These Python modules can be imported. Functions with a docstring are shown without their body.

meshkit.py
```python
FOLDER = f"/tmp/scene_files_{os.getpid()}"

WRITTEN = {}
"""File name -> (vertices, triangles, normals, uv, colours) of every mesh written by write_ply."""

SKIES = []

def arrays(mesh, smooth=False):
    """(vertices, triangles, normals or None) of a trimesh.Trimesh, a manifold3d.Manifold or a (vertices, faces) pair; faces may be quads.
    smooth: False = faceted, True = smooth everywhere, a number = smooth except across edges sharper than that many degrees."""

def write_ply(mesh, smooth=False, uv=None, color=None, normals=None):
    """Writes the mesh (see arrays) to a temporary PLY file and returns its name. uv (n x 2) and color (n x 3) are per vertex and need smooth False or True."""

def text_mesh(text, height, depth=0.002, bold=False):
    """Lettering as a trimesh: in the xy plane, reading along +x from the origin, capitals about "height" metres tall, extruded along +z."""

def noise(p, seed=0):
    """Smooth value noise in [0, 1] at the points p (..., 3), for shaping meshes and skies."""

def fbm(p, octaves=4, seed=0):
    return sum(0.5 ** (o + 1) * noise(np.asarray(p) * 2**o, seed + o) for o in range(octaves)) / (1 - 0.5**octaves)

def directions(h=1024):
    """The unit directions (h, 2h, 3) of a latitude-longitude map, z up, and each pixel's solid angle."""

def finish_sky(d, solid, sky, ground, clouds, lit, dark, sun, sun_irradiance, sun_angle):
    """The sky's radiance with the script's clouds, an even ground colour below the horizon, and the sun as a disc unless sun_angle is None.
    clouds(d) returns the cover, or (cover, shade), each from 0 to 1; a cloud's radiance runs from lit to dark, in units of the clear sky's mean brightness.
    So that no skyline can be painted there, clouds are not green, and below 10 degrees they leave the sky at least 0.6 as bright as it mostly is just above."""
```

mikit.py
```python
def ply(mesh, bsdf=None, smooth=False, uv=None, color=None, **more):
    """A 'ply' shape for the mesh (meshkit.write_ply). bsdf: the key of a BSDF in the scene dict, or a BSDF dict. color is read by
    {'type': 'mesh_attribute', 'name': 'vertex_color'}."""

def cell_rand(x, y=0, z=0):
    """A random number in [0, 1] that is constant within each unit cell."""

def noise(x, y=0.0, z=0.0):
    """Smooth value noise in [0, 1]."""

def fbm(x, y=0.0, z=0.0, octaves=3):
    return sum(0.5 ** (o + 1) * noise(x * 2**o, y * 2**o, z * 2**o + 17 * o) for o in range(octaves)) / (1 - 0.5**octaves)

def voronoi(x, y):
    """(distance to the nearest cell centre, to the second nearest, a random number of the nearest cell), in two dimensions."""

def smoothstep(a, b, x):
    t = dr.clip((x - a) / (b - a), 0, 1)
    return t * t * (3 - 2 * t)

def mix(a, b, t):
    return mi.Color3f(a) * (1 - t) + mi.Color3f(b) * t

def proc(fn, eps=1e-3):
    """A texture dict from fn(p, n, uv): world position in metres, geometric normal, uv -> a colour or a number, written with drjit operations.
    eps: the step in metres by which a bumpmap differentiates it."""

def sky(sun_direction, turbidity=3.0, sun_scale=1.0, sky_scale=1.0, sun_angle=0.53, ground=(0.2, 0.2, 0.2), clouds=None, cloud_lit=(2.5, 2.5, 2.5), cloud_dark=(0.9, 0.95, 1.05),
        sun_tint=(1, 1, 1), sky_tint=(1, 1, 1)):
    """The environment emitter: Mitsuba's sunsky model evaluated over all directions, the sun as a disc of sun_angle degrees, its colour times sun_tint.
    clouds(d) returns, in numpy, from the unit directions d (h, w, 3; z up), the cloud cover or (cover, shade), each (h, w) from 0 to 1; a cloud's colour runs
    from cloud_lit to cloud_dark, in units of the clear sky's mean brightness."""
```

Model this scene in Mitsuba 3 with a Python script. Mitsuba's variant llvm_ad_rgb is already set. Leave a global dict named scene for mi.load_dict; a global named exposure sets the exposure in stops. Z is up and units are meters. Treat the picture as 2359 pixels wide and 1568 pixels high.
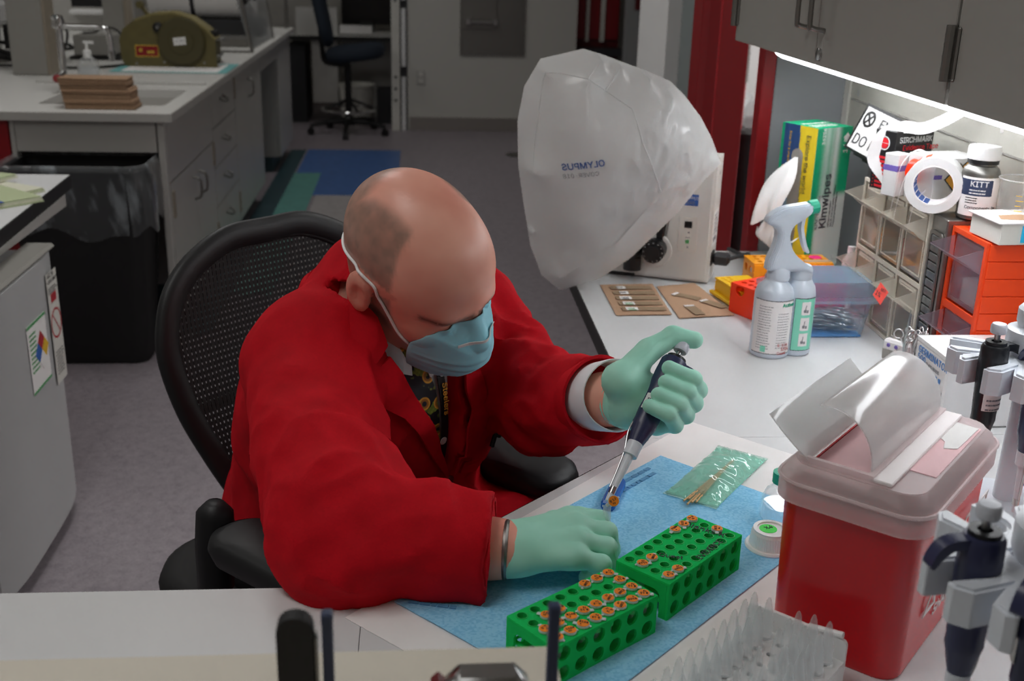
import math
import numpy as np
import trimesh
import shapely
import shapely.geometry as sg
import drjit as dr
import mitsuba as mi
import manifold3d as m3
import mikit
import meshkit
from mikit import proc, noise, fbm, smoothstep, mix

TF = mi.ScalarTransform4f
scene, labels = {}, {}
rng = np.random.default_rng(7)

# ---------------------------------------------------------------- camera, lamps, exposure
exposure = 0.0
CEILING_LAMP = 7.0
STRIP_LAMP = 11.0
SIDE_ROOM_LAMP = 22.0
CAM = np.array([0.0, 0.0, 1.43])
scene['camera'] = {'type': 'thinlens', 'to_world': TF().look_at(origin=CAM.tolist(), target=(CAM + [0.08416, 0.93869, -0.33434]).tolist(), up=[0.00259, 0.33532, 0.94210]),
                   'fov': 49.277, 'fov_axis': 'x', 'near_clip': 0.02, 'far_clip': 60.0, 'aperture_radius': 0.0027, 'focus_distance': 1.42}


# ---------------------------------------------------------------- helpers
def lin(h):
    h = h.lstrip('#')
    return [((int(h[i:i + 2], 16) / 255 + 0.055) / 1.055) ** 2.4 if int(h[i:i + 2], 16) > 10 else int(h[i:i + 2], 16) / 255 / 12.92 for i in (0, 2, 4)]


def rgb(c):
    return {'type': 'rgb', 'value': [float(x) for x in c]}


def mat(name, c, rough=0.5, spec=0.5, metal=0.0, bump=None, **kw):
    """A twosided principled BSDF, defined once. c: hex string, list or texture dict."""
    c = rgb(lin(c)) if isinstance(c, str) else c if isinstance(c, dict) else rgb(c)
    b = {'type': 'principled', 'base_color': c, 'roughness': rough, 'specular': spec, 'metallic': metal, **kw}
    if bump:
        b = {'type': 'bumpmap', 'arbitrary': bump[0], 'scale': bump[1], 'bsdf': b}
    scene['mat_' + name] = {'type': 'twosided', 'bsdf': b}


def mat_clear(name, w, c, rough=0.3, haze=0.0):
    """Clear or milky sheet plastic: clear sheet blended with a tinted thin sheet that scatters light through."""
    c = lin(c) if isinstance(c, str) else c
    scene['mat_' + name] = {'type': 'blendbsdf', 'weight': w, 'a': {'type': 'principledthin', 'base_color': rgb([1, 1, 1]), 'roughness': haze, 'spec_trans': 1.0, 'eta': 1.4} if haze else {'type': 'thindielectric', 'int_ior': 1.4},
                            'b': {'type': 'principledthin', 'base_color': rgb(c), 'roughness': rough, 'diff_trans': 0.9, 'spec_trans': 0.0, 'eta': 1.4}}


_used = set()


def fresh(key):
    if key not in _used:
        _used.add(key)
        return key
    i = 1
    while f'{key}_{i:03d}' in _used:
        i += 1
    key = f'{key}_{i:03d}'
    _used.add(key)
    return key


def tag(key, label=None, cat=None, group=None, kind=None):
    d = labels.setdefault(key, {})
    for k, v in (('label', label), ('category', cat), ('group', group), ('kind', kind)):
        if v:
            d[k] = v
    return key


def thing(name, label, cat, group=None):
    return tag(fresh(name), label, cat, group)


def shape(mesh, m, smooth=35, **kw):
    return mikit.ply(mesh, 'mat_' + m if isinstance(m, str) else m, smooth, **kw)


def part(parent, name, mesh, m, smooth=35, label=None, kind=None, at=None, **kw):
    """One entry of the scene: a part of parent, or a sub-part of a part. mesh may be a shape dict already made."""
    key = fresh(parent + '__' + name)
    d = dict(mesh) if isinstance(mesh, dict) else shape(mesh, m, smooth, **kw)
    if at is not None:
        d['to_world'] = TF(np.asarray(at, float))
    scene[key] = d
    if label or kind:
        tag(key, label, kind=kind)
    return key


def one(name, mesh, m, label, cat, group=None, smooth=35, at=None, **kw):
    """A thing that is one mesh."""
    key = thing(name, label, cat, group)
    d = dict(mesh) if isinstance(mesh, dict) else shape(mesh, m, smooth, **kw)
    if at is not None:
        d['to_world'] = TF(np.asarray(at, float))
    scene[key] = d
    return key


def setting(name, mesh, m, label, smooth=35, **kw):
    key = fresh(name)
    scene[key] = shape(mesh, m, smooth, **kw)
    return tag(key, label, kind='structure')


def cat(ms):
    return trimesh.util.concatenate(list(ms))


def hull(p):
    return trimesh.convex.convex_hull(np.asarray(p, float))


def bx(x0, x1, y0, y1, z0, z1, ch=0.002):
    """A box by its extents, its edges chamfered by ch."""
    lo, hi = np.minimum([x0, y0, z0], [x1, y1, z1]), np.maximum([x0, y0, z0], [x1, y1, z1])
    ch = min(ch, 0.45 * (hi - lo).min())
    p = []
    for s in np.ndindex(2, 2, 2):
        c = np.where(s, hi, lo)
        d = np.where(s, -1.0, 1.0)
        for a in range(3):
            e = np.full(3, ch)
            e[a] = 0
            p.append(c + d * e)
    return hull(p)


def cb(sx, sy, sz, c=(0, 0, 0), ch=0.002):
    return bx(c[0] - sx / 2, c[0] + sx / 2, c[1] - sy / 2, c[1] + sy / 2, c[2] - sz / 2, c[2] + sz / 2, ch)


def unit(v):
    v = np.asarray(v, float)
    return v / np.linalg.norm(v)


def frame(o, x, y):
    """4x4: x axis along x, y axis nearly along y, origin o."""
    x = unit(x)
    z = unit(np.cross(x, y))
    m = np.eye(4)
    m[:3, 0], m[:3, 1], m[:3, 2], m[:3, 3] = x, np.cross(z, x), z, o
    return m


def place(x, y, z, rz=0.0, s=1.0):
    a = math.radians(rz)
    m = np.eye(4)
    m[:2, :2] = [[math.cos(a), -math.sin(a)], [math.sin(a), math.cos(a)]]
    m[:3, :3] *= s
    m[:3, 3] = x, y, z
    return m


def mv(mesh, m):
    mesh = mesh.copy()
    mesh.apply_transform(np.asarray(m, float))
    return mesh


def curve(pts, n=24):
    """Catmull-Rom through the points."""
    p = np.asarray(pts, float)
    p = np.vstack([2 * p[0] - p[1], p, 2 * p[-1] - p[-2]])
    out = []
    for i in range(1, len(p) - 2):
        t = np.linspace(0, 1, n, endpoint=False)[:, None]
        a, b, c, d = p[i - 1:i + 3]
        out.append(0.5 * (2 * b + (c - a) * t + (2 * a - 5 * b + 4 * c - d) * t ** 2 + (3 * b - a - 3 * c + d) * t ** 3))
    return np.vstack(out + [p[-2:-1]])


def sweep(pts, prof, closed=False, scale=None, up=None):
    """Sweeps the closed 2-D profile along the points."""
    p, prof = np.asarray(pts, float), np.asarray(prof, float)
    n, k = len(p), len(prof)
    t = np.roll(p, -1, 0) - np.roll(p, 1, 0) if closed else np.gradient(p, axis=0)
    t /= np.maximum(np.linalg.norm(t, axis=1, keepdims=True), 1e-9)
    u = np.asarray(up, float) if up is not None else np.array([0, 0, 1.0]) if abs(t[0, 2]) < 0.9 else np.array([1.0, 0, 0])
    v = []
    for i in range(n):
        a = np.cross(t[i], u)
        a /= max(np.linalg.norm(a), 1e-9)
        b = np.cross(a, t[i])
        if up is None:
            u = b
        s = 1.0 if scale is None else scale[i]
        v.append(p[i] + s * (prof[:, :1] * a + prof[:, 1:] * b))
    v = np.vstack(v)
    f = []
    j = np.arange(k)
    for i in range(n if closed else n - 1):
        a, b = i * k, ((i + 1) % n) * k
        q = np.stack([a + j, b + j, b + (j + 1) % k, a + (j + 1) % k], 1)
        f += [q[:, [0, 2, 1]], q[:, [0, 3, 2]]]
    if not closed:
        for base, flip in ((0, 1), ((n - 1) * k, 0)):
            c = len(v)
            v = np.vstack([v, v[base:base + k].mean(0)])
            q = np.stack([base + j, base + (j + 1) % k, np.full(k, c)], 1)
            f.append(q[:, ::-1] if flip else q)
    return outward(trimesh.Trimesh(v, np.vstack(f), process=False))


def ring(r, n=10, ry=None):
    a = np.arange(n) * 2 * np.pi / n
    return np.stack([r * np.cos(a), (ry or r) * np.sin(a)], 1)


def outward(m):
    if m.volume < 0:
        m.invert()
    return m


def tube(pts, r, n=10, closed=False):
    if np.ndim(r):
        return sweep(pts, ring(1.0, n), closed, scale=r)
    return sweep(pts, ring(r, n), closed)


def lathe(prof, n=32, loc=(0, 0, 0)):
    m = trimesh.creation.revolve(np.asarray(prof, float), sections=n)
    m.apply_translation(loc)
    return m


def ext(poly, h, z=0.0):
    """Extrudes a polygon (points or shapely) along +z."""
    g = poly if hasattr(poly, 'geom_type') else sg.Polygon(poly)
    ms = [trimesh.creation.extrude_polygon(q, h, engine='earcut') for q in getattr(g, 'geoms', [g])]
    m = cat(ms)
    m.apply_translation([0, 0, z])
    return m


def rrect(w, h, r, n=6):
    return sg.box(-w / 2 + r, -h / 2 + r, w / 2 - r, h / 2 - r).buffer(r, quad_segs=n)


def loft(rings, cap=True):
    """Joins rings of equal point count, (k, n, 3)."""
    r = np.asarray(rings, float)
    k, n = r.shape[:2]
    v, f, j = r.reshape(-1, 3), [], np.arange(n)
    for i in range(k - 1):
        a, b = i * n, (i + 1) * n
        q = np.stack([a + j, a + (j + 1) % n, b + (j + 1) % n, b + j], 1)
        f += [q[:, [0, 1, 2]], q[:, [0, 2, 3]]]
    if cap:
        for base, flip in ((0, 1), ((k - 1) * n, 0)):
            c = len(v)
            v = np.vstack([v, v[base:base + n].mean(0)])
            q = np.stack([base + j, base + (j + 1) % n, np.full(n, c)], 1)
            f.append(q[:, ::-1] if flip else q)
    m = trimesh.Trimesh(v, np.vstack(f), process=False)
    return m


def rrpts(w, h, r, n=6):
    return np.asarray(rrect(w, h, r, n).exterior.coords)[:-1]


def sheet(g, thick=0.0):
    """A surface from a grid of points (a, b, 3); thick > 0 closes it into a slab along its normals."""
    g = np.asarray(g, float)
    a, b = g.shape[:2]
    i, j = np.meshgrid(np.arange(a - 1), np.arange(b - 1), indexing='ij')
    q = (i * b + j).ravel()
    f = np.vstack([np.stack([q, q + b, q + b + 1], 1), np.stack([q, q + b + 1, q + 1], 1)])
    v = g.reshape(-1, 3)
    if not thick:
        return trimesh.Trimesh(v, f, process=False)
    n = trimesh.Trimesh(v, f, process=False).vertex_normals
    e = np.concatenate([np.arange(b), np.arange(1, a) * b + b - 1, (a - 1) * b + np.arange(b - 2, -1, -1), np.arange(a - 2, 0, -1) * b])
    e2 = np.roll(e, -1)
    N = len(v)
    m = trimesh.Trimesh(np.vstack([v + n * thick / 2, v - n * thick / 2]), np.vstack([f, f[:, ::-1] + N, np.stack([e, e2 + N, e + N], 1), np.stack([e, e2, e2 + N], 1)]), process=False)
    return outward(m)


def txt(s, h, m4=None, depth=0.0004, bold=False, center=False):
    m = meshkit.text_mesh(s, h, depth, bold)
    if center:
        m.apply_translation([-m.bounds[:, 0].mean(), -m.bounds[:, 1].mean(), 0])
    return mv(m, m4) if m4 is not None else m


def lines(n, w, h, gap, m4, seed=0, fill=0.85):
    """Rows of small bars as too-small-to-read print."""
    r, ms = np.random.default_rng(seed), []
    for k in range(n):
        x = 0.0
        while x < w * fill:
            l = min(w * r.uniform(0.06, 0.2), w - x)
            ms.append(cb(l, h, 0.0003, (x + l / 2, -k * gap, 0), 0))
            x += l + w * 0.025
    return mv(cat(ms), m4)


# ---------------------------------------------------------------- materials of the room
mat('floor', proc(lambda p, n, uv: mix(lin('978f95'), lin('827a81'), fbm(p.x * 55, p.y * 55, 0, 4)) * (.90 + .2 * noise(p.x * 240, p.y * 240))), .42)
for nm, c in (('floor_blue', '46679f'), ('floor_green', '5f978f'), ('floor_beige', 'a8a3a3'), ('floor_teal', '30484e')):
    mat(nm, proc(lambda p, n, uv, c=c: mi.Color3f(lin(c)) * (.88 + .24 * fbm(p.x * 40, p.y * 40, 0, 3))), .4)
mat('wall', 'c9c7c1', .75)
mat('wall_white', 'dedede', .7)
mat('wall_grey', '9a9c9d', .7)
mat('ceiling', 'dcdad2', .9)
mat('baseboard', '8d8682', .5)
mat('red_paint', '8a1018', .4)
mat('red_dark', '5e0d14', .45)
mat('partition', '8f9296', .5)
mat('laminate', 'b4b2ae', .34)
mat('laminate_edge', '8f8577', .5)
mat('worktop', 'c6c5c2', .4)
mat('desk_top', 'cfd0d1', .42)
mat('cab_grey', '8f8d88', .45)
mat('beige_panel', 'b9b7ae', .5)
mat('white', 'e6e6e6', .4)
mat('offwhite', 'd8d6cf', .45)
mat('black', '0c0c0d', .45)
mat('black_soft', '141415', .65)
mat('black_gloss', '0a0a0b', .2)
mat('dark', '26272a', .5)
mat('steel', 'b8b8b8', .22, metal=1.0)
mat('chrome', 'dcdcdc', .08, metal=1.0)
mat('brushed', '8c8a86', .4, metal=1.0)
mat('paper', 'e9e7e6', .8)
mat('kraft', 'b08e72', .8)
mat('kraft_dark', '8f7055', .85)
mat('glass_dim', '6f7a7a', .12)
mat('navy_fabric', '232c38', .85)
mat_clear('clear', .12, 'f2f6f8')
mat_clear('frosted', .55, 'e9ecee')

# ---------------------------------------------------------------- the room
setting('floor', bx(-4.2, 3.6, -1.6, 10.6, -.1, 0, 0), 'floor', 'grey vinyl floor with blue, green and beige inlays', smooth=False)
for nm, m, poly in (('blue_inlay', 'floor_blue', [(-.78, 6.58), (-.12, 6.58), (-.12, 8.12), (-.78, 8.12)]),
                    ('green_inlay', 'floor_green', [(-.79, 4.6), (-.62, 4.6), (-.62, 7.25), (-.79, 7.25)]),
                    ('teal_inlay', 'floor_teal', [(-.90, 4.1), (-.79, 4.1), (-.79, 8.1), (-.90, 8.1)]),  # dark teal floor band, with the toe-kick recess shadow put into its colour
                    ('beige_inlay', 'floor_beige', [(-.60, 4.4), (-.12, 4.4), (-.12, 6.58), (-.60, 6.58)])):
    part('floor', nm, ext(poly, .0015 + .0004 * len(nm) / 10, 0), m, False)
setting('ceiling', bx(-4.2, 3.6, -1.6, 10.6, 2.75, 2.85, 0), 'ceiling', 'pale ceiling', smooth=False)
setting('wall_left', bx(-4.3, -4.2, -1.6, 10.6, 0, 2.75, 0), 'wall', 'plain wall', smooth=False)
setting('wall_front', bx(-4.2, 3.6, -1.7, -1.6, 0, 2.75, 0), 'wall', 'plain wall', smooth=False)
setting('wall_far', bx(-4.2, 3.6, 10.6, 10.7, 0, 2.75, 0), 'wall', 'plain wall at the far end', smooth=False)
setting('wall_east', bx(3.6, 3.7, -1.6, 10.6, 0, 2.75, 0), 'wall_white', 'plain wall', smooth=False)
setting('wall_back', bx(-.08, 1.26, 9.07, 9.2, 0, 2.75, 0), 'wall', 'beige wall at the end of the aisle', smooth=False)
setting('baseboard_back', bx(-.06, 1.26, 9.055, 9.07, 0, .105), 'baseboard', 'grey rubber baseboard below the beige wall')
setting('wall_right', bx(1.0, 1.1, -1.6, 2.55, 0, 2.75, 0), 'beige_panel', 'beige wall behind the desk', smooth=False)
setting('wall_side', bx(.80, .92, 3.66, 4.13, 0, 2.75, 0), 'wall_white', 'white wall beside the glass panel', smooth=False)
setting('wall_side', bx(.92, 3.6, 4.05, 4.13, 0, 2.75, 0), 'wall_white', 'white wall of the side room', smooth=False)
setting('wall_grey', bx(1.64, 2.6, 9.0, 9.1, 0, 2.75, 0), 'wall_grey', 'grey wall past the corner', smooth=False)
setting('trim_1', bx(.785, .815, 2.545, 2.59, 0, 2.2), 'red_paint', 'red door jamb beside the grey partition')
setting('trim_2', bx(.79, .93, 3.17, 3.275, 0, 2.3), 'red_paint', 'red door frame beside the glass panel')
setting('trim_3', bx(.79, .93, 2.545, 3.275, 2.2, 2.3), 'red_paint', 'red door head')
setting('wall_side', bx(.80, .92, 2.545, 3.66, 2.3, 2.75, 0), 'wall_white', 'white wall over the door', smooth=False)
setting('window_1', bx(.845, .855, 3.285, 3.66, .1, 2.3), 'glass_dim', 'grey glass panel beside the red door')
part('window_1', 'frame', bx(.795, .90, 3.275, 3.287, 0, 2.3), 'offwhite')
# the red door stands open into the side room
setting('door_1', bx(-.02, .02, 0, .58, .01, 2.18), 'red_paint', 'red door standing open')
D1 = frame((.822, 3.165, 0), (.908, -.419, 0), (.419, .908, 0))
scene['door_1']['to_world'] = TF(D1)
part('door_1', 'latch_plate', bx(-.024, .024, .545, .584, 1.02, 1.19), 'brushed', at=D1, label='metal latch plate')
part('door_1', 'latch_recess', bx(-.026, -.02, .556, .578, 1.06, 1.15), 'black', at=D1)

# grey partition at the end of the desk
setting('wall_partition', bx(.8155, 1.0, 2.547, 2.577, 0, 2.0), 'partition', 'grey partition at the end of the desk')


def troffer(x, y, e, where):
    k = thing('ceiling_light', f'recessed fluorescent ceiling light {where}', 'lamp', 'ceiling lights')
    part(k, 'frame', ext(sg.box(-.33, -.63, .33, .63).difference(sg.box(-.3, -.6, .3, .6)), .02), 'white', at=place(x, y, 2.73))
    part(k, 'diffuser', {**shape(trimesh.Trimesh([[-.3, -.6, 0], [-.3, .6, 0], [.3, .6, 0], [.3, -.6, 0]], [[0, 1, 2], [0, 2, 3]]), 'white', False), 'emitter': {'type': 'area', 'radiance': rgb([e, e * .99, e * .965])}}, None, at=place(x, y, 2.74))


for x, y, e, where in ((-.75, .7, .85, 'over the corner desk'), (-.75, 3.6, .8, 'over the aisle beside the island sink'), (-.3, 7.0, .55, 'over the blue floor inlay'), (-2.8, 2.0, .35, 'over the small fridge'), (-2.8, 6.5, .6, 'over the far half of the island')):
    troffer(x, y, e * CEILING_LAMP, where)
troffer(2.0, 3.3, SIDE_ROOM_LAMP, 'in the side room behind the red door')

# wiring box, socket and recessed panel on the beige wall
k = thing('wall_recess', 'recessed metal panel with a grab bar set in the beige wall', 'panel')
part(k, 'frame', ext(sg.box(.335, .60, .845, 1.60).difference(sg.box(.355, .625, .825, 1.58)), .03), 'brushed', at=frame((0, 9.075, 0), (1, 0, 0), (0, 0, 1)))
part(k, 'back_panel', bx(.35, .83, 9.062, 9.069, .61, 1.6, 0), 'brushed', False)
part(k, 'door', bx(.355, .62, 9.03, 9.062, .80, 1.6), 'brushed')
b = part(k, 'bar', tube([(.40, 8.985, .855), (.60, 8.985, .855)], .016), 'chrome', label='bright bar')
for x in (.395, .605):
    part(k, 'bracket', bx(x - .022, x + .022, 8.965, 9.04, .83, .88, .006), 'steel')
k = thing('power_outlet', 'ivory power outlet low on the beige wall', 'outlet')
part(k, 'cover_plate', bx(-.005, .065, 9.06, 9.07, .36, .47, .003), 'laminate')
for z in (.39, .44):
    part(k, 'socket', bx(.012, .048, 9.055, 9.062, z - .017, z + .017, .006), 'offwhite')
one('floor_drain', lathe([(0, .004), (.10, .004), (.11, 0)], 24, (.74, 8.0, .001)), 'brushed', 'round metal drain cover in the floor near the microscope cover', 'drain')

# tall posts by the far desk
k = thing('shelf_post', 'white slotted post at the corner of the far desk', 'post')
part(k, 'column', bx(-.20, -.135, 9.02, 9.10, 0, 2.7), 'offwhite')
for z in (.24, .33, .42, 1.0):
    part(k, 'slot', bx(-.178, -.158, 9.016, 9.022, z - .01, z + .01, .001), 'black')
k = thing('wall_rail', 'narrow white rail with dark gaps beside the far post', 'rail')
part(k, 'backing', bx(-.132, -.075, 9.06, 9.07, 0, 2.7), 'dark')
for z0, z1 in ((0, .42), (.5, .94), (1.0, 2.7)):
    part(k, 'strip', bx(-.122, -.088, 9.03, 9.06, z0, z1), 'white')

# red lockers past the corner
k = thing('locker_bank', 'dark red lockers with white uprights behind the microscope cover', 'locker')
part(k, 'body', bx(1.27, 1.64, 9.32, 9.7, 0, 2.2), 'red_dark')
for x0, x1 in ((1.27, 1.355), (1.39, 1.475), (1.52, 1.63)):
    part(k, 'door', bx(x0, x1, 9.29, 9.32, .72, 2.15), 'red_paint')
for x0, x1 in ((1.36, 1.388), (1.48, 1.515)):
    part(k, 'upright', bx(x0, x1, 9.27, 9.32, .70, 2.15), 'offwhite')
one('dark_counter', bx(1.27, 1.64, 9.1, 9.265, .60, .66), 'dark', 'dark low counter in front of the red lockers', 'counter')
one('wall_notice', bx(1.70, 1.80, 8.985, 9.0, .97, 1.3), 'red_dark', 'dark red notice on the grey wall past the corner', 'notice')

# black bin in the side room
k = thing('waste_bin', 'tall black waste bin seen through the open red doorway', 'bin')
part(k, 'body', loft([[(*(p * s), z) for p in rrpts(.30, .36, .05)] for z, s in ((0, .85), (.84, 1), (.86, 1.04), (.87, 1.0))]), 'black_soft', at=place(1.20, 3.80, 0))
gth = np.linspace(0, 2 * np.pi, 40)
gr = np.stack([[(np.cos(a) * (.13 + .03 * np.sin(5 * a + i) - .02 * i), np.sin(a) * .14, .865 + .028 * i + .015 * np.sin(7 * a + 2 * i)) for a in gth] for i in range(4)])
part(k, 'liner', sheet(gr), 'frosted', True, at=place(1.20, 3.80, 0))

# ---------------------------------------------------------------- island bench at the left
WT = .855
islx0, islx1 = -2.6, -.84
top = ext(sg.box(islx0, 3.93, islx1, 8.0).difference(sg.Polygon([(-1.32, 4.14), (-.92, 4.14), (-.92, 4.54), (-1.32, 4.54)]).buffer(.02)).difference(sg.Point(-1.336, 4.40).buffer(.001)), .03, WT - .03)
k = thing('island_worktop', 'long pale worktop of the island bench with a sink cut into it', 'worktop')
part(k, 'slab', top, 'worktop', False)
part(k, 'edge_strip', cat([bx(islx1, islx1 + .004, 3.926, 8.004, WT - .03, WT - .001, .001), bx(islx0, islx1 + .004, 3.926, 3.93, WT - .03, WT - .001, .001)]), 'laminate')
basin = cat([bx(-1.345, -.895, 4.12, 4.125, WT - .09, WT - .03, 0), bx(-1.345, -.895, 4.56, 4.565, WT - .09, WT - .03, 0), bx(-1.35, -1.345, 4.12, 4.565, WT - .09, WT - .03, 0), bx(-.9, -.895, 4.12, 4.565, WT - .09, WT - .03, 0), bx(-1.35, -.895, 4.12, 4.565, WT - .095, WT - .09, 0)])
k = thing('sink', 'pale rectangular sink sunk into the island worktop behind the paper towels', 'sink')
part(k, 'basin', basin, 'laminate', False)
one('backboard_strip', bx(-1.53, -.86, 4.72, 4.745, WT, WT + .012), 'worktop', 'low raised strip across the island worktop behind the sink', 'strip')

XF = -.87


def face_panel(p, name, y0, y1, z0, z1, m='laminate'):
    return part(p, name, bx(XF - .018, XF, y0 + .003, y1 - .003, z0 + .003, z1 - .003, .0015), m)


def pull(p, y, z, w=.08, vertical=False, m='brushed'):
    if vertical:
        pts = curve([(XF, y, z - w), (XF + .025, y, z - w + .012), (XF + .03, y, z), (XF + .025, y, z + w - .012), (XF, y, z + w)], 6)
    else:
        pts = curve([(XF, y - w, z), (XF + .022, y - w + .012, z - .012), (XF + .028, y, z - .016), (XF + .022, y + w - .012, z - .012), (XF, y + w, z)], 6)
    return part(p, 'handle', tube(pts, .005, 8), m, label='wire handle')


def hinge(p, y, z):
    return part(p, 'hinge', bx(XF - .004, XF + .006, y - .012, y + .012, z - .05, z + .05, .003), 'laminate_edge', label='brown hinge')


k = thing('base_cabinet', 'pale base cabinet with double doors under the sink end of the island', 'cabinet')
part(k, 'body', bx(-2.5, XF - .02, 4.42, 4.875, .10, .66), 'laminate')
face_panel(k, 'false_front', 3.99, 4.875, .60, WT - .035)
d = face_panel(k, 'door', 3.99, 4.46, .10, .60)
pull(d, 4.40, .50, .045, True)
d = face_panel(k, 'door', 4.46, 4.875, .10, .60)
pull(d, 4.52, .50, .045, True)
for y, z in ((4.02, .52), (4.865, .55), (4.865, .20)):
    hinge(k, y, z)
k = thing('base_cabinet', 'pale base cabinet with four drawers in the middle of the island', 'cabinet')
part(k, 'body', bx(-2.5, XF - .02, 4.88, 5.495, .10, WT - .03), 'laminate')
zs = (.10, .31, .48, .65, WT - .035)
for i in range(4):
    d = face_panel(k, 'drawer', 4.88, 5.495, zs[i], zs[i + 1])
    pull(d, 5.14, zs[i + 1] - .065, .05)
for z in (.75, .20):
    hinge(k, 5.50, z)
k = thing('base_cabinet', 'pale base cabinet with one door next to the dark knee space', 'cabinet')
part(k, 'body', bx(-2.5, XF - .02, 5.50, 6.45, .10, WT - .03), 'laminate')
d = face_panel(k, 'door', 5.505, 6.02, .10, WT - .035)
pull(d, 5.95, .70, .045, True)
face_panel(k, 'door', 6.02, 6.45, .10, WT - .035)
k = thing('knee_space', 'dark open knee space under the island worktop', 'knee space')
part(k, 'back_panel', bx(-1.35, -1.33, 6.46, 7.24, .0, WT - .03), 'dark')
part(k, 'apron', bx(XF - .018, XF, 6.455, 7.245, WT - .13, WT - .035), 'laminate')
k = thing('base_cabinet', 'narrow pale end cabinet at the far end of the island', 'cabinet')
part(k, 'body', bx(-2.5, XF - .02, 7.26, 7.97, .10, WT - .03), 'laminate')
face_panel(k, 'door', 7.26, 7.97, .10, WT - .035)
k = thing('toe_kick', 'dark base strip recessed under the island cabinets', 'plinth')
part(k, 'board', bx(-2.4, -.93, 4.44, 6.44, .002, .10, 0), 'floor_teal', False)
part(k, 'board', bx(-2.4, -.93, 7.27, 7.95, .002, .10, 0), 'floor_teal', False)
k = thing('island_end_apron', 'pale apron and corner post closing the near end of the island', 'panel')
part(k, 'apron', bx(-1.37, -.90, 3.955, 3.975, .715, WT - .031), 'laminate')
part(k, 'corner_post', bx(-.895, XF, 3.955, 3.985, 0.0, WT - .031, .003), 'laminate')
part(k, 'end_post', bx(-1.385, -1.37, 3.95, 4.0, 0.0, WT - .031), 'laminate')
one('red_cabinet', bx(-2.4, -1.39, 3.95, 4.4, .02, WT - .032), 'red_paint', 'red cabinet front at the left edge under the island worktop', 'cabinet')

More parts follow.
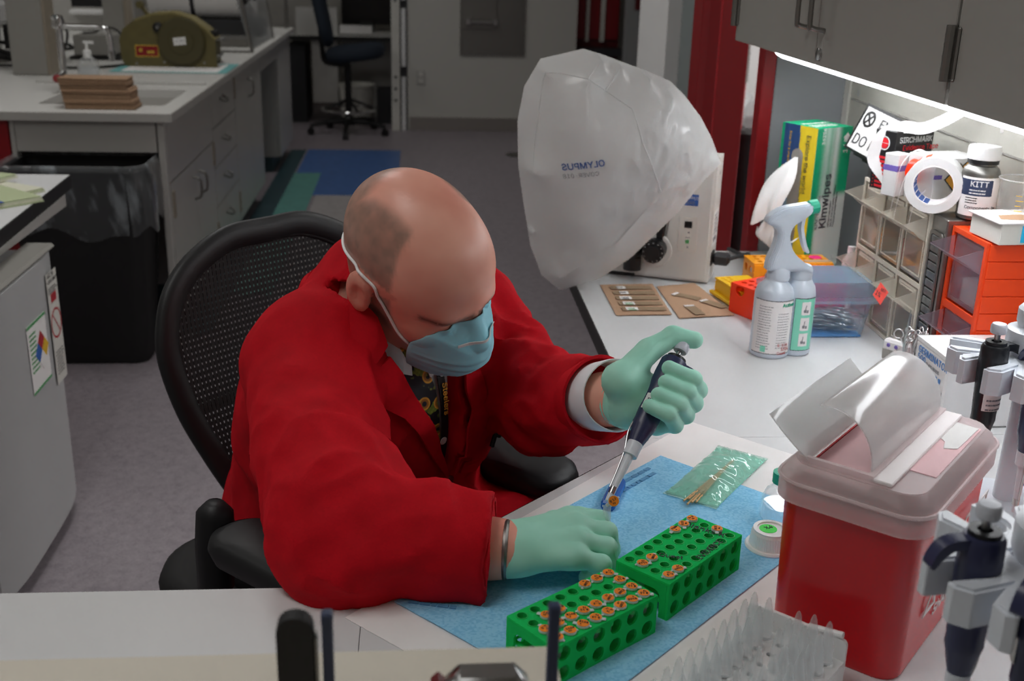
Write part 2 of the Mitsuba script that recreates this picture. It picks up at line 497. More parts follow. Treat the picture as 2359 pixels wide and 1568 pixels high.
# uprights with trays on the island
UP = 1.9
k = thing('shelf_upright', 'wide grey upright standing on the island in front of the cable coil', 'upright')
part(k, 'panel', bx(-1.70, -1.555, 4.97, 5.10, WT + .001, UP, .004), 'cab_grey')
part(k, 'edge_strip', bx(-1.555, -1.545, 4.97, 5.10, WT + .001, UP, .002), 'laminate_edge')
k = thing('shelf_upright', 'grey upright on the island just left of the tape machine', 'upright')
part(k, 'panel', bx(-1.82, -1.70, 6.92, 7.05, WT + .001, UP, .004), 'cab_grey')
part(k, 'edge_strip', bx(-1.70, -1.68, 6.92, 7.05, WT + .001, UP, .002), 'laminate_edge')
k = thing('printer', 'pale printer with a dark slot between the two island uprights', 'printer')
pm = place(-2.0, 7.4, WT + .001)
part(k, 'body', bx(-.25, .17, 0, .35, 0, .26, .012), 'laminate', at=pm)
part(k, 'lid', bx(-.26, .18, -.01, .36, .262, .29, .008), 'dark', at=pm)
part(k, 'slot', bx(-.13, .14, -.004, .01, .14, .19, .002), 'black', at=pm)
part(k, 'paper_tray', bx(-.12, .13, -.10, .0, .10, .125, .004), 'white', at=pm)
# desktop microscope or lamp at the left edge
k = thing('bench_instrument', 'white bench instrument with a rounded head at the left edge of the island', 'instrument')
im = place(-2.03, 5.5, WT + .001)
part(k, 'base', bx(-.10, .16, -.06, .14, 0, .045, .02), 'laminate', at=im)
part(k, 'column', bx(0, .08, .06, .12, .045, .27, .01), 'worktop', at=im)
part(k, 'head', bx(-.01, .13, -.03, .12, .16, .27, .02), 'white', at=im)
part(k, 'knob', mv(lathe([(0, 0), (.035, 0), (.038, .01), (.032, .03), (0, .034)], 24), frame((.05, -.03, .185), (1, 0, 0), (0, 0, 1))), 'laminate', at=im)
one('dark_board', bx(-1.99, -1.80, 5.75, 5.78, WT + .001, 1.5), 'black_soft', 'black upright board behind the bench instrument', 'board')
r2 = np.random.default_rng(3)
cp = []
for t in np.linspace(0, 2 * np.pi * 7, 150):
    cp.append((-1.70 - .02 * np.sin(t * .31) + (.085 + .025 * np.sin(t * 1.7)) * np.cos(t), 5.24 + .07 * np.sin(t), WT + .012 + .03 * (1 + np.sin(t * .73)) + .035 * max(0, np.sin(t * .5))))
one('cable_coil', tube(np.array(cp), .0055, 7), 'black', 'tangled coil of black cable lying behind the wide upright', 'cable', at=place(-.1, .05, 0))
# box instrument with leads
k = thing('power_supply', 'grey metal box with black leads behind the faucet', 'instrument')
part(k, 'body', bx(-1.64, -1.455, 5.66, 5.86, WT + .018, .968, .004), 'cab_grey')
part(k, 'foot', bx(-1.66, -1.42, 5.64, 5.88, WT + .001, WT + .015, .004), 'black')
part(k, 'lead', tube(curve([(-1.60, 5.70, .975), (-1.54, 5.68, .98), (-1.50, 5.68, 1.0), (-1.45, 5.68, 1.0), (-1.41, 5.66, .97), (-1.39, 5.64, .90)], 8), .005, 6), 'black', label='black lead')
part(k, 'lead', tube(curve([(-1.66, 5.6, 1.02), (-1.60, 5.45, .99), (-1.58, 5.3, .93), (-1.62, 5.2, .875), (-1.45, 5.25, .862), (-1.2, 5.6, .862), (-1.16, 5.9, .862)], 8), .006, 6), 'black', label='black lead')
part(k, 'lead', tube(curve([(-1.72, 5.5, .93), (-1.66, 5.4, .935), (-1.60, 5.42, .945), (-1.60, 5.5, .92), (-1.68, 5.52, .915), (-1.72, 5.5, .93)], 8), .008, 6), 'black', label='black lead')

# faucet
k = thing('lab_faucet', 'chrome lab faucet with a red knob at the island sink', 'faucet')
part(k, 'base', lathe([(0, 0), (.024, 0), (.024, .006), (.014, .012), (.012, .10), (0, .10)], 20, (-1.336, 4.45, WT)), 'chrome')
part(k, 'column', tube([(-1.336, 4.45, WT + .09), (-1.336, 4.45, 1.125)], .013, 14), 'chrome')
part(k, 'valve', lathe([(0, 0), (.022, 0), (.026, .01), (.022, .03), (.018, .045), (0, .05)], 18, (-1.336, 4.45, 1.09)), 'chrome')
part(k, 'spout', tube(curve([(-1.336, 4.45, 1.098), (-1.25, 4.44, 1.098), (-1.18, 4.43, 1.098), (-1.155, 4.43, 1.085), (-1.148, 4.43, 1.05), (-1.146, 4.43, 1.01)], 8), [.011] * 41, 12), 'chrome')
part(k, 'nozzle', lathe([(0, 0), (.009, 0), (.014, .02), (.014, .04), (0, .045)], 16, (-1.146, 4.43, .975)), 'steel')
v = part(k, 'side_valve', tube([(-1.336, 4.45, .925), (-1.345, 4.40, .912)], .013, 12), 'chrome')
part(v, 'knob', mv(lathe([(0, 0), (.014, 0), (.016, .006), (.012, .02), (0, .022)], 16), frame((-1.346, 4.40, .91), (1, .2, 0), (0, .3, 1))), 'red_paint', label='red knob')
part(k, 'arm', tube(curve([(-1.336, 4.45, 1.11), (-1.345, 4.42, 1.13), (-1.33, 4.40, 1.135)], 6), .008, 10), 'chrome')

# sanitizer pump bottle
k = thing('sanitizer_bottle', 'clear pump bottle with a white nozzle behind the folded towels', 'bottle')
sm = place(-1.395, 5.0, WT + .001)
part(k, 'body', loft([[(*p, z) for p in rrpts(w * 1.5, w, .45 * w)] for z, w in ((0, .055), (.01, .062), (.045, .06), (.065, .045), (.075, .03))]), 'clear', at=sm)
part(k, 'gel', loft([[(*p, z) for p in rrpts(w * 1.5, w, .45 * w)] for z, w in ((.004, .048), (.012, .055), (.035, .053))]), 'frosted', at=sm, label='clear gel')
part(k, 'collar', lathe([(0, .07), (.017, .07), (.017, .10), (.012, .106), (0, .106)], 20), 'white', at=sm)
part(k, 'nozzle', cat([tube([(0, 0, .10), (0, 0, .135)], .006, 10), tube([(-.012, 0, .137), (.03, 0, .135)], .006, 10)]), 'white', at=sm)

# folded paper towels in two bundles
mat('towel_edge', proc(lambda p, n, uv: mix(lin('a5876c'), lin('6f5540'), smoothstep(.35, .7, noise(p.x * 3, p.y * 3, p.z * 420)))), .85)
k = thing('paper_towel_stack', 'thick stack of brown folded paper towels at the near end of the island', 'paper towels')
for i in range(16):
    z = WT + .001 + i * .0066
    o = r2.uniform(-.002, .002) - (.012 if i > 10 else 0) + .0012 * abs(i - 5)
    part(k, 'towel', bx(-1.207 + .002 * min(i, 8) * 0 - .0012 * i, -.975 - .0012 * i + o, 3.995 + r2.uniform(0, .003), 4.10, z, z + .0062, .0024), 'kraft' if i % 5 == 4 else 'towel_edge')

# gummed tape machine on a blue pad
k = one('absorbent_pad', cat([bx(-1.35, -.845, 5.14, 5.53, WT + .0005, WT + .0025, .0005)]), 'paper', 'pale absorbent pad with a turquoise edge under the tape machine', 'pad')
mat('turquoise', '6fb0b0', .7)
part(k, 'border', ext(sg.box(-1.352, 5.138, -.843, 5.532).difference(sg.box(-1.31, 5.17, -.885, 5.50)), .0008, WT + .0025), 'turquoise', label='turquoise border')
mat('olive', proc(lambda p, n, uv: mix(lin('6b6238'), lin('5a5230'), fbm(p.x * 25, p.y * 25, p.z * 25, 3))), .4, .5)
mat('olive_dark', '4c4629', .4)
mat('olive_light', '8f8454', .4)
k = thing('tape_dispenser', 'olive green tape machine with a round side disc on the island', 'tape machine')
prof = [(-.205, .0), (-.222, .03), (-.225, .12), (-.205, .165), (-.15, .205), (-.07, .232), (.02, .238), (.10, .215), (.165, .17), (.205, .125), (.205, .0)]
side = sg.Polygon(curve(prof + [prof[0]], 8)[:, :2] if False else prof).buffer(.012).buffer(-.012)
tm = frame((-1.125, 5.50, WT + .0035), (1, 0, 0), (0, 0, 1))     # x along, y up, z towards the viewer
part(k, 'housing', ext(side, .13), 'olive', 25, at=tm)
part(k, 'roof', sweep([(x, y, .065) for x, y in prof[4:10]], [(-.004, -.065), (.006, -.065), (.006, .065), (-.004, .065)], up=(0, 0, 1)), 'olive_light', 40, at=tm)
dsk = part(k, 'disc', lathe([(0, .13), (.107, .13), (.107, .150), (.100, .156), (.060, .156), (.056, .160), (0, .160)], 48, (.055, .115, 0)), 'olive_dark', at=tm, label='large round side disc')
part(dsk, 'paper_label', mv(bx(-.028, .028, -.017, .017, 0, .001, 0), place(.05, .117, .1602, 6)), 'paper', at=tm)
part(dsk, 'lettering', txt('A-201', .009, place(.033, .112, .1613, 6)), 'dark', False, at=tm)
part(k, 'knob', lathe([(0, .13), (.022, .13), (.022, .145), (.008, .15), (0, .15)], 24, (-.047, .175, 0)), 'black', at=tm)
part(k, 'knob_screw', lathe([(0, .15), (.007, .15), (.006, .154), (0, .154)], 12, (-.047, .175, 0)), 'steel', at=tm)
part(k, 'name_plate', bx(-.155, -.055, .045, .092, .130, .132, .0005), 'red_paint', at=tm, label='red and yellow plate')
mat('yellow_paint', 'c9a83a', .5)
part(k, 'plate_border', ext(sg.box(-.158, .042, -.052, .095).difference(sg.box(-.153, .047, -.057, .09)), .0015, .1305), 'yellow_paint', False, at=tm)
part(k, 'plate_mark', cat([bx(-.105, -.072, .058, .07, .1318, .1326, 0), bx(-.14, -.125, .064, .08, .1318, .1326, 0)]), 'yellow_paint', False, at=tm)
part(k, 'lever', cat([tube([(-.055, .20, .10), (-.10, .235, .10), (-.125, .27, .10)], .011, 10), tube([(-.125, .27, .08), (-.125, .27, .125)], .016, 12)]), 'olive', at=tm)
part(k, 'slot', bx(.17, .204, .135, .16, .01, .12, .002), 'black', at=tm)
part(k, 'cutter', cat([bx(.19, .235, .118, .128, .02, .12, .002), bx(.205, .22, .045, .06, .02, .12, .002), bx(.205, .217, .0, .02, .01, .12, .002)]), 'steel', at=tm)
for x, y in ((-.155, .012), (.06, .012), (.15, .02), (-.03, .02)):
    part(k, 'screw', lathe([(0, .13), (.007, .13), (.005, .134), (0, .135)], 10, (x, y, 0)), 'steel', at=tm)

# clear splash shield on a metal stand, paper roll and a dark tray behind
k = thing('splash_shield', 'clear tilted splash shield in a metal frame at the back of the island', 'shield')
part(k, 'pane', sheet([[(-1.00, 6.25, 1.30), (-.935, 7.1, 1.30)], [(-.875, 6.18, WT + .01), (-.865, 7.0, WT + .01)]], .004), 'clear', False)
part(k, 'upright', tube([(-.94, 6.15, 1.30), (-.868, 6.16, WT + .006)], .009, 10), 'brushed')
part(k, 'upright', tube([(-.925, 7.05, 1.30), (-.86, 7.02, WT + .006)], .007, 10), 'brushed')
part(k, 'foot', bx(-1.12, -.86, 6.13, 6.17, WT, WT + .008, .002), 'brushed')
part(k, 'rod', tube([(-.925, 6.25, 1.10), (-.87, 7.0, 1.13)], .006, 8), 'black')
for t in (.1, .45, .8):
    part(k, 'clip', tube([(-.925 + .055 * t, 6.25 + .75 * t - .02, 1.10 + .03 * t), (-.925 + .055 * t, 6.25 + .75 * t + .02, 1.10 + .03 * t)], .016, 10), 'black')
k = thing('paper_roll', 'large white paper roll lying at the far end of the island', 'paper roll')
part(k, 'paper', tube([(-1.62, 7.3, 1.09), (-1.0, 7.3, 1.09)], .135, 36), 'paper')
part(k, 'core', tube([(-1.01, 7.3, 1.09), (-.992, 7.3, 1.09)], .03, 16), 'dark')
part(k, 'band', tube([(-1.37, 7.3, 1.09), (-1.345, 7.3, 1.09)], .137, 36), 'dark')
part(k, 'stand', bx(-1.6, -.95, 7.15, 7.45, WT + .001, WT + .095, .004), 'dark')
one('steel_pan', bx(-1.35, -.93, 6.45, 6.75, WT + .001, WT + .04, .004), 'brushed', 'shallow metal pan on the island behind the tape machine', 'pan')
one('corner_pole', tube([(-.875, 7.9, WT + .001), (-.875, 7.9, 1.7)], .012, 12), 'brushed', 'slim metal pole at the far corner of the island', 'pole')

# trash bin with its liner
k = thing('trash_bin', 'large black trash bin with a clear liner hanging over its rim', 'bin')
part(k, 'body', loft([[(x, y, z) for x, y in rrpts(w, d, .05) + [cx, 0]] for z, w, d, cx in ((0.0, .335, .20, 0), (.02, .345, .21, 0), (.65, .455, .31, -.02), (.69, .465, .32, -.02))] +
     [[(x, y, z) for x, y in rrpts(w, d, .045) + [-.02, 0]] for z, w, d in ((.69, .445, .30), (.10, .34, .20))]), 'black_soft', 40, at=place(-1.12, 3.882, 0))
part(k, 'rim', sweep([(x - .02, y, .69) for x, y in rrpts(.47, .325, .05)], ring(.005, 8), closed=True), 'black_soft', at=place(-1.12, 3.885, 0))
base = np.asarray(rrect(.475, .33, .06, 12).exterior.segmentize(.02).coords)[:-1] + [-.02, 0]
base = np.vstack([base, base[:1]])
u = np.linspace(0, 2 * np.pi, len(base))
rows = []
for i, (z, s) in enumerate(((.60, .90), (.66, .93), (.705, .965), (.722, 1.0), (.705, 1.035), (.66, 1.05), (.60, 1.06), (.54, 1.05), (.50, 1.03))):
    w = .012 * i / 8
    dz = -(0.016 * np.sin(3 * u + .6) + .012 * np.sin(7 * u)) * max(0, i - 4) / 4 + .012 * np.sin(11 * u) * (i > 5)
    sc = s + w * np.sin(19 * u + i) + (.6 * w) * np.sin(31 * u)
    sc = sc + np.where(np.abs(u - 5.9) < .5, .10 * max(0, i - 4) / 4, 0)
    rows.append(np.stack([base[:, 0] * sc, base[:, 1] * sc, z + dz], 1))
mat_clear('liner', proc(lambda p, n, uv: .08 + .42 * smoothstep(.50, .78, fbm(p.x * 26 + p.z * 6, p.y * 26 - p.z * 5, p.z * 7, 4))), 'dfe9ef', .35)
part(k, 'liner', sheet(np.array(rows) - [0, 0, .010]), 'liner', True, at=place(-1.12, 3.882, 0), label='clear plastic liner')

# left counter with booklets, fridge under it
LC = .80
k = thing('side_counter', 'white counter with a thick black edge over the small fridge', 'counter')
poly = [(-.93, 2.50), (-.955, 3.14), (-1.9, 3.14), (-1.9, 2.0), (-.915, 2.0)]
part(k, 'slab', ext(poly, .03, LC - .03), 'desk_top', False)
part(k, 'edge_strip', cat([ext(sg.LineString(poly[:2] + [(-1.0, 3.142)]).buffer(.003), .036, LC - .037), ext(sg.LineString([poly[0], poly[4]]).buffer(.003), .036, LC - .037)]), 'black', False, label='black edge')
part(k, 'apron', bx(-1.85, -.966, 2.02, 3.12, .716, LC - .037, .002), 'laminate')
k = thing('small_fridge', 'small white fridge with stickers on its door under the side counter', 'fridge')
mat('fridge', 'b2b3b4', .4)
part(k, 'body', bx(-1.50, -.955, 2.20, 2.725, .015, .70, .012), 'fridge')
fd = np.linspace(0, 1, 13)
g = [[(-.905 + .0 * t - .02 * (abs(2 * t - 1) ** 4), 2.19 + .545 * t, z) for t in fd] for z in (.04, .70)]
dr_ = part(k, 'door', cat([sheet(g, .045)]), 'fridge', 40)
part(k, 'door_cap', bx(-.955, -.885, 2.19, 2.735, .70, .714, .006), 'cab_grey', label='grey top grip')
part(k, 'foot', cat([lathe([(0, 0), (.02, 0), (.018, .02), (0, .02)], 12, (x, y, 0)) for x in (-1.4, -1.0) for y in (2.26, 2.66)]), 'black')
FD = frame((-.8815, 2.19, 0), (0, 1, 0), (0, 0, 1))      # x along the door, y up, z out
mat('sticker_red', 'a8202a', .5)
mat('sticker_blue', '2c5fb0', .5)
mat('sticker_yellow', 'e2b62c', .5)
mat('sticker_green', '4d9a5e', .5)
mat('ink', '2a2c33', .6)
mat('ink_soft', '74767c', .6)
s = part(k, 'sign', bx(.27, .40, .42, .585, .0005, .0015, 0), 'paper', at=FD, label='hazard chart sticker')
part(s, 'hazard_diamond', cat([mv(bx(0, .033, 0, .033, 0, .0006, 0), place(.355, .505, .0016, 45))]), 'sticker_red', False, at=FD)
part(s, 'hazard_diamond', mv(bx(0, .033, -.033, 0, 0, .0009, 0), place(.3553, .5045, .0016, 45)), 'sticker_yellow', False, at=FD)
part(s, 'hazard_diamond', mv(bx(-.033, 0, 0, .033, 0, .0009, 0), place(.3547, .5045, .0016, 45)), 'sticker_blue', False, at=FD)
part(s, 'hazard_diamond', mv(bx(-.033, 0, -.033, 0, 0, .0009, 0), place(.355, .504, .0016, 45)), 'paper', False, at=FD)
part(s, 'print', cat([lines(9, .05, .005, .011, place(.28, .56, .0017), 2), bx(.27, .40, .578, .585, .0015, .0022, 0), bx(.27, .40, .42, .426, .0015, .0022, 0)]), 'sticker_green', False, at=FD)
s = part(k, 'sign', bx(.44, .515, .38, .66, .0002, .0008, 0), 'offwhite', at=FD, label='warning sticker')
part(s, 'lettering', cat([txt('USE IN', .010, place(.445, .648, .001)), txt('CASE ONLY', .009, place(.445, .634, .001)), lines(3, .065, .003, .006, place(.445, .622, .001), 4), lines(8, .06, .003, .008, place(.45, .46, .001), 5)]), 'ink', False, at=FD)
part(s, 'red_block', bx(.458, .498, .585, .607, .0008, .0014, 0), 'sticker_red', False, at=FD)
part(s, 'no_symbol', cat([ext(sg.Point(.478, .53).buffer(.038).difference(sg.Point(.478, .53).buffer(.033)), .0006, .0008), mv(bx(-.035, .035, -.002, .002, .0008, .0014, 0), place(.478, .53, 0, -50))]), 'sticker_red', False, at=FD)

GRN = ('c4c8b0', 'b0bb94', 'd2d2be')
for i, c in enumerate(GRN):
    mat(f'folder_{i}', c, .7)
for i, c in enumerate(('2e4f9a', 'c23a3a', 'd9772b', '37914f', '2b2b30')):
    mat(f'tab_{i}', c, .5)
FS = [(-1.06, 2.80, -32, 3), (-1.045, 2.72, -42, 4), (-1.14, 2.88, -22, 3)]
for i, (x, y, a, nsh) in enumerate(FS):
    lab = ('pale green folder with an orange and green label strip lying nearest the counter edge', 'thickest pale green folder at the left edge of the counter', 'pale green folder with blue and red label strips furthest back on the counter')[i]
    k = thing('file_folder', lab, 'folder', 'folders on the side counter')
    fm = place(x - .1, y, LC + .0005 + (0 if i != 0 else .0) + (.012 if i == 2 else 0), a)
    for j in range(nsh):
        part(k, 'leaf', bx(-.17, .115 - .004 * j, -.05 - .003 * j, .21, j * .0034, j * .0034 + .0028, .0004), f'folder_{(i + j) % 3}', at=fm)
    z = nsh * .0034
    cols = ((2, 2, 3), (0, 3, 0), (0, 1, 0))[i]
    for j, c in enumerate(cols):
        part(k, 'label_tab', bx(.062, .112, -.04 + .052 * j, .006 + .052 * j, z, z + .0008, 0), f'tab_{c}', False, at=fm)
one('loose_paper', bx(-.11, .11, -.14, .14, 0, .001, 0), 'paper', 'loose white sheet at the back of the side counter', 'paper', at=place(-1.33, 2.98, LC + .026, 14))

# far desk with chair
k = thing('far_desk', 'far desk with a dark edged top behind the blue chair', 'desk')
part(k, 'top', bx(-1.6, -.19, 9.30, 9.95, .675, .70, .003), 'worktop')
part(k, 'edge_strip', bx(-1.6, -.19, 9.285, 9.30, .668, .70), 'black')
part(k, 'panel', bx(-.84, -.64, 9.34, 9.9, .17, .675), 'laminate', label='pale pedestal')
part(k, 'panel', bx(-.62, -.20, 9.75, 9.77, .0, .675), 'laminate')
k = thing('desktop_printer', 'white sloping printer on the far desk', 'printer')
dm = place(-.475, 9.45, .701)
part(k, 'body', mv(ext([(0, 0), (.2, 0), (.2, .21), (.10, .21), (0, .03)], .33), frame((-.165, .2, 0), (0, -1, 0), (0, 0, 1)) @ place(0, 0, 0)), 'worktop', at=frame((-.475, 9.42, .701), (1, 0, 0), (0, 1, 0)))
part(k, 'front_panel', bx(-.62, -.36, 9.412, 9.418, .715, .78, .002), 'paper')
k = thing('dark_monitor', 'black monitor and stand behind the white printer', 'monitor')
part(k, 'screen', bx(-.63, -.21, 9.80, 9.84, .76, 1.35, .01), 'black_gloss')
part(k, 'stand', bx(-.48, -.36, 9.78, 9.88, .701, .80, .006), 'black')
one('dark_shelf', bx(-1.5, -.62, 9.55, 9.95, 1.0, 1.03), 'dark', 'dark shelf edge over the far desk', 'shelf')
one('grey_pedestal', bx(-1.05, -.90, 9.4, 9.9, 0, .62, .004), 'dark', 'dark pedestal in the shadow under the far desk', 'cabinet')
k = thing('white_bucket', 'white plastic bucket under the far desk', 'bucket')
part(k, 'body', lathe([(0, 0), (.115, 0), (.15, .30), (.158, .30), (.158, .315), (.146, .315), (.112, .012), (0, .012)], 28, (-.50, 9.42, .0)), 'offwhite')
one('dark_box', bx(-.33, -.205, 9.38, 9.6, 0, .28, .005), 'dark', 'dark box beside the white bucket under the far desk', 'box')

k = thing('office_chair', 'dark blue swivel chair with a chrome foot ring at the far desk', 'chair')
cm = place(-.53, 8.85, 0)
def cush(w, d, h, n=7):
    return loft([[(*p, z) for p in rrpts(w * s, d * s, .42 * min(w, d) * s)] for z, s in ((-h / 2, .82), (-h * .4, .93), (-h * .15, 1), (h * .15, 1), (h * .4, .94), (h / 2, .80))])
tilt = np.eye(4); ta = math.radians(-7); tilt[:3, :3] = [[math.cos(ta), 0, math.sin(ta)], [0, 1, 0], [-math.sin(ta), 0, math.cos(ta)]]
part(k, 'seat', mv(cush(.45, .44, .11), place(.06, 0, .62) @ tilt), 'navy_fabric', 60, at=cm)
part(k, 'seat_pan', bx(-.13, .02, -.12, .12, .52, .57, .02), 'black', at=cm)
part(k, 'backrest', mv(cush(.56, .42, .08), place(-.19, 0, .93) @ frame((0, 0, 0), (-.20, 0, 1), (0, 1, 0))), 'navy_fabric', 60, at=cm)
part(k, 'back_bracket', tube(curve([(-.08, 0, .53), (-.17, 0, .55), (-.19, 0, .65), (-.2, 0, .8)], 8), .02, 10), 'black', at=cm)
part(k, 'post', tube([(0, 0, .09), (0, 0, .53)], .026, 16), 'black', at=cm)
part(k, 'hub', lathe([(0, .07), (.05, .07), (.05, .11), (.03, .14), (0, .14)], 20), 'black', at=cm)
part(k, 'foot_ring', tube([(.205 * math.cos(a), .205 * math.sin(a), .19) for a in np.linspace(0, 2 * np.pi, 49)[:-1]], .010, 10, True), 'chrome', at=cm, label='chrome foot ring')
for i in range(4):
    a = math.radians(25 + 90 * i)
    part(k, 'ring_spoke', tube([(.03 * math.cos(a), .03 * math.sin(a), .26), (.2 * math.cos(a), .2 * math.sin(a), .19)], .01, 8), 'black', at=cm)
for i in range(5):
    a = math.radians(-92 + 72 * i)
    c, s_ = math.cos(a), math.sin(a)
    b = part(k, 'leg', tube([(.03 * c, .03 * s_, .10), (.18 * c, .18 * s_, .095), (.30 * c, .30 * s_, .07)], [.024, .02, .014], 10), 'black', at=cm)
    part(b, 'caster', cat([mv(lathe([(0, -.008), (.026, -.008), (.028, 0), (.026, .008), (0, .008)], 18), frame((.30 * c - s_ * o, .30 * s_ + c * o, .028), (c, s_, 0), (0, 0, 1))) for o in (-.012, .012)] + [tube([(.30 * c, .30 * s_, .03), (.30 * c, .30 * s_, .07)], .008, 8)]), 'black', at=cm)

# ---------------------------------------------------------------- the corner desk
DZ = .75
scene['mat_vcol'] = {'type': 'twosided', 'bsdf': {'type': 'principled', 'base_color': {'type': 'mesh_attribute', 'name': 'vertex_color'}, 'roughness': .5, 'specular': .4}}
scene['mat_vcol_matt'] = {'type': 'twosided', 'bsdf': {'type': 'principled', 'base_color': {'type': 'mesh_attribute', 'name': 'vertex_color'}, 'roughness': .85, 'specular': .2}}


def print_sheet(w, h, fn, nx=24, ny=24, z=0.0):
    """A flat printed sheet in the xy plane whose colours are fn(u, v)."""
    u, v = np.meshgrid(np.linspace(0, 1, nx), np.linspace(0, 1, ny), indexing='ij')
    m = sheet(np.stack([u * w, v * h, u * 0 + z], -1))
    c = np.asarray([fn(a, b) for a, b in zip(u.ravel(), v.ravel())])
    return mikit.ply(m, 'mat_vcol', True, color=c)


k = thing('corner_desk', 'white corner desk with a dark edge and a diagonal front', 'desk')
front = [(-.052, 1.092), (.337, 1.472)]
part(k, 'desk_top', ext([(.337, 1.472), (.337, 2.545), (.998, 2.545), (.998, 1.4792), (.345, 1.4792)], .03, DZ - .03), 'desk_top', False)
part(k, 'desk_top', ext([(-.052, 1.092), (.337, 1.472), (.345, 1.4785), (.998, 1.4785), (.998, .45), (-.0605, .45), (-.0605, 1.092)], .03, DZ - .03), 'desk_top', False)
part(k, 'desk_top', ext([(-.0613, 1.092), (-.0613, .45), (-1.6, .45), (-1.6, 1.097)], .03, DZ - .03), 'desk_top', False)
part(k, 'edge_strip', ext(sg.LineString([(.336, 2.543), (.336, 1.472), (-.052, 1.0915), (-1.6, 1.0965)]).buffer(.0015), .034, DZ - .0345), 'black', False, label='dark edge strip')
k2 = part(k, 'leg_frame', cat([bx(.352, .39, 1.60, 1.66, .30, DZ - .032, .004), bx(.35, .40, 1.66, 1.70, .0, DZ - .032, .004)]), 'cab_grey')
part(k, 'edge_clip', bx(.318, .336, 1.70, 1.735, DZ - .055, DZ - .004, .002), 'dark')
part(k, 'edge_clip', bx(.318, .336, 1.52, 1.55, DZ - .05, DZ - .006, .002), 'dark')

# wall panels behind the desk
part('wall_right', 'panel', bx(.985, .999, .4, 2.535, 1.025, 1.25, .002), 'beige_panel')
part('wall_right', 'panel', bx(.983, .999, .4, 2.535, DZ + .001, 1.015, .002), 'partition', label='grey lower panel')
part('wall_right', 'seam', bx(.980, .986, .4, 2.50, 1.118, 1.121, .0005), 'cab_grey')
part('wall_right', 'edge_post', bx(.98, .999, 2.515, 2.545, .95, 1.25, .001), 'offwhite')
part('wall_right', 'slot', bx(.979, .984, 2.05, 2.36, .893, .901, .001), 'black')
part('wall_right', 'screw', mv(lathe([(0, 0), (.008, 0), (.006, .004), (0, .005)], 14), frame((.985, 2.47, 1.135), (0, 1, 0), (0, 0, 1))), 'steel')
one('wall_lettering', cat([mv(meshkit.text_mesh('DSO', .04, .01, True), frame((.981, 2.36, .945), (0, -.55, .83), (0, -.83, -.55)))]), 'steel', 'raised silver lettering on the grey wall panel behind the tissue box', 'lettering')

# ---------------------------------------------------------------- overhead cabinet with its lamp
XC = .70
k = thing('overhead_cabinet', 'grey overhead cabinet with wire handles above the desk lamp', 'cabinet')
part(k, 'body', cat([bx(XC + .02, .972, .62, 2.497, 1.275, 1.29, .001), bx(XC + .02, .972, .62, 2.497, 1.9, 1.93, .001), bx(XC + .021, .972, 2.48, 2.5, 1.246, 1.93, .001), bx(XC + .021, .972, .60, .62, 1.246, 1.93, .001), bx(.962, .972, .62, 2.48, 1.29, 1.9, 0)]), 'cab_grey')
dys = [(1.976, 2.497), (1.457, 1.972), (.94, 1.449), (.62, .936)]
for i, (y0, y1) in enumerate(dys):
    d = part(k, 'door', bx(XC, XC + .018, y0, y1, 1.243, 1.93, .0015), 'cab_grey')
    yh = (2.008, 1.94, .972, .90)[i]
    part(d, 'handle', tube(curve([(XC, yh, 1.46), (XC - .022, yh, 1.452), (XC - .028, yh, 1.44), (XC - .028, yh, 1.32), (XC - .024, yh, 1.308), (XC, yh, 1.303)], 6), .0045, 10), 'brushed', label='wire handle')
part(k, 'lock', mv(lathe([(0, 0), (.011, 0), (.011, .004), (.006, .006), (0, .006)], 20), frame((XC, 1.952, 1.263), (0, -1, 0), (0, 0, 1)) @ np.diag([1, 1, 1, 1.0])), 'steel', label='round lock')
for y, z in ((2.495, 1.31), (1.453, 1.31), (.938, 1.31)):
    part(k, 'hinge', cat([tube([(XC - .006, y, z - .036), (XC - .006, y, z + .036)], .0075, 10), bx(XC - .004, XC + .001, y - .016, y + .016, z - .034, z + .034, .002)] + [tube([(XC - .006, y, z + o - .0008), (XC - .006, y, z + o + .0008)], .0083, 10) for o in (-.02, -.004, .012, .024)]), 'brushed', label='metal hinge')

k = thing('strip_lamp', 'bright white strip lamp under the overhead cabinet', 'lamp')
part(k, 'housing', bx(.735, .835, .85, 2.38, 1.248, 1.272, .004), 'white')
lensm = loft([[(.745 + .08 * (0.5 - .5 * math.cos(a)), y, 1.247 - .032 * math.sin(a)) for a in np.linspace(0, np.pi, 9)] for y in (.86, .9, 1.2, 1.6, 2.0, 2.34, 2.37)], False)
if lensm.face_normals[:, 2].mean() > 0:
    lensm.invert()
part(k, 'tube_cover', {**shape(lensm, 'white', True), 'emitter': {'type': 'area', 'radiance': rgb([STRIP_LAMP * .97, STRIP_LAMP, STRIP_LAMP * 1.03])}}, None)

# ---------------------------------------------------------------- microscope under its cover
MU, MV_ = unit([-.925, .38, 0]), unit([.38, .925, 0])
MS = frame((.623, 2.266, DZ + .004), -MU, (0, 0, 1))      # x to the rear, y up, z towards the desk's front; meshes are drawn facing +x and mirrored
mat('scope', 'd9d8d3', .35)
mat('scope_blue', '2b4f93', .4)
def mpart(parent, name, mesh, *a, **kw):
    return part(parent, name, mv(mesh, np.diag([-1.0, 1, 1, 1])), *a, **kw)


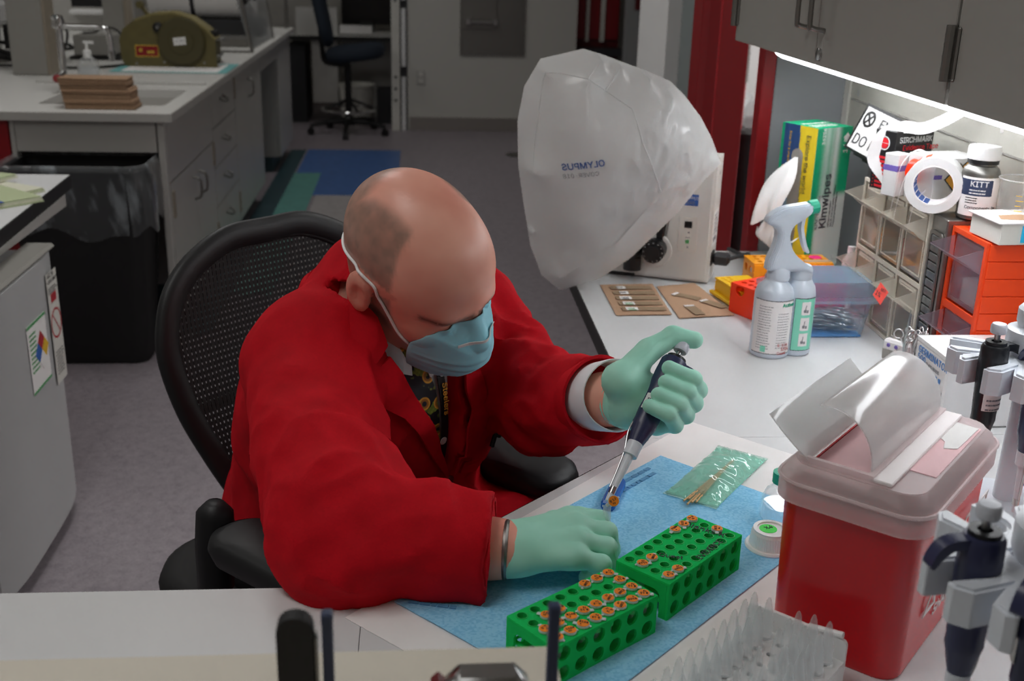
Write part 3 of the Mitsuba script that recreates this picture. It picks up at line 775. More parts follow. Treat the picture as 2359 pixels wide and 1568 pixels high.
k = thing('microscope', 'white microscope with a black focus knob half under the plastic cover', 'microscope')
arm = sg.Polygon([(0, .0), (.262, 0), (.262, .045), (.16, .052), (.118, .07), (.10, .10), (.092, .17), (.086, .262), (.0, .265)]).buffer(.008).buffer(-.008)
rim = []
for o, z in ((-.012, -.012), (-.003, -.002), (0, .008), (0, .085), (-.012, .10)):
    q = arm.buffer(o, quad_segs=4)
    pts = np.asarray(q.exterior.coords)[:-1]
    rr = sg.LinearRing(pts)
    rim.append([(*rr.interpolate(t, normalized=True).coords[0], -z) for t in np.linspace(0, 1, 160, endpoint=False)])
body = cat([ext(arm.buffer(-.006), .108, -.100), ext(arm, .092, -.09)])
mpart(k, 'stand', body, 'scope', 30, at=MS)
mpart(k, 'top_arm', mv(bx(.02, .27, .21, .268, -.08, -.01, .02), np.eye(4)), 'scope', at=MS)
mpart(k, 'handle', tube(curve([(.055, .266, -.075), (.052, .275, -.06), (.05, .276, -.03), (.05, .266, -.015)], 6), .006, 8), 'offwhite', at=MS)
mpart(k, 'stage', cat([bx(.10, .24, .125, .14, -.14, .05, .004), bx(.10, .118, .07, .19, -.07, .013, .003), bx(.11, .15, .10, .125, -.06, .0, .004)]), 'black', at=MS)
mpart(k, 'condenser', cat([tube([(.175, .085, -.045), (.175, .125, -.045)], .028, 24)]), 'dark', at=MS)
kb = mpart(k, 'focus_knob', cat([tube([(.115, .067, .009), (.115, .067, .05)], .0235, 30), tube([(.115, .067, .05), (.115, .067, .062)], .016, 24)]), 'black', at=MS)
mpart(kb, 'dots', cat([lathe([(0, .05), (.0013, .05), (0, .0506)], 6, (.115 + .020 * math.cos(a), .067 + .020 * math.sin(a), 0)) for a in np.linspace(0, 2 * np.pi, 13)[:-1]]), 'white', False, at=MS, kind='stuff')
mpart(k, 'stage_knob', cat([mv(lathe([(0, 0), (.019, 0), (.019, .028), (.017, .03), (.017, .032), (.020, .034), (.020, .058), (.017, .064), (0, .064)], 24), frame((.163, .018, .022), (1, 0, 0), (0, 0, -1))), tube([(.163, .08, .022), (.163, .10, .022)], .006, 10)]), 'black', at=MS)
mpart(k, 'knob_ring', mv(lathe([(.0, 0), (.038, 0), (.036, .003), (0, .004)], 36), place(.118, .062, .0085)), 'scope', at=MS)
mpart(k, 'base_foot', bx(.16, .25, -.003, .008, -.09, .003, .001), 'black', at=MS)
b = mpart(k, 'name_plate', bx(-.019, .019, -.012, .012, 0, .0012, .0004), 'scope_blue', at=MS @ place(-.052, .178, .008))
part(b, 'lettering', mv(txt('OLYMPUS', .0062, center=True), MS @ place(-.052, .1825, .0094)), 'white', False)
part(b, 'lettering', mv(txt('BX45', .007, center=True), MS @ place(-.052, .1725, .0094)), 'ink_soft', False)
mpart(k, 'switch_panel', bx(.030, .070, .065, .142, .0075, .0092, .0004), 'offwhite', at=MS)
mpart(k, 'display', bx(.042, .058, .118, .132, .009, .0105, .0004), 'black_gloss', at=MS)
mpart(k, 'button', bx(.046, .054, .084, .092, .009, .0105, .0004), 'sticker_green', at=MS)
mpart(k, 'panel_mark', cat([bx(.046, .05, .106, .110, .0092, .0096, 0), bx(.045, .055, .096, .0975, .0092, .0096, 0), bx(.047, .05, .074, .078, .0092, .0096, 0)]), 'ink_soft', False, at=MS, kind='stuff')
MR = frame(MS[:3, 3] + [0, 0, 0], MS[:3, :3] @ [0, 0, -1], (0, 0, 1))       # rear face of the arm
part(k, 'rating_label', bx(.012, .075, .075, .15, 0, .0008, 0), 'paper', at=MR)
part(k, 'rating_print', cat([lines(6, .05, .004, .008, place(.018, .142, .001), 9), bx(.02, .06, .084, .094, .0008, .0012, 0)]), 'ink_soft', False, at=MR)
part(k, 'inlet', bx(.012, .05, .034, .062, -.002, .003, .001), 'black', at=MR)
part(k, 'rear_screw', mv(lathe([(0, 0), (.005, 0), (0, .001)], 12), place(.05, .23, .0)), 'cab_grey', at=MR)
k = thing('power_cable', 'black power cable plugged into the back of the microscope', 'cord')
p0 = MR[:3, 3] + MR[:3, :3] @ [.03, .048, .004]
part(k, 'plug', mv(bx(-.016, .016, -.012, .012, 0, .035, .005), frame(p0, MR[:3, 0], MR[:3, 1])), 'dark')
part(k, 'cable', tube(curve([p0 + MR[:3, 2] * .03, p0 + [.055, .0, .004], p0 + [.085, .03, .0], p0 + [.10, .08, -.02], (.76, 2.46, DZ + .01), (.74, 2.535, DZ + .008)], 8), .0048, 8), 'dark')

# plastic cover draped over the microscope head
CO = np.array([0.0, 2.25, 0.0])
C_out = [(.247, 1.215, 2.29), (.333, 1.236, 2.29), (.372, 1.226, 2.28), (.410, 1.213, 2.28), (.462, 1.196, 2.28), (.513, 1.176, 2.28), (.545, 1.148, 2.28), (.582, 1.105, 2.28), (.606, 1.064, 2.27), (.624, 1.016, 2.25), (.581, .994, 2.20), (.521, .929, 2.17), (.43, .834, 2.17), (.375, .783, 2.20), (.301, .742, 2.25), (.263, .768, 2.27), (.238, .83, 2.28), (.222, .917, 2.29), (.208, 1.0, 2.29), (.204, 1.09, 2.29), (.216, 1.16, 2.29)]
C_back = [(x, z, 2.34 if 9 < i < 14 else y) for i, (x, z, y) in enumerate(C_out)]
mat_clear('cover', .66, 'f8fafa', .35, .22)
from scipy.spatial import Delaunay
from scipy.interpolate import LinearNDInterpolator


from scipy.interpolate import RBFInterpolator


def drape(outline, inner, seed, step=.0055, amp=.0055):
    """A sheet stretched smoothly over control points (x, z, y) inside its outline, with crinkles."""
    pts = np.array(list(outline) + list(inner))
    ring_ = sg.Polygon([a[:2] for a in outline])
    bd = np.asarray(ring_.exterior.segmentize(step).coords)[:-1]
    bo = np.array([ring_.exterior.project(sg.Point(a[:2])) for a in outline] + [ring_.exterior.length])
    by = np.interp([ring_.exterior.project(sg.Point(q)) for q in bd], bo, [a[2] for a in outline] + [outline[0][2]])
    rbf = RBFInterpolator(np.vstack([bd[::3], pts[len(outline):, :2]]), np.concatenate([by[::3], pts[len(outline):, 2]]), kernel='linear', smoothing=1e-4)
    x0, z0, x1, z1 = ring_.bounds
    gx, gz = np.meshgrid(np.arange(x0, x1, step), np.arange(z0, z1, step))
    gp = np.array([p for p in zip(gx.ravel(), gz.ravel()) if ring_.buffer(-step * .5).contains(sg.Point(p))])
    P = np.vstack([bd, gp])
    y = np.concatenate([by, rbf(gp)])
    tri = Delaunay(P).simplices
    tri = tri[shapely.contains_xy(ring_.buffer(1e-4), *P[tri].mean(1).T)]
    d = P[tri[:, 1]] - P[tri[:, 0]]
    e = P[tri[:, 2]] - P[tri[:, 0]]
    sw = d[:, 0] * e[:, 1] - d[:, 1] * e[:, 0] < 0
    tri[sw] = tri[sw][:, ::-1]
    dd = np.array([ring_.exterior.distance(sg.Point(a)) for a in P])
    w = np.clip(dd / .02, 0, 1) * (.35 + .9 * np.clip((P[:, 0] - .36) / .12, 0, 1))
    v = np.stack([P[:, 0], y, P[:, 1]], 1)
    n1 = meshkit.fbm(np.stack([P[:, 0] * 34 - P[:, 1] * 10, P[:, 1] * 15 + P[:, 0] * 9, P[:, 0] * 0 + seed], 1), 4, seed)
    n2 = meshkit.fbm(np.stack([P[:, 0] * 80, P[:, 1] * 60, P[:, 0] * 0 + seed], 1), 3, seed + 5)
    v[:, 1] -= w * amp * (2.6 * (.5 - np.abs(2 * n1 - 1)) + .8 * (.5 - np.abs(2 * n2 - 1)))
    return trimesh.Trimesh(v, tri, process=False), LinearNDInterpolator(P, v[:, 1])


front_in = [(.248, 1.198, 2.19), (.227, 1.008, 2.155), (.229, .865, 2.17), (.289, .783, 2.2), (.322, 1.194, 2.13), (.359, 1.174, 2.15), (.402, 1.145, 2.1), (.359, 1.222, 2.2), (.398, 1.213, 2.19), (.311, 1.039, 2.09), (.31, .918, 2.1), (.362, .855, 2.14), (.421, 1.085, 2.07), (.467, .988, 2.1), (.388, .983, 2.08), (.484, 1.167, 2.12), (.525, 1.101, 2.13), (.521, 1.018, 2.12), (.568, 1.061, 2.17), (.416, .914, 2.12), (.446, 1.196, 2.15), (.279, 1.099, 2.12)]
back_in = [(.30, 1.13, 2.42), (.27, .95, 2.41), (.40, 1.10, 2.44), (.42, .96, 2.44), (.52, 1.05, 2.43), (.33, .87, 2.40)]
fm_, fI = drape(C_out, front_in, 3)
bm_, bI = drape(C_back, back_in, 11, .012)
k = thing('plastic_cover', 'translucent plastic dust cover hanging off the white microscope', 'cover')
part(k, 'sheet', fm_, 'cover', True)
part(k, 'back_sheet', bm_, 'cover', True)
hem = [(.624, 1.016, 2.25), (.581, .994, 2.2), (.521, .929, 2.17), (.43, .834, 2.17), (.375, .783, 2.2), (.301, .742, 2.25)]
hem_up = [(.6, 1.045, 2.24), (.537, 1.041, 2.16), (.462, .973, 2.11), (.392, .878, 2.12), (.331, .823, 2.16), (.28, .762, 2.24)]
hs = np.linspace(0, 1, 40)
hA, hB = (np.stack([np.interp(hs, np.linspace(0, 1, 6), [a[i] for a in h]) for i in (0, 2, 1)], 1) for h in (hem, hem_up))
gh = []
for t in np.linspace(0, 1, 5):
    q = hA * (1 - t) + hB * t
    q[:, 1] -= .004 + .006 * math.sin(np.pi * t) * (1 + .5 * np.sin(hs * 30))
    gh.append(q)
part(k, 'hem', sheet(np.array(gh)), 'cover', True)
for pts in ([(.248, 1.198), (.322, 1.194), (.402, 1.145), (.421, 1.085), (.467, .988)], [(.359, 1.174), (.398, 1.213)], [(.227, 1.008), (.248, 1.198)], [(.322, 1.194), (.359, 1.222)]):
    q = np.vstack([np.linspace(pts[i], pts[i + 1], 12) for i in range(len(pts) - 1)])
    y = np.array([float(np.nan_to_num(fI(*a), nan=2.2)) for a in q]) - .0015
    part(k, 'seam', tube(np.stack([q[:, 0], y, q[:, 1]], 1), .0013, 6), 'cover')


def on_cover(mesh, x, z, ang):
    """Lays flat lettering, mirrored as the photograph shows it, on the front sheet of the cover."""
    v = mesh.vertices * [-1, 1, 1]
    a = math.radians(ang)
    X = x + v[:, 0] * math.cos(a) - v[:, 1] * math.sin(a)
    Zz = z + v[:, 0] * math.sin(a) + v[:, 1] * math.cos(a)
    y = np.array([float(fI(px, pz)) for px, pz in zip(X, Zz)]) - .0045 - v[:, 2]
    m = trimesh.Trimesh(np.stack([X, y, Zz], 1), mesh.faces, process=False)
    return m


part(k, 'lettering', on_cover(txt('OLYMPUS', .0115, bold=True, center=True), .313, 1.039, 14), 'scope_blue', False, label='blue mirrored lettering')
part(k, 'lettering', on_cover(txt('COVER-018', .008, center=True), .310, 1.020, 13), 'ink_soft', False, label='grey mirrored lettering')

# ---------------------------------------------------------------- envelopes
def envelope(name, quad, label, seed):
    q = np.asarray(quad, float)
    u, v = np.meshgrid(np.linspace(0, 1, 14), np.linspace(0, 1, 14), indexing='ij')
    P = (q[0] * ((1 - u) * (1 - v))[..., None] + q[1] * (u * (1 - v))[..., None] + q[2] * (u * v)[..., None] + q[3] * ((1 - u) * v)[..., None])
    z = DZ + .0015 + .0022 * meshkit.fbm(np.stack([P[..., 0] * 18, P[..., 1] * 18, P[..., 0] * 0 + seed], -1), 2, seed)
    k = thing(name, label, 'envelope', 'kraft envelopes on the desk')
    part(k, 'paper', sheet(np.dstack([P, z]), .0008), 'kraft', 50)
    return k


mat('kraft_ink', '8e785f', .8)
k = envelope('kraft_envelope', [(.387, 2.255), (.501, 2.262), (.498, 2.052), (.387, 2.049)], 'brown paper envelope with a column of five labels in front of the microscope', 1)
for i in range(5):
    y = 2.225 - .036 * i
    lb = part(k, 'label_strip', bx(.40 + .004, .492, y - .010, y + .012, DZ + .0045, DZ + .0049, 0), 'kraft_ink', False)
    part(lb, 'stamp', cat([bx(.418 if i < 2 else .412, .436, y - .009, y + .011, DZ + .0049, DZ + .0052, 0)]), 'paper', False)
    part(lb, 'print', lines(1 + (i > 1), .016, .004, .008, place(.416, y + .001, DZ + .0053), i), 'ink' if i < 3 else 'sticker_green', False)
k = envelope('kraft_envelope', [(.507, 2.243), (.594, 2.266), (.624, 2.049), (.508, 2.03)], 'brown paper envelope with three scattered labels beside the yellow rack', 2)
for x, y, a in ((.553, 2.165, -40), (.548, 2.075, -80), (.597, 2.115, -55)):
    m4 = place(x, y, DZ + .0048, a)
    lb = part(k, 'label_strip', bx(-.03, .03, -.011, .011, 0, .0004, 0), 'kraft_ink', False, at=m4)
    part(lb, 'stamp', bx(-.03, -.022, -.011, .011, .0004, .0007, 0), 'paper', False, at=m4)

# ---------------------------------------------------------------- colourful racks
mat('orange', 'f7a21b', .35)
mat('yellow', 'f2c21c', .4)
mat('red_orange', 'ff3a12', .35)
mat('pink_dot', 'f0147c', .5)
mat('hole_orange', 'c97a10', .6)


def ring_holes(cx, cy, r, n=20):
    return sg.Point(cx, cy).buffer(r, quad_segs=n // 4)


k = thing('four_way_rack', 'orange four-way tube rack with pink dots behind the spray bottle', 'rack')
om = place(.698, 2.192, DZ + .001, 2)
W4, D4, H4 = .172, .070, .066
topp = sg.box(0, 0, W4, D4)
for i in range(8):
    for j in range(3):
        topp = topp.difference(ring_holes(.018 + i * .02, .018 + j * .02, .006, 12))
part(k, 'top', ext(topp, .003, H4 - .003), 'orange', False, at=om)
ff = sg.box(0, 0, W4, H4 - .003)
for i in range(5):
    ff = ff.difference(ring_holes(.028 + i * .034, .030, .0145))
part(k, 'side', mv(ext(ff, .003), frame((0, 0, 0), (1, 0, 0), (0, 0, 1))), 'orange', False, at=om)
part(k, 'side', mv(ext(ff, .003), frame((0, D4 - .001, 0), (1, 0, 0), (0, 0, 1))), 'orange', False, at=om)
ee = sg.box(0, 0, D4 - .007, H4 - .003)
for i in range(2):
    for j in range(2):
        ee = ee.difference(ring_holes(.018 + i * .028, .018 + j * .030, .0085))
for x in (.0, W4 - .003):
    part(k, 'end', mv(ext(ee, .003), frame((x, .0035, 0), (0, 1, 0), (0, 0, 1))), 'orange', False, at=om)
for x, y in ((.085, .045), (.15, .048)):
    part(k, 'dot', lathe([(0, H4), (.0135, H4), (.013, H4 + .0008), (0, H4 + .0008)], 24, (x, y, 0)), 'pink_dot', at=om, label='pink dot')
part(k, 'writing_strip', bx(.115, .172, .01, .026, H4, H4 + .0006, 0), 'kraft', False, at=om)
k = thing('small_yellow_rack', 'small yellow tube rack left of the red-orange rack', 'rack')
ym = place(.640, 2.076, DZ + .001, 12)
yt = sg.box(0, 0, .075, .115)
for i in range(2):
    for j in range(8):
        yt = yt.difference(ring_holes(.012 + i * .014, .012 + j * .0132, .004, 12))
part(k, 'body', cat([bx(0, .075, 0, .115, 0, .034, .003)]), 'yellow', at=ym)
part(k, 'top', ext(yt, .004, .0345), 'yellow', False, at=ym)
part(k, 'flange', bx(-.010, .0, -.002, .117, .004, .012, .002), 'yellow', at=ym)
k = thing('small_red_rack', 'fluorescent red-orange rack partly behind the spray bottle', 'rack')
rm_ = place(.652, 2.018, DZ + .001, 28)
part(k, 'top', ext(sg.box(0, 0, .10, .07).difference(sg.MultiPoint([(.02 + .02 * i, .018 + .018 * j) for i in range(4) for j in range(3)]).buffer(.006)), .003, .057), 'red_orange', False, at=rm_)
fr_ = sg.box(0, 0, .10, .057).difference(ring_holes(.03, .046, .011))
part(k, 'side', mv(ext(fr_, .003), frame((0, .003, 0), (1, 0, 0), (0, 0, 1))), 'red_orange', False, at=rm_)
part(k, 'side', mv(ext(sg.box(0, 0, .10, .057), .003), frame((0, .07, 0), (1, 0, 0), (0, 0, 1))), 'red_orange', False, at=rm_)
for x in (0, .097):
    part(k, 'end', mv(ext(sg.box(0, 0, .063, .057).difference(ring_holes(.04, .05, .012)), .003), frame((x, .0035, 0), (0, 1, 0), (0, 0, 1))), 'red_orange', False, at=rm_)
k = thing('pink_rack', 'pink tube rack seen through the blue container', 'rack')
mat('pink', 'f2307a', .45)
pk = place(.755, 2.075, DZ + .001, 0)
pf = sg.box(0, 0, .10, .07).difference(ring_holes(.07, .055, .008)).difference(ring_holes(.07, .018, .008))
part(k, 'front', mv(ext(pf, .003), frame((0, .003, 0), (1, 0, 0), (0, 0, 1))), 'pink', False, at=pk)
part(k, 'top', bx(0, .10, .0, .08, .0705, .0735, .0005), 'pink', at=pk)
for x in (0, .097):
    part(k, 'end', bx(x, x + .003, .0035, .08, 0, .07, 0), 'pink', False, at=pk)

# ---------------------------------------------------------------- blue container with instruments
mat_clear('blue_tub', .15, 'a6d6f4', .25)
mat('blue_floor', '3f86c4', .5)
k = thing('blue_container', 'pale blue lidded plastic container full of steel instruments', 'container')
bm = place(.756, 1.972, DZ + .001)
def rr_ring(w, d, r, z):
    return [(x, y, z) for x, y in rrpts(w, d, r)]
part(k, 'tub', loft([rr_ring(.150, .105, .015, 0), rr_ring(.158, .112, .018, .006), rr_ring(.180, .130, .02, .075)], False), 'blue_tub', 40, at=bm)
part(k, 'floor', bx(-.074, .074, -.052, .052, .001, .004, .001), 'blue_floor', at=bm)
part(k, 'rim', loft([rr_ring(.182, .132, .02, .074), rr_ring(.205, .155, .025, .073), rr_ring(.207, .157, .026, .079), rr_ring(.184, .134, .02, .082)], False), 'blue_tub', 40, at=bm)
mat_clear('blue_lid', .30, 'b4dcf6', .25, .1)
part(k, 'lid', cat([loft([rr_ring(.184, .134, .02, .082), rr_ring(.172, .124, .02, .105), rr_ring(.166, .118, .018, .108)], False), loft([rr_ring(.166, .118, .018, .108), rr_ring(.140, .096, .012, .1075), rr_ring(.136, .092, .012, .1045), rr_ring(.01, .008, .002, .1045)], True)]), 'blue_lid', 40, at=bm)
part(k, 'emboss', cat([ext(rrect(.07, .045, .012).difference(rrect(.067, .042, .0105)), .0012, .1048), ext(rrect(.045, .02, .009).difference(rrect(.042, .017, .008)), .0012, .1048)]), 'blue_tub', False, at=bm)
r3 = np.random.default_rng(12)


def scissor_meshes(L=.12):
    """Pair of scissors along +x, rings at the +x end, in the xy plane."""
    ms = []
    for s in (1, -1):
        ms.append(cat([sweep([(0, 0, 0), (.45 * L, s * .001, s * .0008), (.62 * L, -s * .003, 0), (.8 * L, -s * .009, 0)], ring(.0026, 8, .0016), scale=[.3, 1.1, 1.1, .8]),
                       tube([(.9 * L + .013 * math.cos(a), -s * .014 + .010 * math.sin(a), 0) for a in np.linspace(0, 2 * np.pi, 21)[:-1]], .0019, 8, True)]))
    ms.append(lathe([(0, -.003), (.003, -.003), (.003, .003), (0, .003)], 10, (.48 * L, 0, 0)))
    return ms


SC = scissor_meshes()
for i, (x, y, z, a, tilt_) in enumerate(((-.055, -.03, .018, 12, 8), (-.06, -.012, .028, 2, 3), (-.05, .01, .022, -8, 5), (-.058, .028, .014, 6, 10), (-.045, -.034, .010, 20, 3), (-.062, .0, .012, -3, 4))):
    t = math.radians(tilt_)
    R_ = np.eye(4)
    R_[:3, :3] = [[math.cos(t), 0, math.sin(t)], [0, 1, 0], [-math.sin(t), 0, math.cos(t)]]
    m4 = bm @ place(x, y, z + .014 * (tilt_ > 0), a) @ R_
    k = thing('scissors', 'steel scissors lying in the blue container', 'scissors', 'scissors in the blue container')
    part(k, 'blade', SC[0], 'chrome', 50, at=m4)
    part(k, 'blade', SC[1], 'chrome', 50, at=m4)
    part(k, 'pivot', SC[2], 'steel', at=m4)
for i in range(9):
    a, x, y, z = r3.uniform(-25, 25), r3.uniform(-.06, -.03), r3.uniform(-.035, .035), r3.uniform(.008, .03)
    one('forceps', cat([sweep([(0, s * .001, 0), (.03, s * .004, 0), (.075, s * .005, 0), (.105, 0, 0)], ring(.0028, 6, .001), scale=[.3, .8, 1, 1]) for s in (1, -1)]), 'steel', 'steel forceps lying in the blue container', 'forceps', 'forceps in the blue container', at=bm @ place(x, y, z, a))

# ---------------------------------------------------------------- twin spray bottle
mat('spray', 'c9d4df', .3)
mat('spray_green', '0f9a78', .4)
mat('mint', '7fd3b8', .5)
k = thing('spray_bottle', 'pale blue-grey twin-chamber spray bottle with a green nozzle', 'spray bottle')
sp = place(.641, 1.838, DZ + .0005, 2)
for cx, cy, r, nm in ((-.014, .0, .0345, 'large'), (.034, .006, .0285, 'small')):
    prof = [(0, 0), (r - .003, 0), (r, .004), (r, .112), (r * .9, .125), (.019, .136), (.0165, .140), (.0165, .150), (0, .150)]
    part(k, 'chamber', lathe(prof, 40, (cx, cy, 0)), 'spray', 45, at=sp)
    part(k, 'collar', lathe([(0, .138), (.0185, .138), (.0195, .142), (.0185, .158), (.016, .162), (0, .162)], 30, (cx + (.004 if cx < 0 else -.001), cy, 0)), 'spray', 40, at=sp)
hd = sg.Polygon(curve([(-.036, .157), (-.034, .176), (-.026, .20), (-.0235, .222), (-.030, .233), (-.043, .240), (-.040, .252), (-.018, .266), (.012, .272), (.030, .274), (.036, .268), (.034, .258), (.022, .247), (.006, .236), (.0, .222), (.002, .205), (.012, .186), (.034, .168), (.046, .160), (.047, .152), (.034, .153), (.01, .154), (-.015, .153), (-.036, .157)], 5)).buffer(0)
rg = []
for o, z in ((-.009, -.0165), (-.003, -.0145), (0, -.009), (0, .009), (-.003, .0145), (-.009, .0165)):
    q = hd.buffer(o)
    q = max(getattr(q, 'geoms', [q]), key=lambda g: g.area)
    rr = sg.LinearRing(np.asarray(q.exterior.coords))
    rg.append(ext(q, .0004, z))
spb = m3.Manifold.batch_hull([])if False else None
layers = []
for o, h in ((-.0095, .033), (-.0065, .0315), (-.004, .0285), (-.002, .0245), (0, .018)):
    q = hd.buffer(o, join_style=1)
    q = max(getattr(q, 'geoms', [q]), key=lambda g: g.area)
    layers.append(ext(q, h, -h / 2))
hm = mv(cat(layers), frame((0, 0, 0), (1, 0, 0), (0, 0, 1)))
part(k, 'spray_head', hm, 'spray', 60, at=sp)
part(k, 'trigger', mv(ext(sg.LineString(curve([(.021, .248), (.020, .232), (.024, .215), (.029, .200), (.0345, .189)], 6)).buffer(.0028), .018, -.009), frame((0, 0, 0), (1, 0, 0), (0, 0, 1))), 'spray', 40, at=sp)
part(k, 'nozzle', mv(lathe([(0, 0), (.011, 0), (.0125, .002), (.0125, .016), (.009, .018), (.004, .017), (0, .017)], 12), frame((.030, 0, .2655), (0, 1, 0), (-.2, 0, 1))), 'spray_green', 20, at=sp, label='green nozzle')


def wrap(r, a0, a1, z0, z1, cx, cy, n=20):
    """A label round a cylinder, angles in degrees from -y towards +x."""
    a = np.radians(np.linspace(a0, a1, n))
    return sheet([[(cx + r * math.sin(t), cy - r * math.cos(t), z) for z in np.linspace(z0, z1, 3)] for t in a], .0004)


def wrap_mesh(mesh, r, a0, z0, cx, cy):
    """Bends flat lettering (x along, y up, z out) round the cylinder from angle a0."""
    v = mesh.vertices
    t = math.radians(a0) + v[:, 0] / r
    rr = r + v[:, 2]
    return trimesh.Trimesh(np.stack([cx + rr * np.sin(t), cy - rr * np.cos(t), z0 + v[:, 1]], 1), mesh.faces, process=False)


lb = part(k, 'label_sheet', wrap(.0349, -80, 52, .010, .107, -.014, 0), 'paper', True, at=sp)
part(lb, 'border', cat([wrap(.0351, -80, 52, .0095, .0105, -.014, 0), wrap(.0351, -80, 52, .1065, .1075, -.014, 0), wrap(.0351, 50.5, 52, .010, .107, -.014, 0, 3)]), 'ink', True, at=sp)
part(lb, 'print', wrap_mesh(cat([lines(17, .026, .0011, .0048, place(0, .096, 0), 21), lines(14, .024, .0010, .0048, place(.036, .084, 0), 22)]), .0352, -62, 0, -.014, 0), 'ink_soft', False, at=sp)
part(lb, 'logo', wrap_mesh(txt('Activan', .0062, place(.042, .097, 0), bold=True), .0353, -62, 0, -.014, 0), 'spray_green', False, at=sp)
part(lb, 'handwriting', wrap_mesh(cat([txt('R  5.06', .005, place(.040, .024, 0)), txt('5/06', .006, place(.047, .016, 0)), txt('Count', .005, place(.04, .009, 0))]), .0353, -62, 0, -.014, 0), 'sticker_red', False, at=sp)
part(lb, 'green_block', wrap_mesh(bx(.010, .019, .013, .024, 0, .0004, 0), .0352, -62, 0, -.014, 0), 'mint', False, at=sp)
lb = part(k, 'label_sheet', wrap(.0288, -32, 52, .012, .108, .034, .006), 'mint', True, at=sp, label='mint green side label')
part(lb, 'border', cat([wrap(.029, -33, 53, .0115, .0125, .034, .006), wrap(.029, -33, 53, .1075, .1085, .034, .006), wrap(.029, -33.5, -32, .012, .108, .034, .006, 3)]), 'ink', True, at=sp)
for z in (.020, .049, .078):
    pw = part(lb, 'picture_panel', wrap(.0292, -8, 26, z, z + .024, .034, .006), 'paper', True, at=sp)
for z in (.020, .049, .078):
    part(lb, 'picture_mark', wrap_mesh(cat([bx(.004, .009, .005, .010, 0, .0004, 0), mv(bx(.005, .0062, .010, .019, 0, .0004, 0), place(0, 0, 0, -8)), bx(.010, .013, .004, .009, 0, .0004, 0)]), .0294, -8, z, .034, .006), 'ink_soft', False, at=sp)

# ---------------------------------------------------------------- tall tissue box
mat('tissue', 'eeeeee', .9)
KA = 27.0
kb = place(.832, 2.270, DZ + .0005, KA)
KW, KD, KH = .100, .105, .335
GREEN, WHITE_, NAVY, YEL = np.array(lin('0b8f62')), np.array(lin('dfe6e1')), np.array(lin('23406f')), np.array(lin('e8cf2a'))
k = thing('tissue_box', 'tall green lab tissue box standing on end by the wall', 'tissue box')
bod = bx(0, KW, 0, KD, 0, KH, .0015)
mat('box_green', '0b8f62', .5)
part(k, 'carton', bod, 'box_green', at=kb)


def kim_face(u, v):
    a = math.exp(-((u - .56) / .09) ** 2) * .9 * (v > .50) + math.exp(-((u - .30) / .10) ** 2) * .55 * (v > .3)
    a = max(a, float(smooth01(.60, .54, v)) * float(smooth01(.36, .30, .0 + abs(v - .42))) * .96 * float(smooth01(.12, .25, u)))
    a = max(a, .65 * math.exp(-((u - .62) / .22) ** 2) * float(smooth01(.36, .25, v)))
    a = max(a, .5 * math.exp(-((u - .45) / .05) ** 2))
    a = min(1, a)
    return GREEN * (1 - a) + WHITE_ * a


def smooth01(a, b, x):
    t = min(1, max(0, (x - a) / (b - a)))
    return t * t * (3 - 2 * t)


KF = kb @ frame((0, -.0006, 0), (1, 0, 0), (0, 0, 1))
part(k, 'printed_face', print_sheet(KW, KH, kim_face, 40, 80), None, at=KF)
KT = KF @ np.array([[0, -1, 0, 0], [1, 0, 0, 0], [0, 0, 1, 0], [0, 0, 0, 1.0]])      # lettering that runs up the box
def kt(s, h, x, y, m, bold=False, depth=.0004):
    part(k, 'lettering', mv(meshkit.text_mesh(s, h, depth, bold), KT @ place(x, y, .0002)), m, False)
kt('Kimwipes', .019, .118, -.050, 'ink', True)
kt('KIMTECH', .0085, .118, -.026, 'ink')
kt('SCIENCE', .005, .162, -.026, 'ink_soft')
for i, s in enumerate(('Delicate Task Wipers', 'Essuie-tout pour taches delicates', 'Panos para tareas delicadas')):
    kt(s, .0042, .120, -.060 - .008 * i, 'ink')
kt('140', .013, .278, -.090, 'paper', True)
kt('34256', .008, .300, -.020, 'paper', True)
kt('Kimberly-Clark', .0045, .012, -.086, 'paper')
part(k, 'logo', mv(cat([mv(bx(-.0075, .0075, -.0075, .0075, 0, .0004, 0), place(0, 0, 0, 45))]), KF @ place(.085, .313, .0003)), 'paper', False, label='white diamond mark')
# the opening side with its picture and slot
KO = kb @ frame((-.0006, KD, 0), (0, -1, 0), (0, 0, 1))
part(k, 'printed_face', print_sheet(KD, KH, lambda u, v: YEL if (u > .50 + .18 * (1 - v) and u < .97) else (GREEN if (u < .08 or u >= .97) else (NAVY if v > .55 else np.array(lin('7f9fb5')) * (.8 + .4 * v))), 60, 60), None, at=KO)
part(k, 'slot', mv(ext(sg.LineString([(.052, .10), (.052, .27)]).buffer(.016), .0006), KO @ place(0, 0, .0003)), 'cab_grey', False, label='oval slot')
for s, h, x, y, m in (('Explore the world', .011, -.318, .074, 'ink'), ('on a trip to the wilds', .006, -.24, .066, 'ink'), ('win', .020, -.25, .012, 'yellow'), ('Enter for a chance to', .006, -.32, .024, 'yellow')):
    part(k, 'lettering', mv(meshkit.text_mesh(s, h, .0004, h > .015), KO @ np.array([[0, 1, 0, 0], [-1, 0, 0, 0], [0, 0, 1, 0], [0, 0, 0, 1.0]]) @ place(x, y, .0003)), m, False)
part(k, 'lettering', mv(cat([meshkit.text_mesh('Kimwipes', .012, .0004, True)]), kb @ place(.012, .055, KH + .0003)), 'paper', False)
part(k, 'lettering', mv(lines(3, .08, .004, .009, place(0, 0, 0), 31), kb @ place(.010, .04, KH + .0003)), 'paper', False)
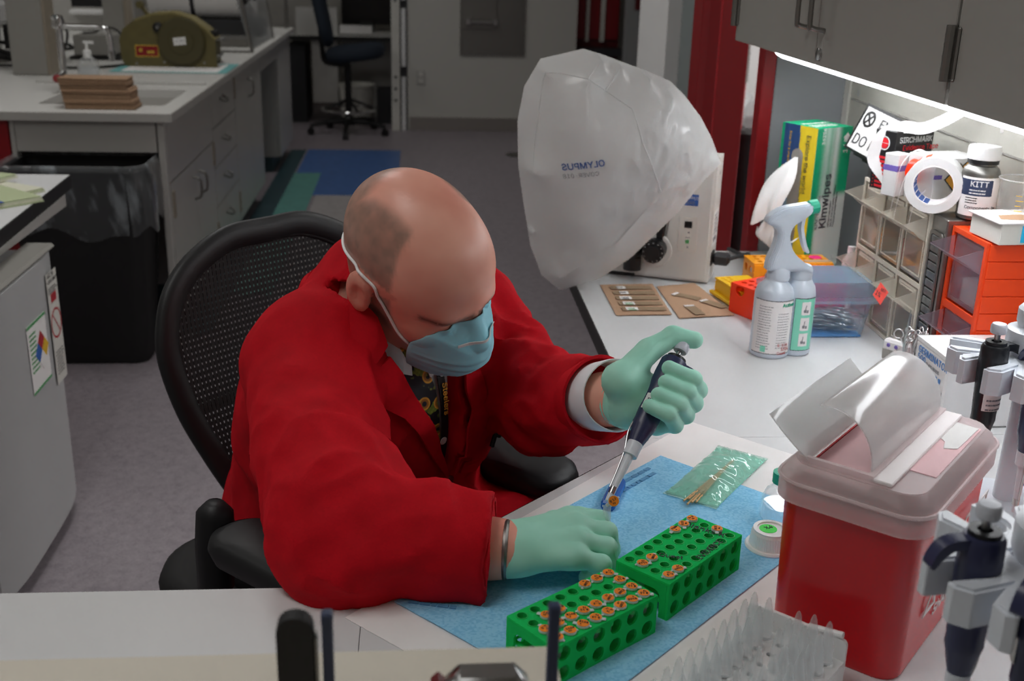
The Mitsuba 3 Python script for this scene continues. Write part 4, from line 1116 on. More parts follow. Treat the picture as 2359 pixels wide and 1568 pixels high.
# the tissue pulled out of it
tu, tv = np.meshgrid(np.linspace(0, 1, 40), np.linspace(-1, 1, 40), indexing='ij')
tw = .005 + .040 * np.sin(tu * 2.0) ** 1.1
ty = .052 + .030 * tu + tv * tw + .006 * np.sin(tu * 6) * tv
tx = -.004 - .062 * np.sin(tu * 1.6) * (1 - .22 * tv ** 2) + .010 * np.sin(tv * 5 + 3 * tu) * tu
tz = .268 - .125 * tu - .018 * np.cos(tv * 1.5) * tu ** 2 + .010 * np.sin(tv * 4 + tu * 3) * tu
part(k, 'tissue', sheet(np.dstack([tx, ty, tz])), 'tissue', True, at=kb, label='white tissue pulled halfway out')
tx2 = -.004 - .05 * np.sin(tu * 2.4)
tz2 = .125 - .03 * tu - .02 * np.cos(tv * 3) * tu + .02 * np.sin(6 * tu)
ty2 = .05 + tv * (.01 + .05 * tu)
part(k, 'tissue_fold', sheet(np.dstack([tx2 + .008 * np.sin(tv * 6), ty2, tz2])), 'tissue', True, at=kb)

# ---------------------------------------------------------------- drawer cabinets along the wall
mat('tilt_beige', 'd6d1c4', .45)
mat_clear('bin_clear', .24, 'e2ddd0', .2)
mat_clear('bin_violet', .2, 'a797a3', .2)
mat('orange_cab', 'e2420c', .45)
TB = frame((.872, 2.092, DZ + .001), (0, -1, 0), (0, 0, 1))     # x towards the near end, y up, z out from the wall


def tilt_bin(k, x0, w, y0, h, m, M, lip=.044):
    b = part(k, 'tilt_bin', cat([bx(x0 + .004, x0 + w - .004, y0 + .006, y0 + h - .004, -.003, .0, .0008)]), m, False, at=M)
    g = [[(x, y, z) for x in (x0 + .004, x0 + w - .004)] for y, z in ((y0 + h * .60, .001), (y0 + h * .66, .014), (y0 + h * .73, lip * .55), (y0 + h * .82, lip))]
    part(b, 'lip', sheet(np.array(g), .0018), m, 50, at=M)
    part(b, 'lip_side', cat([ext(sg.Polygon([(0, y0 + h * .60), (lip, y0 + h * .82), (.002, y0 + h * .93)]), .0015) for _ in (0,)]), m, False, at=M @ frame((x0 + .0045, 0, 0), (0, 0, 1), (0, 1, 0)))
    part(b, 'lip_side', ext(sg.Polygon([(0, y0 + h * .60), (lip, y0 + h * .82), (.002, y0 + h * .93)]), .0015), m, False, at=M @ frame((x0 + w - .006, 0, 0), (0, 0, 1), (0, 1, 0)))
    part(b, 'front_frame', ext(sg.box(x0 + .010, y0 + .012, x0 + w - .010, y0 + h * .66).difference(sg.box(x0 + .012, y0 + .014, x0 + w - .012, y0 + h * .66 - .002)), .0012), 'tilt_beige' if m == 'bin_clear' else m, False, at=M)
    part(b, 'front_frame', ext(sg.box(x0 + .014, y0 + h * .90, x0 + w - .014, y0 + h - .010).buffer(.003).difference(sg.box(x0 + .0155, y0 + h * .905, x0 + w - .0155, y0 + h - .0115)), .0012), 'tilt_beige' if m == 'bin_clear' else m, False, at=M)
    return b


k = thing('tilt_bin_cabinet', 'beige cabinet with two rows of three clear tilting bins', 'drawer cabinet')
part(k, 'shell', cat([bx(0, .297, .0, .004, -.115, 0, .001), bx(0, .297, .266, .27, -.115, 0, .001), bx(0, .004, .0045, .2655, -.115, 0, .001), bx(.293, .297, .0045, .2655, -.115, 0, .001), bx(.0045, .2925, .0045, .2655, -.115, -.112, .001)]), 'tilt_beige', False, at=TB)
part(k, 'face_frame', ext(sg.box(0, 0, .297, .27).difference(sg.MultiPolygon([sg.box(.006 + .0975 * i, a, .094 + .0975 * i + .004, b_) for i in range(3) for a, b_ in ((.006, .131), (.139, .264))])), .003, .0), 'tilt_beige', False, at=TB)
for j, (y0, h) in enumerate(((.004, .130), (.137, .130))):
    for i in range(3):
        b = tilt_bin(k, .004 + .0975 * i, .0945, y0, h, 'bin_clear', TB)
        if j == 0 and i == 2:
            n4 = TB @ frame((.245, y0 + h * .80, .047), (.95, -.30, -.10), (.30, .90, -.3))
            part(b, 'note', bx(-.016, .016, -.014, .014, 0, .0008, 0), 'red_dark' if False else 'note_red', False, at=n4) if 'mat_note_red' in scene else None
            mat('note_red', 'f2554a', .7)
            part(b, 'sticky_note', bx(-.016, .016, -.014, .014, 0.001, .0016, 0), 'note_red', False, at=n4, label='red note')
            part(b, 'handwriting', cat([txt('50X', .006, n4 @ place(-.004, .003, .0017, 20)), txt('1%', .008, n4 @ place(-.012, -.009, .0017, 10))]), 'ink', False)
for i, (x, w, c) in enumerate(((.03, .05, 'orange'), (.135, .06, 'sticker_red'), (.14, .05, 'orange'), (.235, .05, 'orange'), (.12, .08, 'offwhite'), (.22, .06, 'scope_blue'))):
    one('bin_packet', bx(-w / 2, w / 2, 0, .035 + .004 * i, -.05, -.015, .003), c, ('orange packet in the first upper bin of the beige cabinet', 'red packet in the middle upper bin of the beige cabinet', 'orange packet in the middle upper bin of the beige cabinet', 'orange packet in the near upper bin of the beige cabinet', 'white packet in the middle lower bin of the beige cabinet', 'blue packet in the near lower bin of the beige cabinet')[i], 'packet', at=TB @ place(x + (.02 if i < 4 else 0), .0045 if i > 3 else .142, -.012 * (i % 3)))
k = thing('metal_drawer_cabinet', 'narrow dark metal cabinet with ridged drawers between the beige and orange cabinets', 'drawer cabinet')
part(k, 'body', bx(.2985, .352, 0, .268, -.12, -.002, .002), 'brushed', at=TB)
mat('galvanised', proc(lambda p, n, uv: mix(lin('8b8f90'), lin('5b5f60'), fbm(p.y * 90, p.z * 40, 0, 3))), .35, metal=.8)
part(k, 'door_frame', ext(rrect(.044, .235, .008).difference(rrect(.034, .222, .006)), .003), 'brushed', False, at=TB @ place(.325, .125, -.001))
for i in range(14):
    part(k, 'drawer_front', bx(.309, .341, .020 + i * .0155, .033 + i * .0155, -.001, .0015, .0012), 'galvanised', at=TB)
OB = frame((.887, 1.738, DZ + .001), (0, -1, 0), (0, 0, 1))
k = thing('tilt_bin_cabinet', 'orange-red cabinet with violet clear tilting bins near the corner', 'drawer cabinet')
part(k, 'shell', cat([bx(0, .118, .0, .004, -.112, 0, .001), bx(0, .118, .256, .26, -.112, 0, .001), bx(0, .004, .0045, .2555, -.112, 0, .001), bx(.114, .118, .0045, .2555, -.112, 0, .001)]), 'orange_cab', False, at=OB)
part(k, 'face_frame', ext(sg.box(0, 0, .118, .26).difference(sg.MultiPolygon([sg.box(.007, a, .111, b_) for a, b_ in ((.007, .124), (.136, .252))])), .004), 'orange_cab', False, at=OB)
for y0, h in ((.005, .122), (.133, .122)):
    tilt_bin(k, .005, .108, y0, h, 'bin_violet', OB)
for i in range(9):
    part(k, 'side_panel', bx(.1185, .1205, .003 + .0285 * i, .0305 + .0285 * i, -.11, -.001, .001), 'orange_cab', at=OB)
part(k, 'slot', cat([bx(.02 + .02 * i, .034 + .02 * i, .2605, .2615, -.03, -.012, 0) for i in range(4)]), 'red_orange', False, at=OB, kind='stuff')
one('folded_leaflet', bx(.03, .09, .02, .06, -.035, -.012, .001), 'paper', 'white printed leaflet inside the orange cabinet bin', 'leaflet', at=OB @ place(0, .12, 0))
# small white tube behind the beige cabinet
k = thing('small_white_bottle', 'small white bottle with a red stripe behind the beige cabinet', 'bottle')
part(k, 'body', lathe([(0, 0), (.016, 0), (.016, .085), (.008, .10), (.008, .115), (0, .117)], 20, (.885, 2.15, DZ + .001)), 'white')
part(k, 'stripe', lathe([(.0162, .03), (.0164, .03), (.0164, .037), (.0162, .037)], 20, (.885, 2.15, DZ + .001)), 'sticker_red')

# ---------------------------------------------------------------- what stands on the cabinets
TZ = DZ + .272
mat('box_black', '121113', .35)
mat('print_red', 'd4202c', .5)
mat('print_amber', 'e9a63a', .5)
mat('print_violet', '6a5aa8', .5)
k = thing('evidence_tape_box', 'black evidence tape box with white and red print', 'box')
EB = place(.858, 1.948, TZ, 24)
part(k, 'carton', bx(0, .095, 0, .05, 0, .108, .0008), 'box_black', at=EB)
EF = EB @ frame((0, -.0004, 0), (1, 0, 0), (0, 0, 1))
part(k, 'lettering', txt('SIRCHMARK', .0100, EF @ place(.008, .088, 0), bold=True), 'white', False)
part(k, 'lettering', txt('Evidence Tape', .0095, EF @ place(.018, .074, 0)), 'print_red', False, label='red lettering')
part(k, 'red_block', bx(.008, .024, .040, .056, 0, .0006, 0), 'red_orange', False, at=EF)
part(k, 'print', cat([bx(.004 + .0, .007, .003 + .006 * i, .0055 + .006 * i, 0, .0004, 0) for i in range(6)]), 'print_red', False, at=EF, kind='stuff')
ES = EB @ frame((-.0004, .05, 0), (0, -1, 0), (0, 0, 1))
part(k, 'emblem', cat([ext(sg.Point(.024, .085).buffer(.013).difference(sg.Point(.024, .085).buffer(.0105)), .0005), bx(.014, .034, .0845, .0855, 0, .0005, 0)]), 'white', False, at=ES)
part(k, 'emblem_disc', ext(sg.Point(.024, .085).buffer(.0095), .0004), 'print_red', False, at=ES)
part(k, 'print', cat([bx(.012, .03, .004 + .0075 * i, .0085 + .0075 * i, 0, .0005, 0) for i in range(8)] + [bx(.006, .008, .004 + .006 * i, .006 + .006 * i, 0, .0005, 0) for i in range(11)]), 'print_red', False, at=ES, kind='stuff')
part(k, 'top_mark', bx(.02, .05, .012, .03, .108, .1086, 0), 'print_red', False, at=EB)
tp = curve([(.855, 1.96, TZ + .02), (.835, 1.985, TZ + .055), (.845, 1.975, TZ + .10), (.872, 1.955, TZ + .1165), (.905, 1.94, TZ + .118), (.94, 1.90, TZ + .15), (.955, 1.86, TZ + .185), (.968, 1.84, TZ + .20), (.985, 1.82, TZ + .185), (.99, 1.815, TZ + .13)], 10)
one('white_tape', sweep(tp, [(-.011, -.0005), (.011, -.0005), (.011, .0005), (-.011, .0005)], up=(.55, .83, 0)), 'paper', 'loose white tape strip arching over the black evidence tape box', 'tape')
for i in range(4):
    g = sheet([[(.992 - .016 * i, 2.20 - .15 * u - .004 * i, 1.022 + .10 * v + .003 * i) for v in (0, 1)] for u in (0, 1)], .001)
    k = thing('warning_sign', ('front sign with a crossed circle, leaning behind the black tape box', 'second white warning sign in the leaning stack', 'third white warning sign in the leaning stack', 'rearmost white warning sign in the leaning stack')[3 - i], 'sign', 'warning signs leaning behind the tape box')
    SGN = frame((.988 - .016 * i - .05, 2.235 + .012 * i, 1.012 + .012 * i), (.25, -.93, -.15), (.38, 0, .92))
    part(k, 'plate', bx(0, .14, 0, .10, 0, .001, 0), 'paper', False, at=SGN)
    part(k, 'border', ext(sg.box(0, 0, .14, .10).difference(sg.box(.005, .005, .135, .095)), .0004, .001), 'box_black', False, at=SGN)
part(k, 'symbol', cat([ext(sg.Point(.027, .072).buffer(.017).difference(sg.Point(.027, .072).buffer(.0125)), .0005, .0012), mv(bx(-.012, .012, -.002, .002, .0012, .0017, 0), place(.027, .072, 0, 50)), mv(bx(-.012, .012, -.002, .002, .0012, .0017, 0), place(.027, .072, 0, -50))]), 'box_black', False, at=SGN)
part(k, 'lettering', txt('DO NOT', .022, SGN @ place(.010, .016, .0012), depth=.0005), 'ink', False)
part(k, 'lettering', txt('EN', .018, SGN @ place(.062, .065, .0012), depth=.0005), 'ink', False)
one('dark_tray', bx(.87, .96, 2.045, 2.085, TZ, TZ + .03, .002), 'dark', 'small dark grey tray at the far end of the beige cabinet top', 'tray')
k = thing('hazard_label_box', 'white box with amber hazard diamonds behind the tape roll', 'box')
HB = place(.885, 1.838, TZ, 12)
part(k, 'carton', bx(0, .098, 0, .075, 0, .080, .001), 'white', at=HB)
HF = HB @ frame((0, -.0004, 0), (1, 0, 0), (0, 0, 1))
part(k, 'print', cat([bx(.0, .016, .045, .052, 0, .0004, 0)]), 'print_violet', False, at=HF)
part(k, 'print', bx(-.0, .03, .010, .03, .0801, .0805, 0), 'print_violet', False, at=HB)
for i, (x, y) in enumerate(((.05, .044), (.078, .062))):
    part(k, 'diamond', cat([mv(bx(-.019, .019, -.019, .019, 0, .0005, 0), place(x, y, 0, 45))]), 'print_amber', False, at=HF)
    part(k, 'diamond_border', mv(ext(sg.box(-.020, -.020, .020, .020).difference(sg.box(-.0185, -.0185, .0185, .0185)), .0007), place(x, y, 0, 45)), 'box_black', False, at=HF)
part(k, 'lettering', txt('HAZARDOUS', .012, HF @ frame((.062, .002, .0008), (.3, .95, 0), (-.95, .3, 0)), bold=True), 'ink', False)
k = thing('tape_roll', 'large roll of white hazard tape standing on its rim', 'tape roll')
RM = frame((.868, 1.795, TZ + .047), (.86, -.51, 0), (0, 0, 1))
def annulus(r0, r1, z0, z1, n=56):
    return lathe([(r0, z0), (r1, z0), (r1, z1), (r0, z1), (r0, z0)], n)
part(k, 'tape', annulus(.0345, .0465, -.024, .024), 'white', at=RM)
part(k, 'core', annulus(.0315, .0343, -.0245, .0245), 'paper', at=RM)
part(k, 'core_print', cat([mv(bx(-.004, .004, -.02, .02, .0312, .0316, 0), frame((0, 0, 0), (math.cos(a), math.sin(a), 0), (0, 0, 1)) @ np.eye(4)) for a in np.linspace(3.6, 6.0, 9)]), 'scope_blue', False, at=RM, kind='stuff')
part(k, 'edge_mark', cat([mv(bx(-.005, .005, -.022, .004, .0466, .0470, 0), frame((0, 0, 0), (math.cos(a), math.sin(a), 0), (0, 0, 1))) for a in (3.5, 3.9, 4.4)]), 'red_orange', False, at=RM, kind='stuff')
for i, (pts) in enumerate(([(.872, 1.83, TZ + .088), (.86, 1.865, TZ + .09), (.848, 1.89, TZ + .06), (.845, 1.895, TZ + .01), (.843, 1.90, TZ - .03)], [(.87, 1.84, TZ + .07), (.855, 1.875, TZ + .05), (.846, 1.88, TZ + .0), (.844, 1.882, TZ - .035)], [(.862, 1.815, TZ + .03), (.852, 1.825, TZ + .01), (.848, 1.83, TZ - .04)])):
    one('tape_tail', sweep(curve(pts, 8), [(-.0004, -.007), (.0004, -.007), (.0004, .007), (-.0004, .007)], scale=np.linspace(1, .5, 8 * (len(pts) - 1) + 1), up=(.4, .9, 0)), 'paper', ('longest curled white tape tail beside the black box', 'shorter white tape tail hanging next to the long one', 'translucent tape end hanging right beside the tape roll')[i], 'tape')
k = thing('label_dispenser', 'small orange and white tape holder in front of the black box', 'tape holder')
LDm = place(.858, 1.886, TZ, 30)
part(k, 'reel', mv(lathe([(0, 0), (.021, 0), (.021, .014), (0, .014)], 28), LDm @ frame((.015, .0, .05), (1, 0, 0), (0, 0, 1))), 'red_orange')
part(k, 'box', bx(.0, .035, .02, .05, 0, .075, .001), 'white', at=LDm)
part(k, 'band', bx(-.0004, .0354, .0195, .0505, .045, .055, 0), 'print_violet', False, at=LDm)
k = thing('aluminium_bottle', 'brushed metal bottle with a white cap and navy label', 'bottle')
BM = (.925, 1.755, TZ)
mat('label_navy', '2a3552', .5)
part(k, 'body', lathe([(0, 0), (.029, 0), (.030, .002), (.030, .074), (.027, .082), (.021, .088), (.021, .094), (0, .094)], 40, BM), 'brushed')
part(k, 'neck_ring', lathe([(0, .090), (.0245, .090), (.0245, .097), (0, .097)], 32, BM), 'black')
part(k, 'cap', lathe([(0, .097), (.0255, .097), (.0262, .099), (.0262, .115), (.0245, .1185), (0, .1185)], 36, BM), 'white')
part(k, 'label_sheet', wrap(.0302, -75, 75, .006, .070, 0, 0), 'paper', True, at=place(*BM, -15))
part(k, 'navy_band', wrap(.0304, -75, 30, .040, .066, 0, 0), 'label_navy', True, at=place(*BM, -15))
part(k, 'lettering', wrap_mesh(txt('KITT', .009, bold=True), .0306, -40, .055, 0, 0), 'white', False, at=place(*BM, -15))
part(k, 'lettering', wrap_mesh(lines(2, .03, .0022, .005, place(0, 0, 0), 51), .0306, -40, .049, 0, 0), 'white', False, at=place(*BM, -15))
part(k, 'lettering', wrap_mesh(cat([txt('Components, Inc.', .005, place(0, .012, 0)), lines(3, .02, .0016, .004, place(0, .030, 0), 52)]), .0306, -48, .006, 0, 0), 'ink', False, at=place(*BM, -15))
scene['mat_glass'] = {'type': 'thindielectric', 'int_ior': 1.5}
k = thing('glass_beaker', 'small clear glass beaker with graduation marks beside the metal bottle', 'beaker')
GM = place(.968, 1.70, TZ - .008)
part(k, 'wall', lathe([(.0, .001), (.031, .001), (.0325, .004), (.0325, .078), (.036, .083)], 40), 'clear', at=GM)
part(k, 'rim', tube([(.036 * math.cos(a), .036 * math.sin(a), .083) for a in np.linspace(0, 2 * np.pi, 41)[:-1]], .0011, 6, True), 'frosted', at=GM)
part(k, 'marks', cat([wrap(.0328, -40, -25 + (6 if i % 2 else 0), .012 + .008 * i, .0128 + .008 * i, 0, 0, 4) for i in range(7)]), 'yellow', False, at=GM, kind='stuff')
k = thing('yellow_coil', 'yellow plastic spool lying behind the glass beaker', 'spool')
for z, r in ((.006, .036), (.016, .036), (.075, .03), (.083, .03)):
    part(k, 'hoop', tube([(.99 - .01 + r * math.cos(a) * .9, 1.64 + r * math.sin(a), TZ - .008 + z) for a in np.linspace(0, 2 * np.pi, 41)[:-1]], .0028, 8, True), 'yellow')
part(k, 'rod', cat([tube([(.98 + .024 * math.cos(a), 1.64 + .03 * math.sin(a), TZ), (.98 + .024 * math.cos(a), 1.64 + .028 * math.sin(a), TZ + .075)], .0018, 6) for a in (0, 1.6, 3.1, 4.7)]), 'yellow')
k = thing('label_box', 'torn white box with a bright blue stripe on top of the orange cabinet', 'box')
LB = place(.890, 1.60, DZ + .262, 4)
mat('cyan', '1fb0dc', .5)
part(k, 'carton', bx(0, .14, 0, .085, .001, .034, .001), 'offwhite', at=LB)
part(k, 'lid', mv(bx(-.006, .142, -.004, .088, .034, .037, .001), place(0, 0, 0)), 'paper', at=LB)
part(k, 'blue_panel', bx(.035, .139, -.0015, -.0003, .005, .031, 0), 'cyan', False, at=LB, label='bright blue side panel')
part(k, 'lettering', lines(3, .05, .002, .005, LB @ frame((.075, -.0018, .024), (1, 0, 0), (0, 0, 1)), 61), 'ink', False)
part(k, 'torn_patch', ext(sg.Polygon([(.01, .02), (.05, .012), (.075, .03), (.06, .05), (.02, .045)]), .0006, .0371), 'kraft', False, at=LB)

# ---------------------------------------------------------------- sterilizer, timer and instrument cup
k = thing('bead_sterilizer', 'white box-shaped bead sterilizer with blue print and a round well', 'sterilizer')
ST = place(.790, 1.503, DZ + .001)
stop = sg.box(0, 0, .155, .110).buffer(-.003).buffer(.003).difference(sg.Point(.055, .05).buffer(.020))
part(k, 'housing', cat([ext(stop, .006, .106), bx(0, .155, 0, .110, 0, .1055, .003)]), 'white', 30, at=ST)
part(k, 'well_ring', mv(annulus(.018, .026, .1105, .115, 40), place(.055, .05, 0)), 'offwhite', at=ST)
part(k, 'well', lathe([(0, .108), (.017, .108), (.018, .113), (.0, .1085)], 30, (.055, .05, 0)), 'cab_grey', at=ST)
SF = ST @ frame((-.0006, .110, .024), (0, -1, 0), (0, 0, 1))
mat('print_blue', '2f6db0', .5)
part(k, 'lettering', txt('GERMINATOR', .0108, SF @ place(.012, .066, 0)), 'print_blue', False)
part(k, 'lettering', txt('500', .0108, SF @ place(.012, .053, 0)), 'print_blue', False)
part(k, 'lettering', cat([txt('DRY STERILIZER', .006, SF @ place(.040, .026, 0)), txt('GLASS BEADS', .005, SF @ place(.042, .054, 0))]), 'ink_soft', False)
for i in range(7):
    part(k, 'bar', bx(.012 + .013 * i, .0235 + .013 * i - .0009 * i, .042, .049, 0, .0005, 0), 'print_blue', False, at=SF)
part(k, 'dot', ext(sg.Point(.013, .026).buffer(.006), .0005), 'pink_dot', False, at=SF, label='pink dot')
part(k, 'print', lines(3, .03, .0015, .004, ST @ place(.10, .09, .1122), 64), 'print_red', False)
k = thing('digital_timer', 'white digital timer with grey display leaning by the sterilizer', 'timer')
TM = frame((.795, 1.742, DZ + .001), (.53, -.85, 0), (-.05, -.03, 1))
part(k, 'body', bx(0, .048, 0, .062, -.016, 0, .004), 'white', at=TM)
part(k, 'foot', bx(.001, .047, 0, .020, -.03, -.001, .002), 'cab_grey', at=TM)
part(k, 'face', bx(.001, .047, .026, .045, -.001, .001, .001), 'cab_grey', at=TM)
part(k, 'display', bx(.018, .042, .028, .043, .001, .0016, .0005), 'dark' if False else 'glass_dim', at=TM)
for i in range(2):
    part(k, 'button', lathe([(0, 0), (.0035, 0), (.003, .0015), (0, .0016)], 14, (.012 + .015 * i, .053, 0)), 'print_violet', at=TM)
for i in range(4):
    part(k, 'button', lathe([(0, 0), (.003, 0), (.0027, .0015), (0, .0016)], 14, (.009 + .011 * i, .0215, 0)), 'black', at=TM)
k = thing('instrument_cup', 'clear cup with a red base holding scissors and forceps', 'cup')
CM = place(.812, 1.668, DZ + .001)
part(k, 'wall', lathe([(.021, .0), (.025, .062)], 30), 'clear', at=CM)
part(k, 'base', lathe([(0, 0), (.0205, 0), (.0215, .022), (0, .022)], 30), 'red_paint', at=CM, label='red base')
for i, (dx, dy, a, tl) in enumerate(((-.008, -.006, 20, 6), (.006, .004, 110, -5), (.004, -.010, 60, 8), (-.004, .010, 150, -6), (.010, .0, 85, 4))):
    t = math.radians(tl)
    m4 = CM @ place(dx, dy, .024) @ frame((0, 0, 0), (math.sin(t), 0, math.cos(t)), (math.cos(math.radians(a)), math.sin(math.radians(a)), 0))
    q = thing('surgical_scissors', 'steel scissors standing handle up in the red-based cup', 'scissors', 'scissors in the cup')
    for sm_ in (0, 1):
        part(q, 'blade', SC[sm_], 'chrome', 50, at=m4 @ np.diag([.62 + .03 * (i % 3), .75, .75, 1.0]))
one('pointed_forceps', sweep([(0, 0, 0), (0, 0, .06), (.002, 0, .11)], ring(.003, 8, .0014), scale=[1, 1.2, .2]), 'steel', 'pointed steel forceps tip rising above the scissors in the cup', 'forceps', at=CM @ place(-.012, .006, .024))

# ---------------------------------------------------------------- pipettes and their stands
mat('pipette_navy', '2c3050', .35)
mat('pipette_grey', 'c4c8d2', .35)
mat('stand_white', 'd3d8e0', .35)
mat('pipette_black', '101216', .4)


def pipette(label, M, group=None, body='pipette_navy', tip=False, name='pipette'):
    """Along -z from the button; the hook points to +x."""
    k = thing(name, label, 'pipette', group)
    part(k, 'button', lathe([(0, -.012), (.0085, -.012), (.0095, -.010), (.0095, -.003), (.008, 0), (0, .0005)], 28), 'pipette_grey', at=M)
    part(k, 'plunger_rod', tube([(0, 0, -.032), (0, 0, -.011)], .0035, 14), 'steel', at=M)
    prof = [(-.026, .0135), (-.030, .0155), (-.05, .016), (-.09, .0148), (-.118, .0135), (-.124, .0138), (-.128, .0128), (-.150, .0085)]
    rings = [[(r * math.cos(a) * 1.12, r * math.sin(a), z) for a in np.linspace(0, 2 * np.pi, 33)[:-1]] for z, r in prof]
    b = loft(rings[::-1])
    part(k, 'body', b, body, 40, at=M)
    part(k, 'collar_ring', mv(annulus(.006, .0125, -.0265, -.022, 28), np.eye(4)), 'pipette_black', at=M)
    hook = sg.Polygon(curve([(.012, -.027), (.028, -.028), (.038, -.034), (.044, -.047), (.041, -.051), (.035, -.043), (.026, -.036), (.013, -.035), (.012, -.027)], 6)).buffer(0)
    part(k, 'finger_hook', mv(ext(hook, .013, -.0065), frame((0, 0, 0), (1, 0, 0), (0, 0, 1))), body, 40, at=M)
    part(k, 'label_sheet', mv(wrap(.0155, -60, 60, -.108, -.086, 0, 0), np.diag([1.08, 1, 1, 1.0])), 'paper', True, at=M, label='white label')
    part(k, 'lettering', mv(wrap_mesh(lines(3, .022, .0022, .006, place(0, .014, 0), 71), .0158, -45, -.108, 0, 0), np.diag([1.08, 1, 1, 1.0])), 'ink_soft', False, at=M)
    part(k, 'volume_window', mv(wrap(.0166, -16, 16, -.076, -.052, 0, 0, 5), np.diag([1.08, 1, 1, 1.0])), 'pipette_grey', True, at=M)
    part(k, 'shaft_collar', lathe([(0, -.168), (.0095, -.168), (.0098, -.150), (0, -.149)], 24), 'stand_white', at=M)
    part(k, 'shaft', tube([(0, 0, -.168), (0, 0, -.205), (0, 0, -.232)], [.0058, .0045, .0034], 18), 'stand_white', at=M)
    part(k, 'ejector', tube(curve([(-.0135, 0, -.118), (-.0145, 0, -.14), (-.0085, 0, -.165), (-.0062, 0, -.19), (-.0050, 0, -.215)], 6), .0012, 8), 'steel', at=M, label='metal ejector arm')
    part(k, 'ejector_ring', mv(annulus(.0035, .0044, -.222, -.213, 18), np.eye(4)), 'steel', at=M)
    if tip:
        part(k, 'tip', lathe([(.0036, -.221), (.0034, -.24), (.0022, -.262), (.0008, -.278)], 20), 'frosted', at=M, label='clear tip')
    return k


def carousel(label, M, H, angles, petal=.092):
    k = thing('pipette_stand', label, 'pipette stand')
    part(k, 'base', lathe([(0, 0), (.085, 0), (.088, .006), (.06, .016), (.02, .022), (0, .022)], 48), 'stand_white', at=M)
    part(k, 'pole', tube([(0, 0, .02), (0, 0, H - .012)], [.0155, .0115], 24), 'stand_white', at=M)
    part(k, 'hub', lathe([(0, H - .045), (.030, H - .045), (.034, H - .035), (.034, H - .012), (.024, H - .008), (0, H - .008)], 40), 'stand_white', at=M)
    part(k, 'top_knob', lathe([(0, H - .008), (.022, H - .008), (.025, H - .002), (.025, H + .014), (.021, H + .019), (0, H + .019)], 40), 'stand_white', at=M)
    for a in angles:
        g = sg.Polygon([(.028, -.020), (petal - .01, -.031), (petal, -.022), (petal, -.016), (.066, -.016)] + [(.066 + .016 * math.cos(t), .016 * math.sin(t)) for t in np.linspace(-math.pi / 2, -1.5 * math.pi, 12)] + [(.066, .016), (petal, .016), (petal, .022), (petal - .01, .031), (.028, .020)]).buffer(.002)
        part(k, 'holder', cat([ext(g, .030, H - .075), ext(g.buffer(-.003), .003, H - .0455)]), 'stand_white', 30, at=M @ place(0, 0, 0, a))
    return k


S1 = place(.757, 1.238, DZ + .001)
carousel('white carousel pipette stand behind the sharps container', S1, .262, (150, 200, 250, 300, 30), .095)
def hang(S, H, a, r=.066, turn=0):
    t = math.radians(a)
    return S @ place(r * math.cos(t), r * math.sin(t), H + .004, a + turn)
pipette('navy pipette with a white label hanging in the far carousel stand', hang(S1, .262, 250, turn=200))
pipette('dark pipette with a yellow mark hanging behind the navy one', hang(S1, .262, 200, turn=180), None, 'pipette_black')
part('pipette_001', 'yellow_mark', bx(-.006, .006, -.020, -.018, -.085, -.06, .0005), 'yellow', at=hang(S1, .262, 200, turn=180) @ place(0, 0, 0, 60), label='yellow mark')
S2 = place(.497, .728, DZ + .001)
carousel('white carousel pipette stand at the near right corner of the desk', S2, .278, (185, 235, 110, 60, 300), .098)
pipette('navy pipette hooked over the left holder of the near stand', hang(S2, .286, 185))
pipette('navy pipette closest to the viewer in the near stand', hang(S2, .286, 235, turn=-20))
one('blue_disc', tube([(.84, 1.30, DZ + .001), (.84, 1.30, DZ + .02)], .03, 28), 'print_blue', 'blue ribbed lid on the desk behind the far pipette stand', 'lid')
mat('pink_tray', 'e8a09a', .4)
one('pink_tray', bx(.66, .90, 1.10, 1.28, DZ + .0005, DZ + .003, .001), 'pink_tray', 'pale red plastic tray under the far pipette stand', 'tray', at=place(0, 0, -.0005)) if 'mat_pink_tray' in scene else None

# ---------------------------------------------------------------- sharps container
mat('sharps_red', 'bf101a', .22, .6)
mat_clear('lid_milk', .55, 'fff0f1', .5, .35)
mat('lid_white', 'e9e2e2', .5)
mat('tray_pink', 'dcb2b6', .6)
mat_clear('flap', .48, 'ffffff', .12, .10)
SH = place(.493, 1.021, DZ + .0005, 48)     # x along the long side, y across, z up
k = thing('sharps_container', 'red sharps container with a milky lid and a curled clear flap', 'container')
LW, LD, LH = .240, .142, .056
part(k, 'body', loft([[(*p, z) for p in rrpts(w, d, .022)] for z, w, d in ((0, LW * .955, LD * .95), (.004, LW * .965, LD * .96), (.174, LW, LD))] + [[(*p, z) for p in rrpts(w, d, .02)] for z, w, d in ((.174, LW - .004, LD - .004), (.006, LW * .945, LD * .94))]), 'sharps_red', 40, at=SH)
SHL = SH @ place(0, 0, LH)
lo = [[(*p, z) for p in rrpts(w, d, r, 10)] for z, w, d, r in ((.108, LW + .004, LD + .004, .026), (.109, LW + .016, LD + .016, .032), (.130, LW + .016, LD + .016, .032), (.134, LW + .008, LD + .008, .028), (.140, LW + .004, LD + .004, .026), (.147, LW - .012, LD - .012, .022))]
part(k, 'lid', loft(lo, False), 'lid_milk', 40, at=SHL, label='milky lid')
lidtop = rrect(LW - .012, LD - .012, .022).difference(sg.box(-.105, -.012, .105, .052))
part(k, 'lid_top', ext(lidtop, .0022, .146), 'lid_milk', False, at=SHL)
part(k, 'lid_rim', sweep([(*p, .131) for p in rrpts(LW + .016, LD + .016, .032, 10)], ring(.002, 6), closed=True), 'lid_milk', at=SHL)
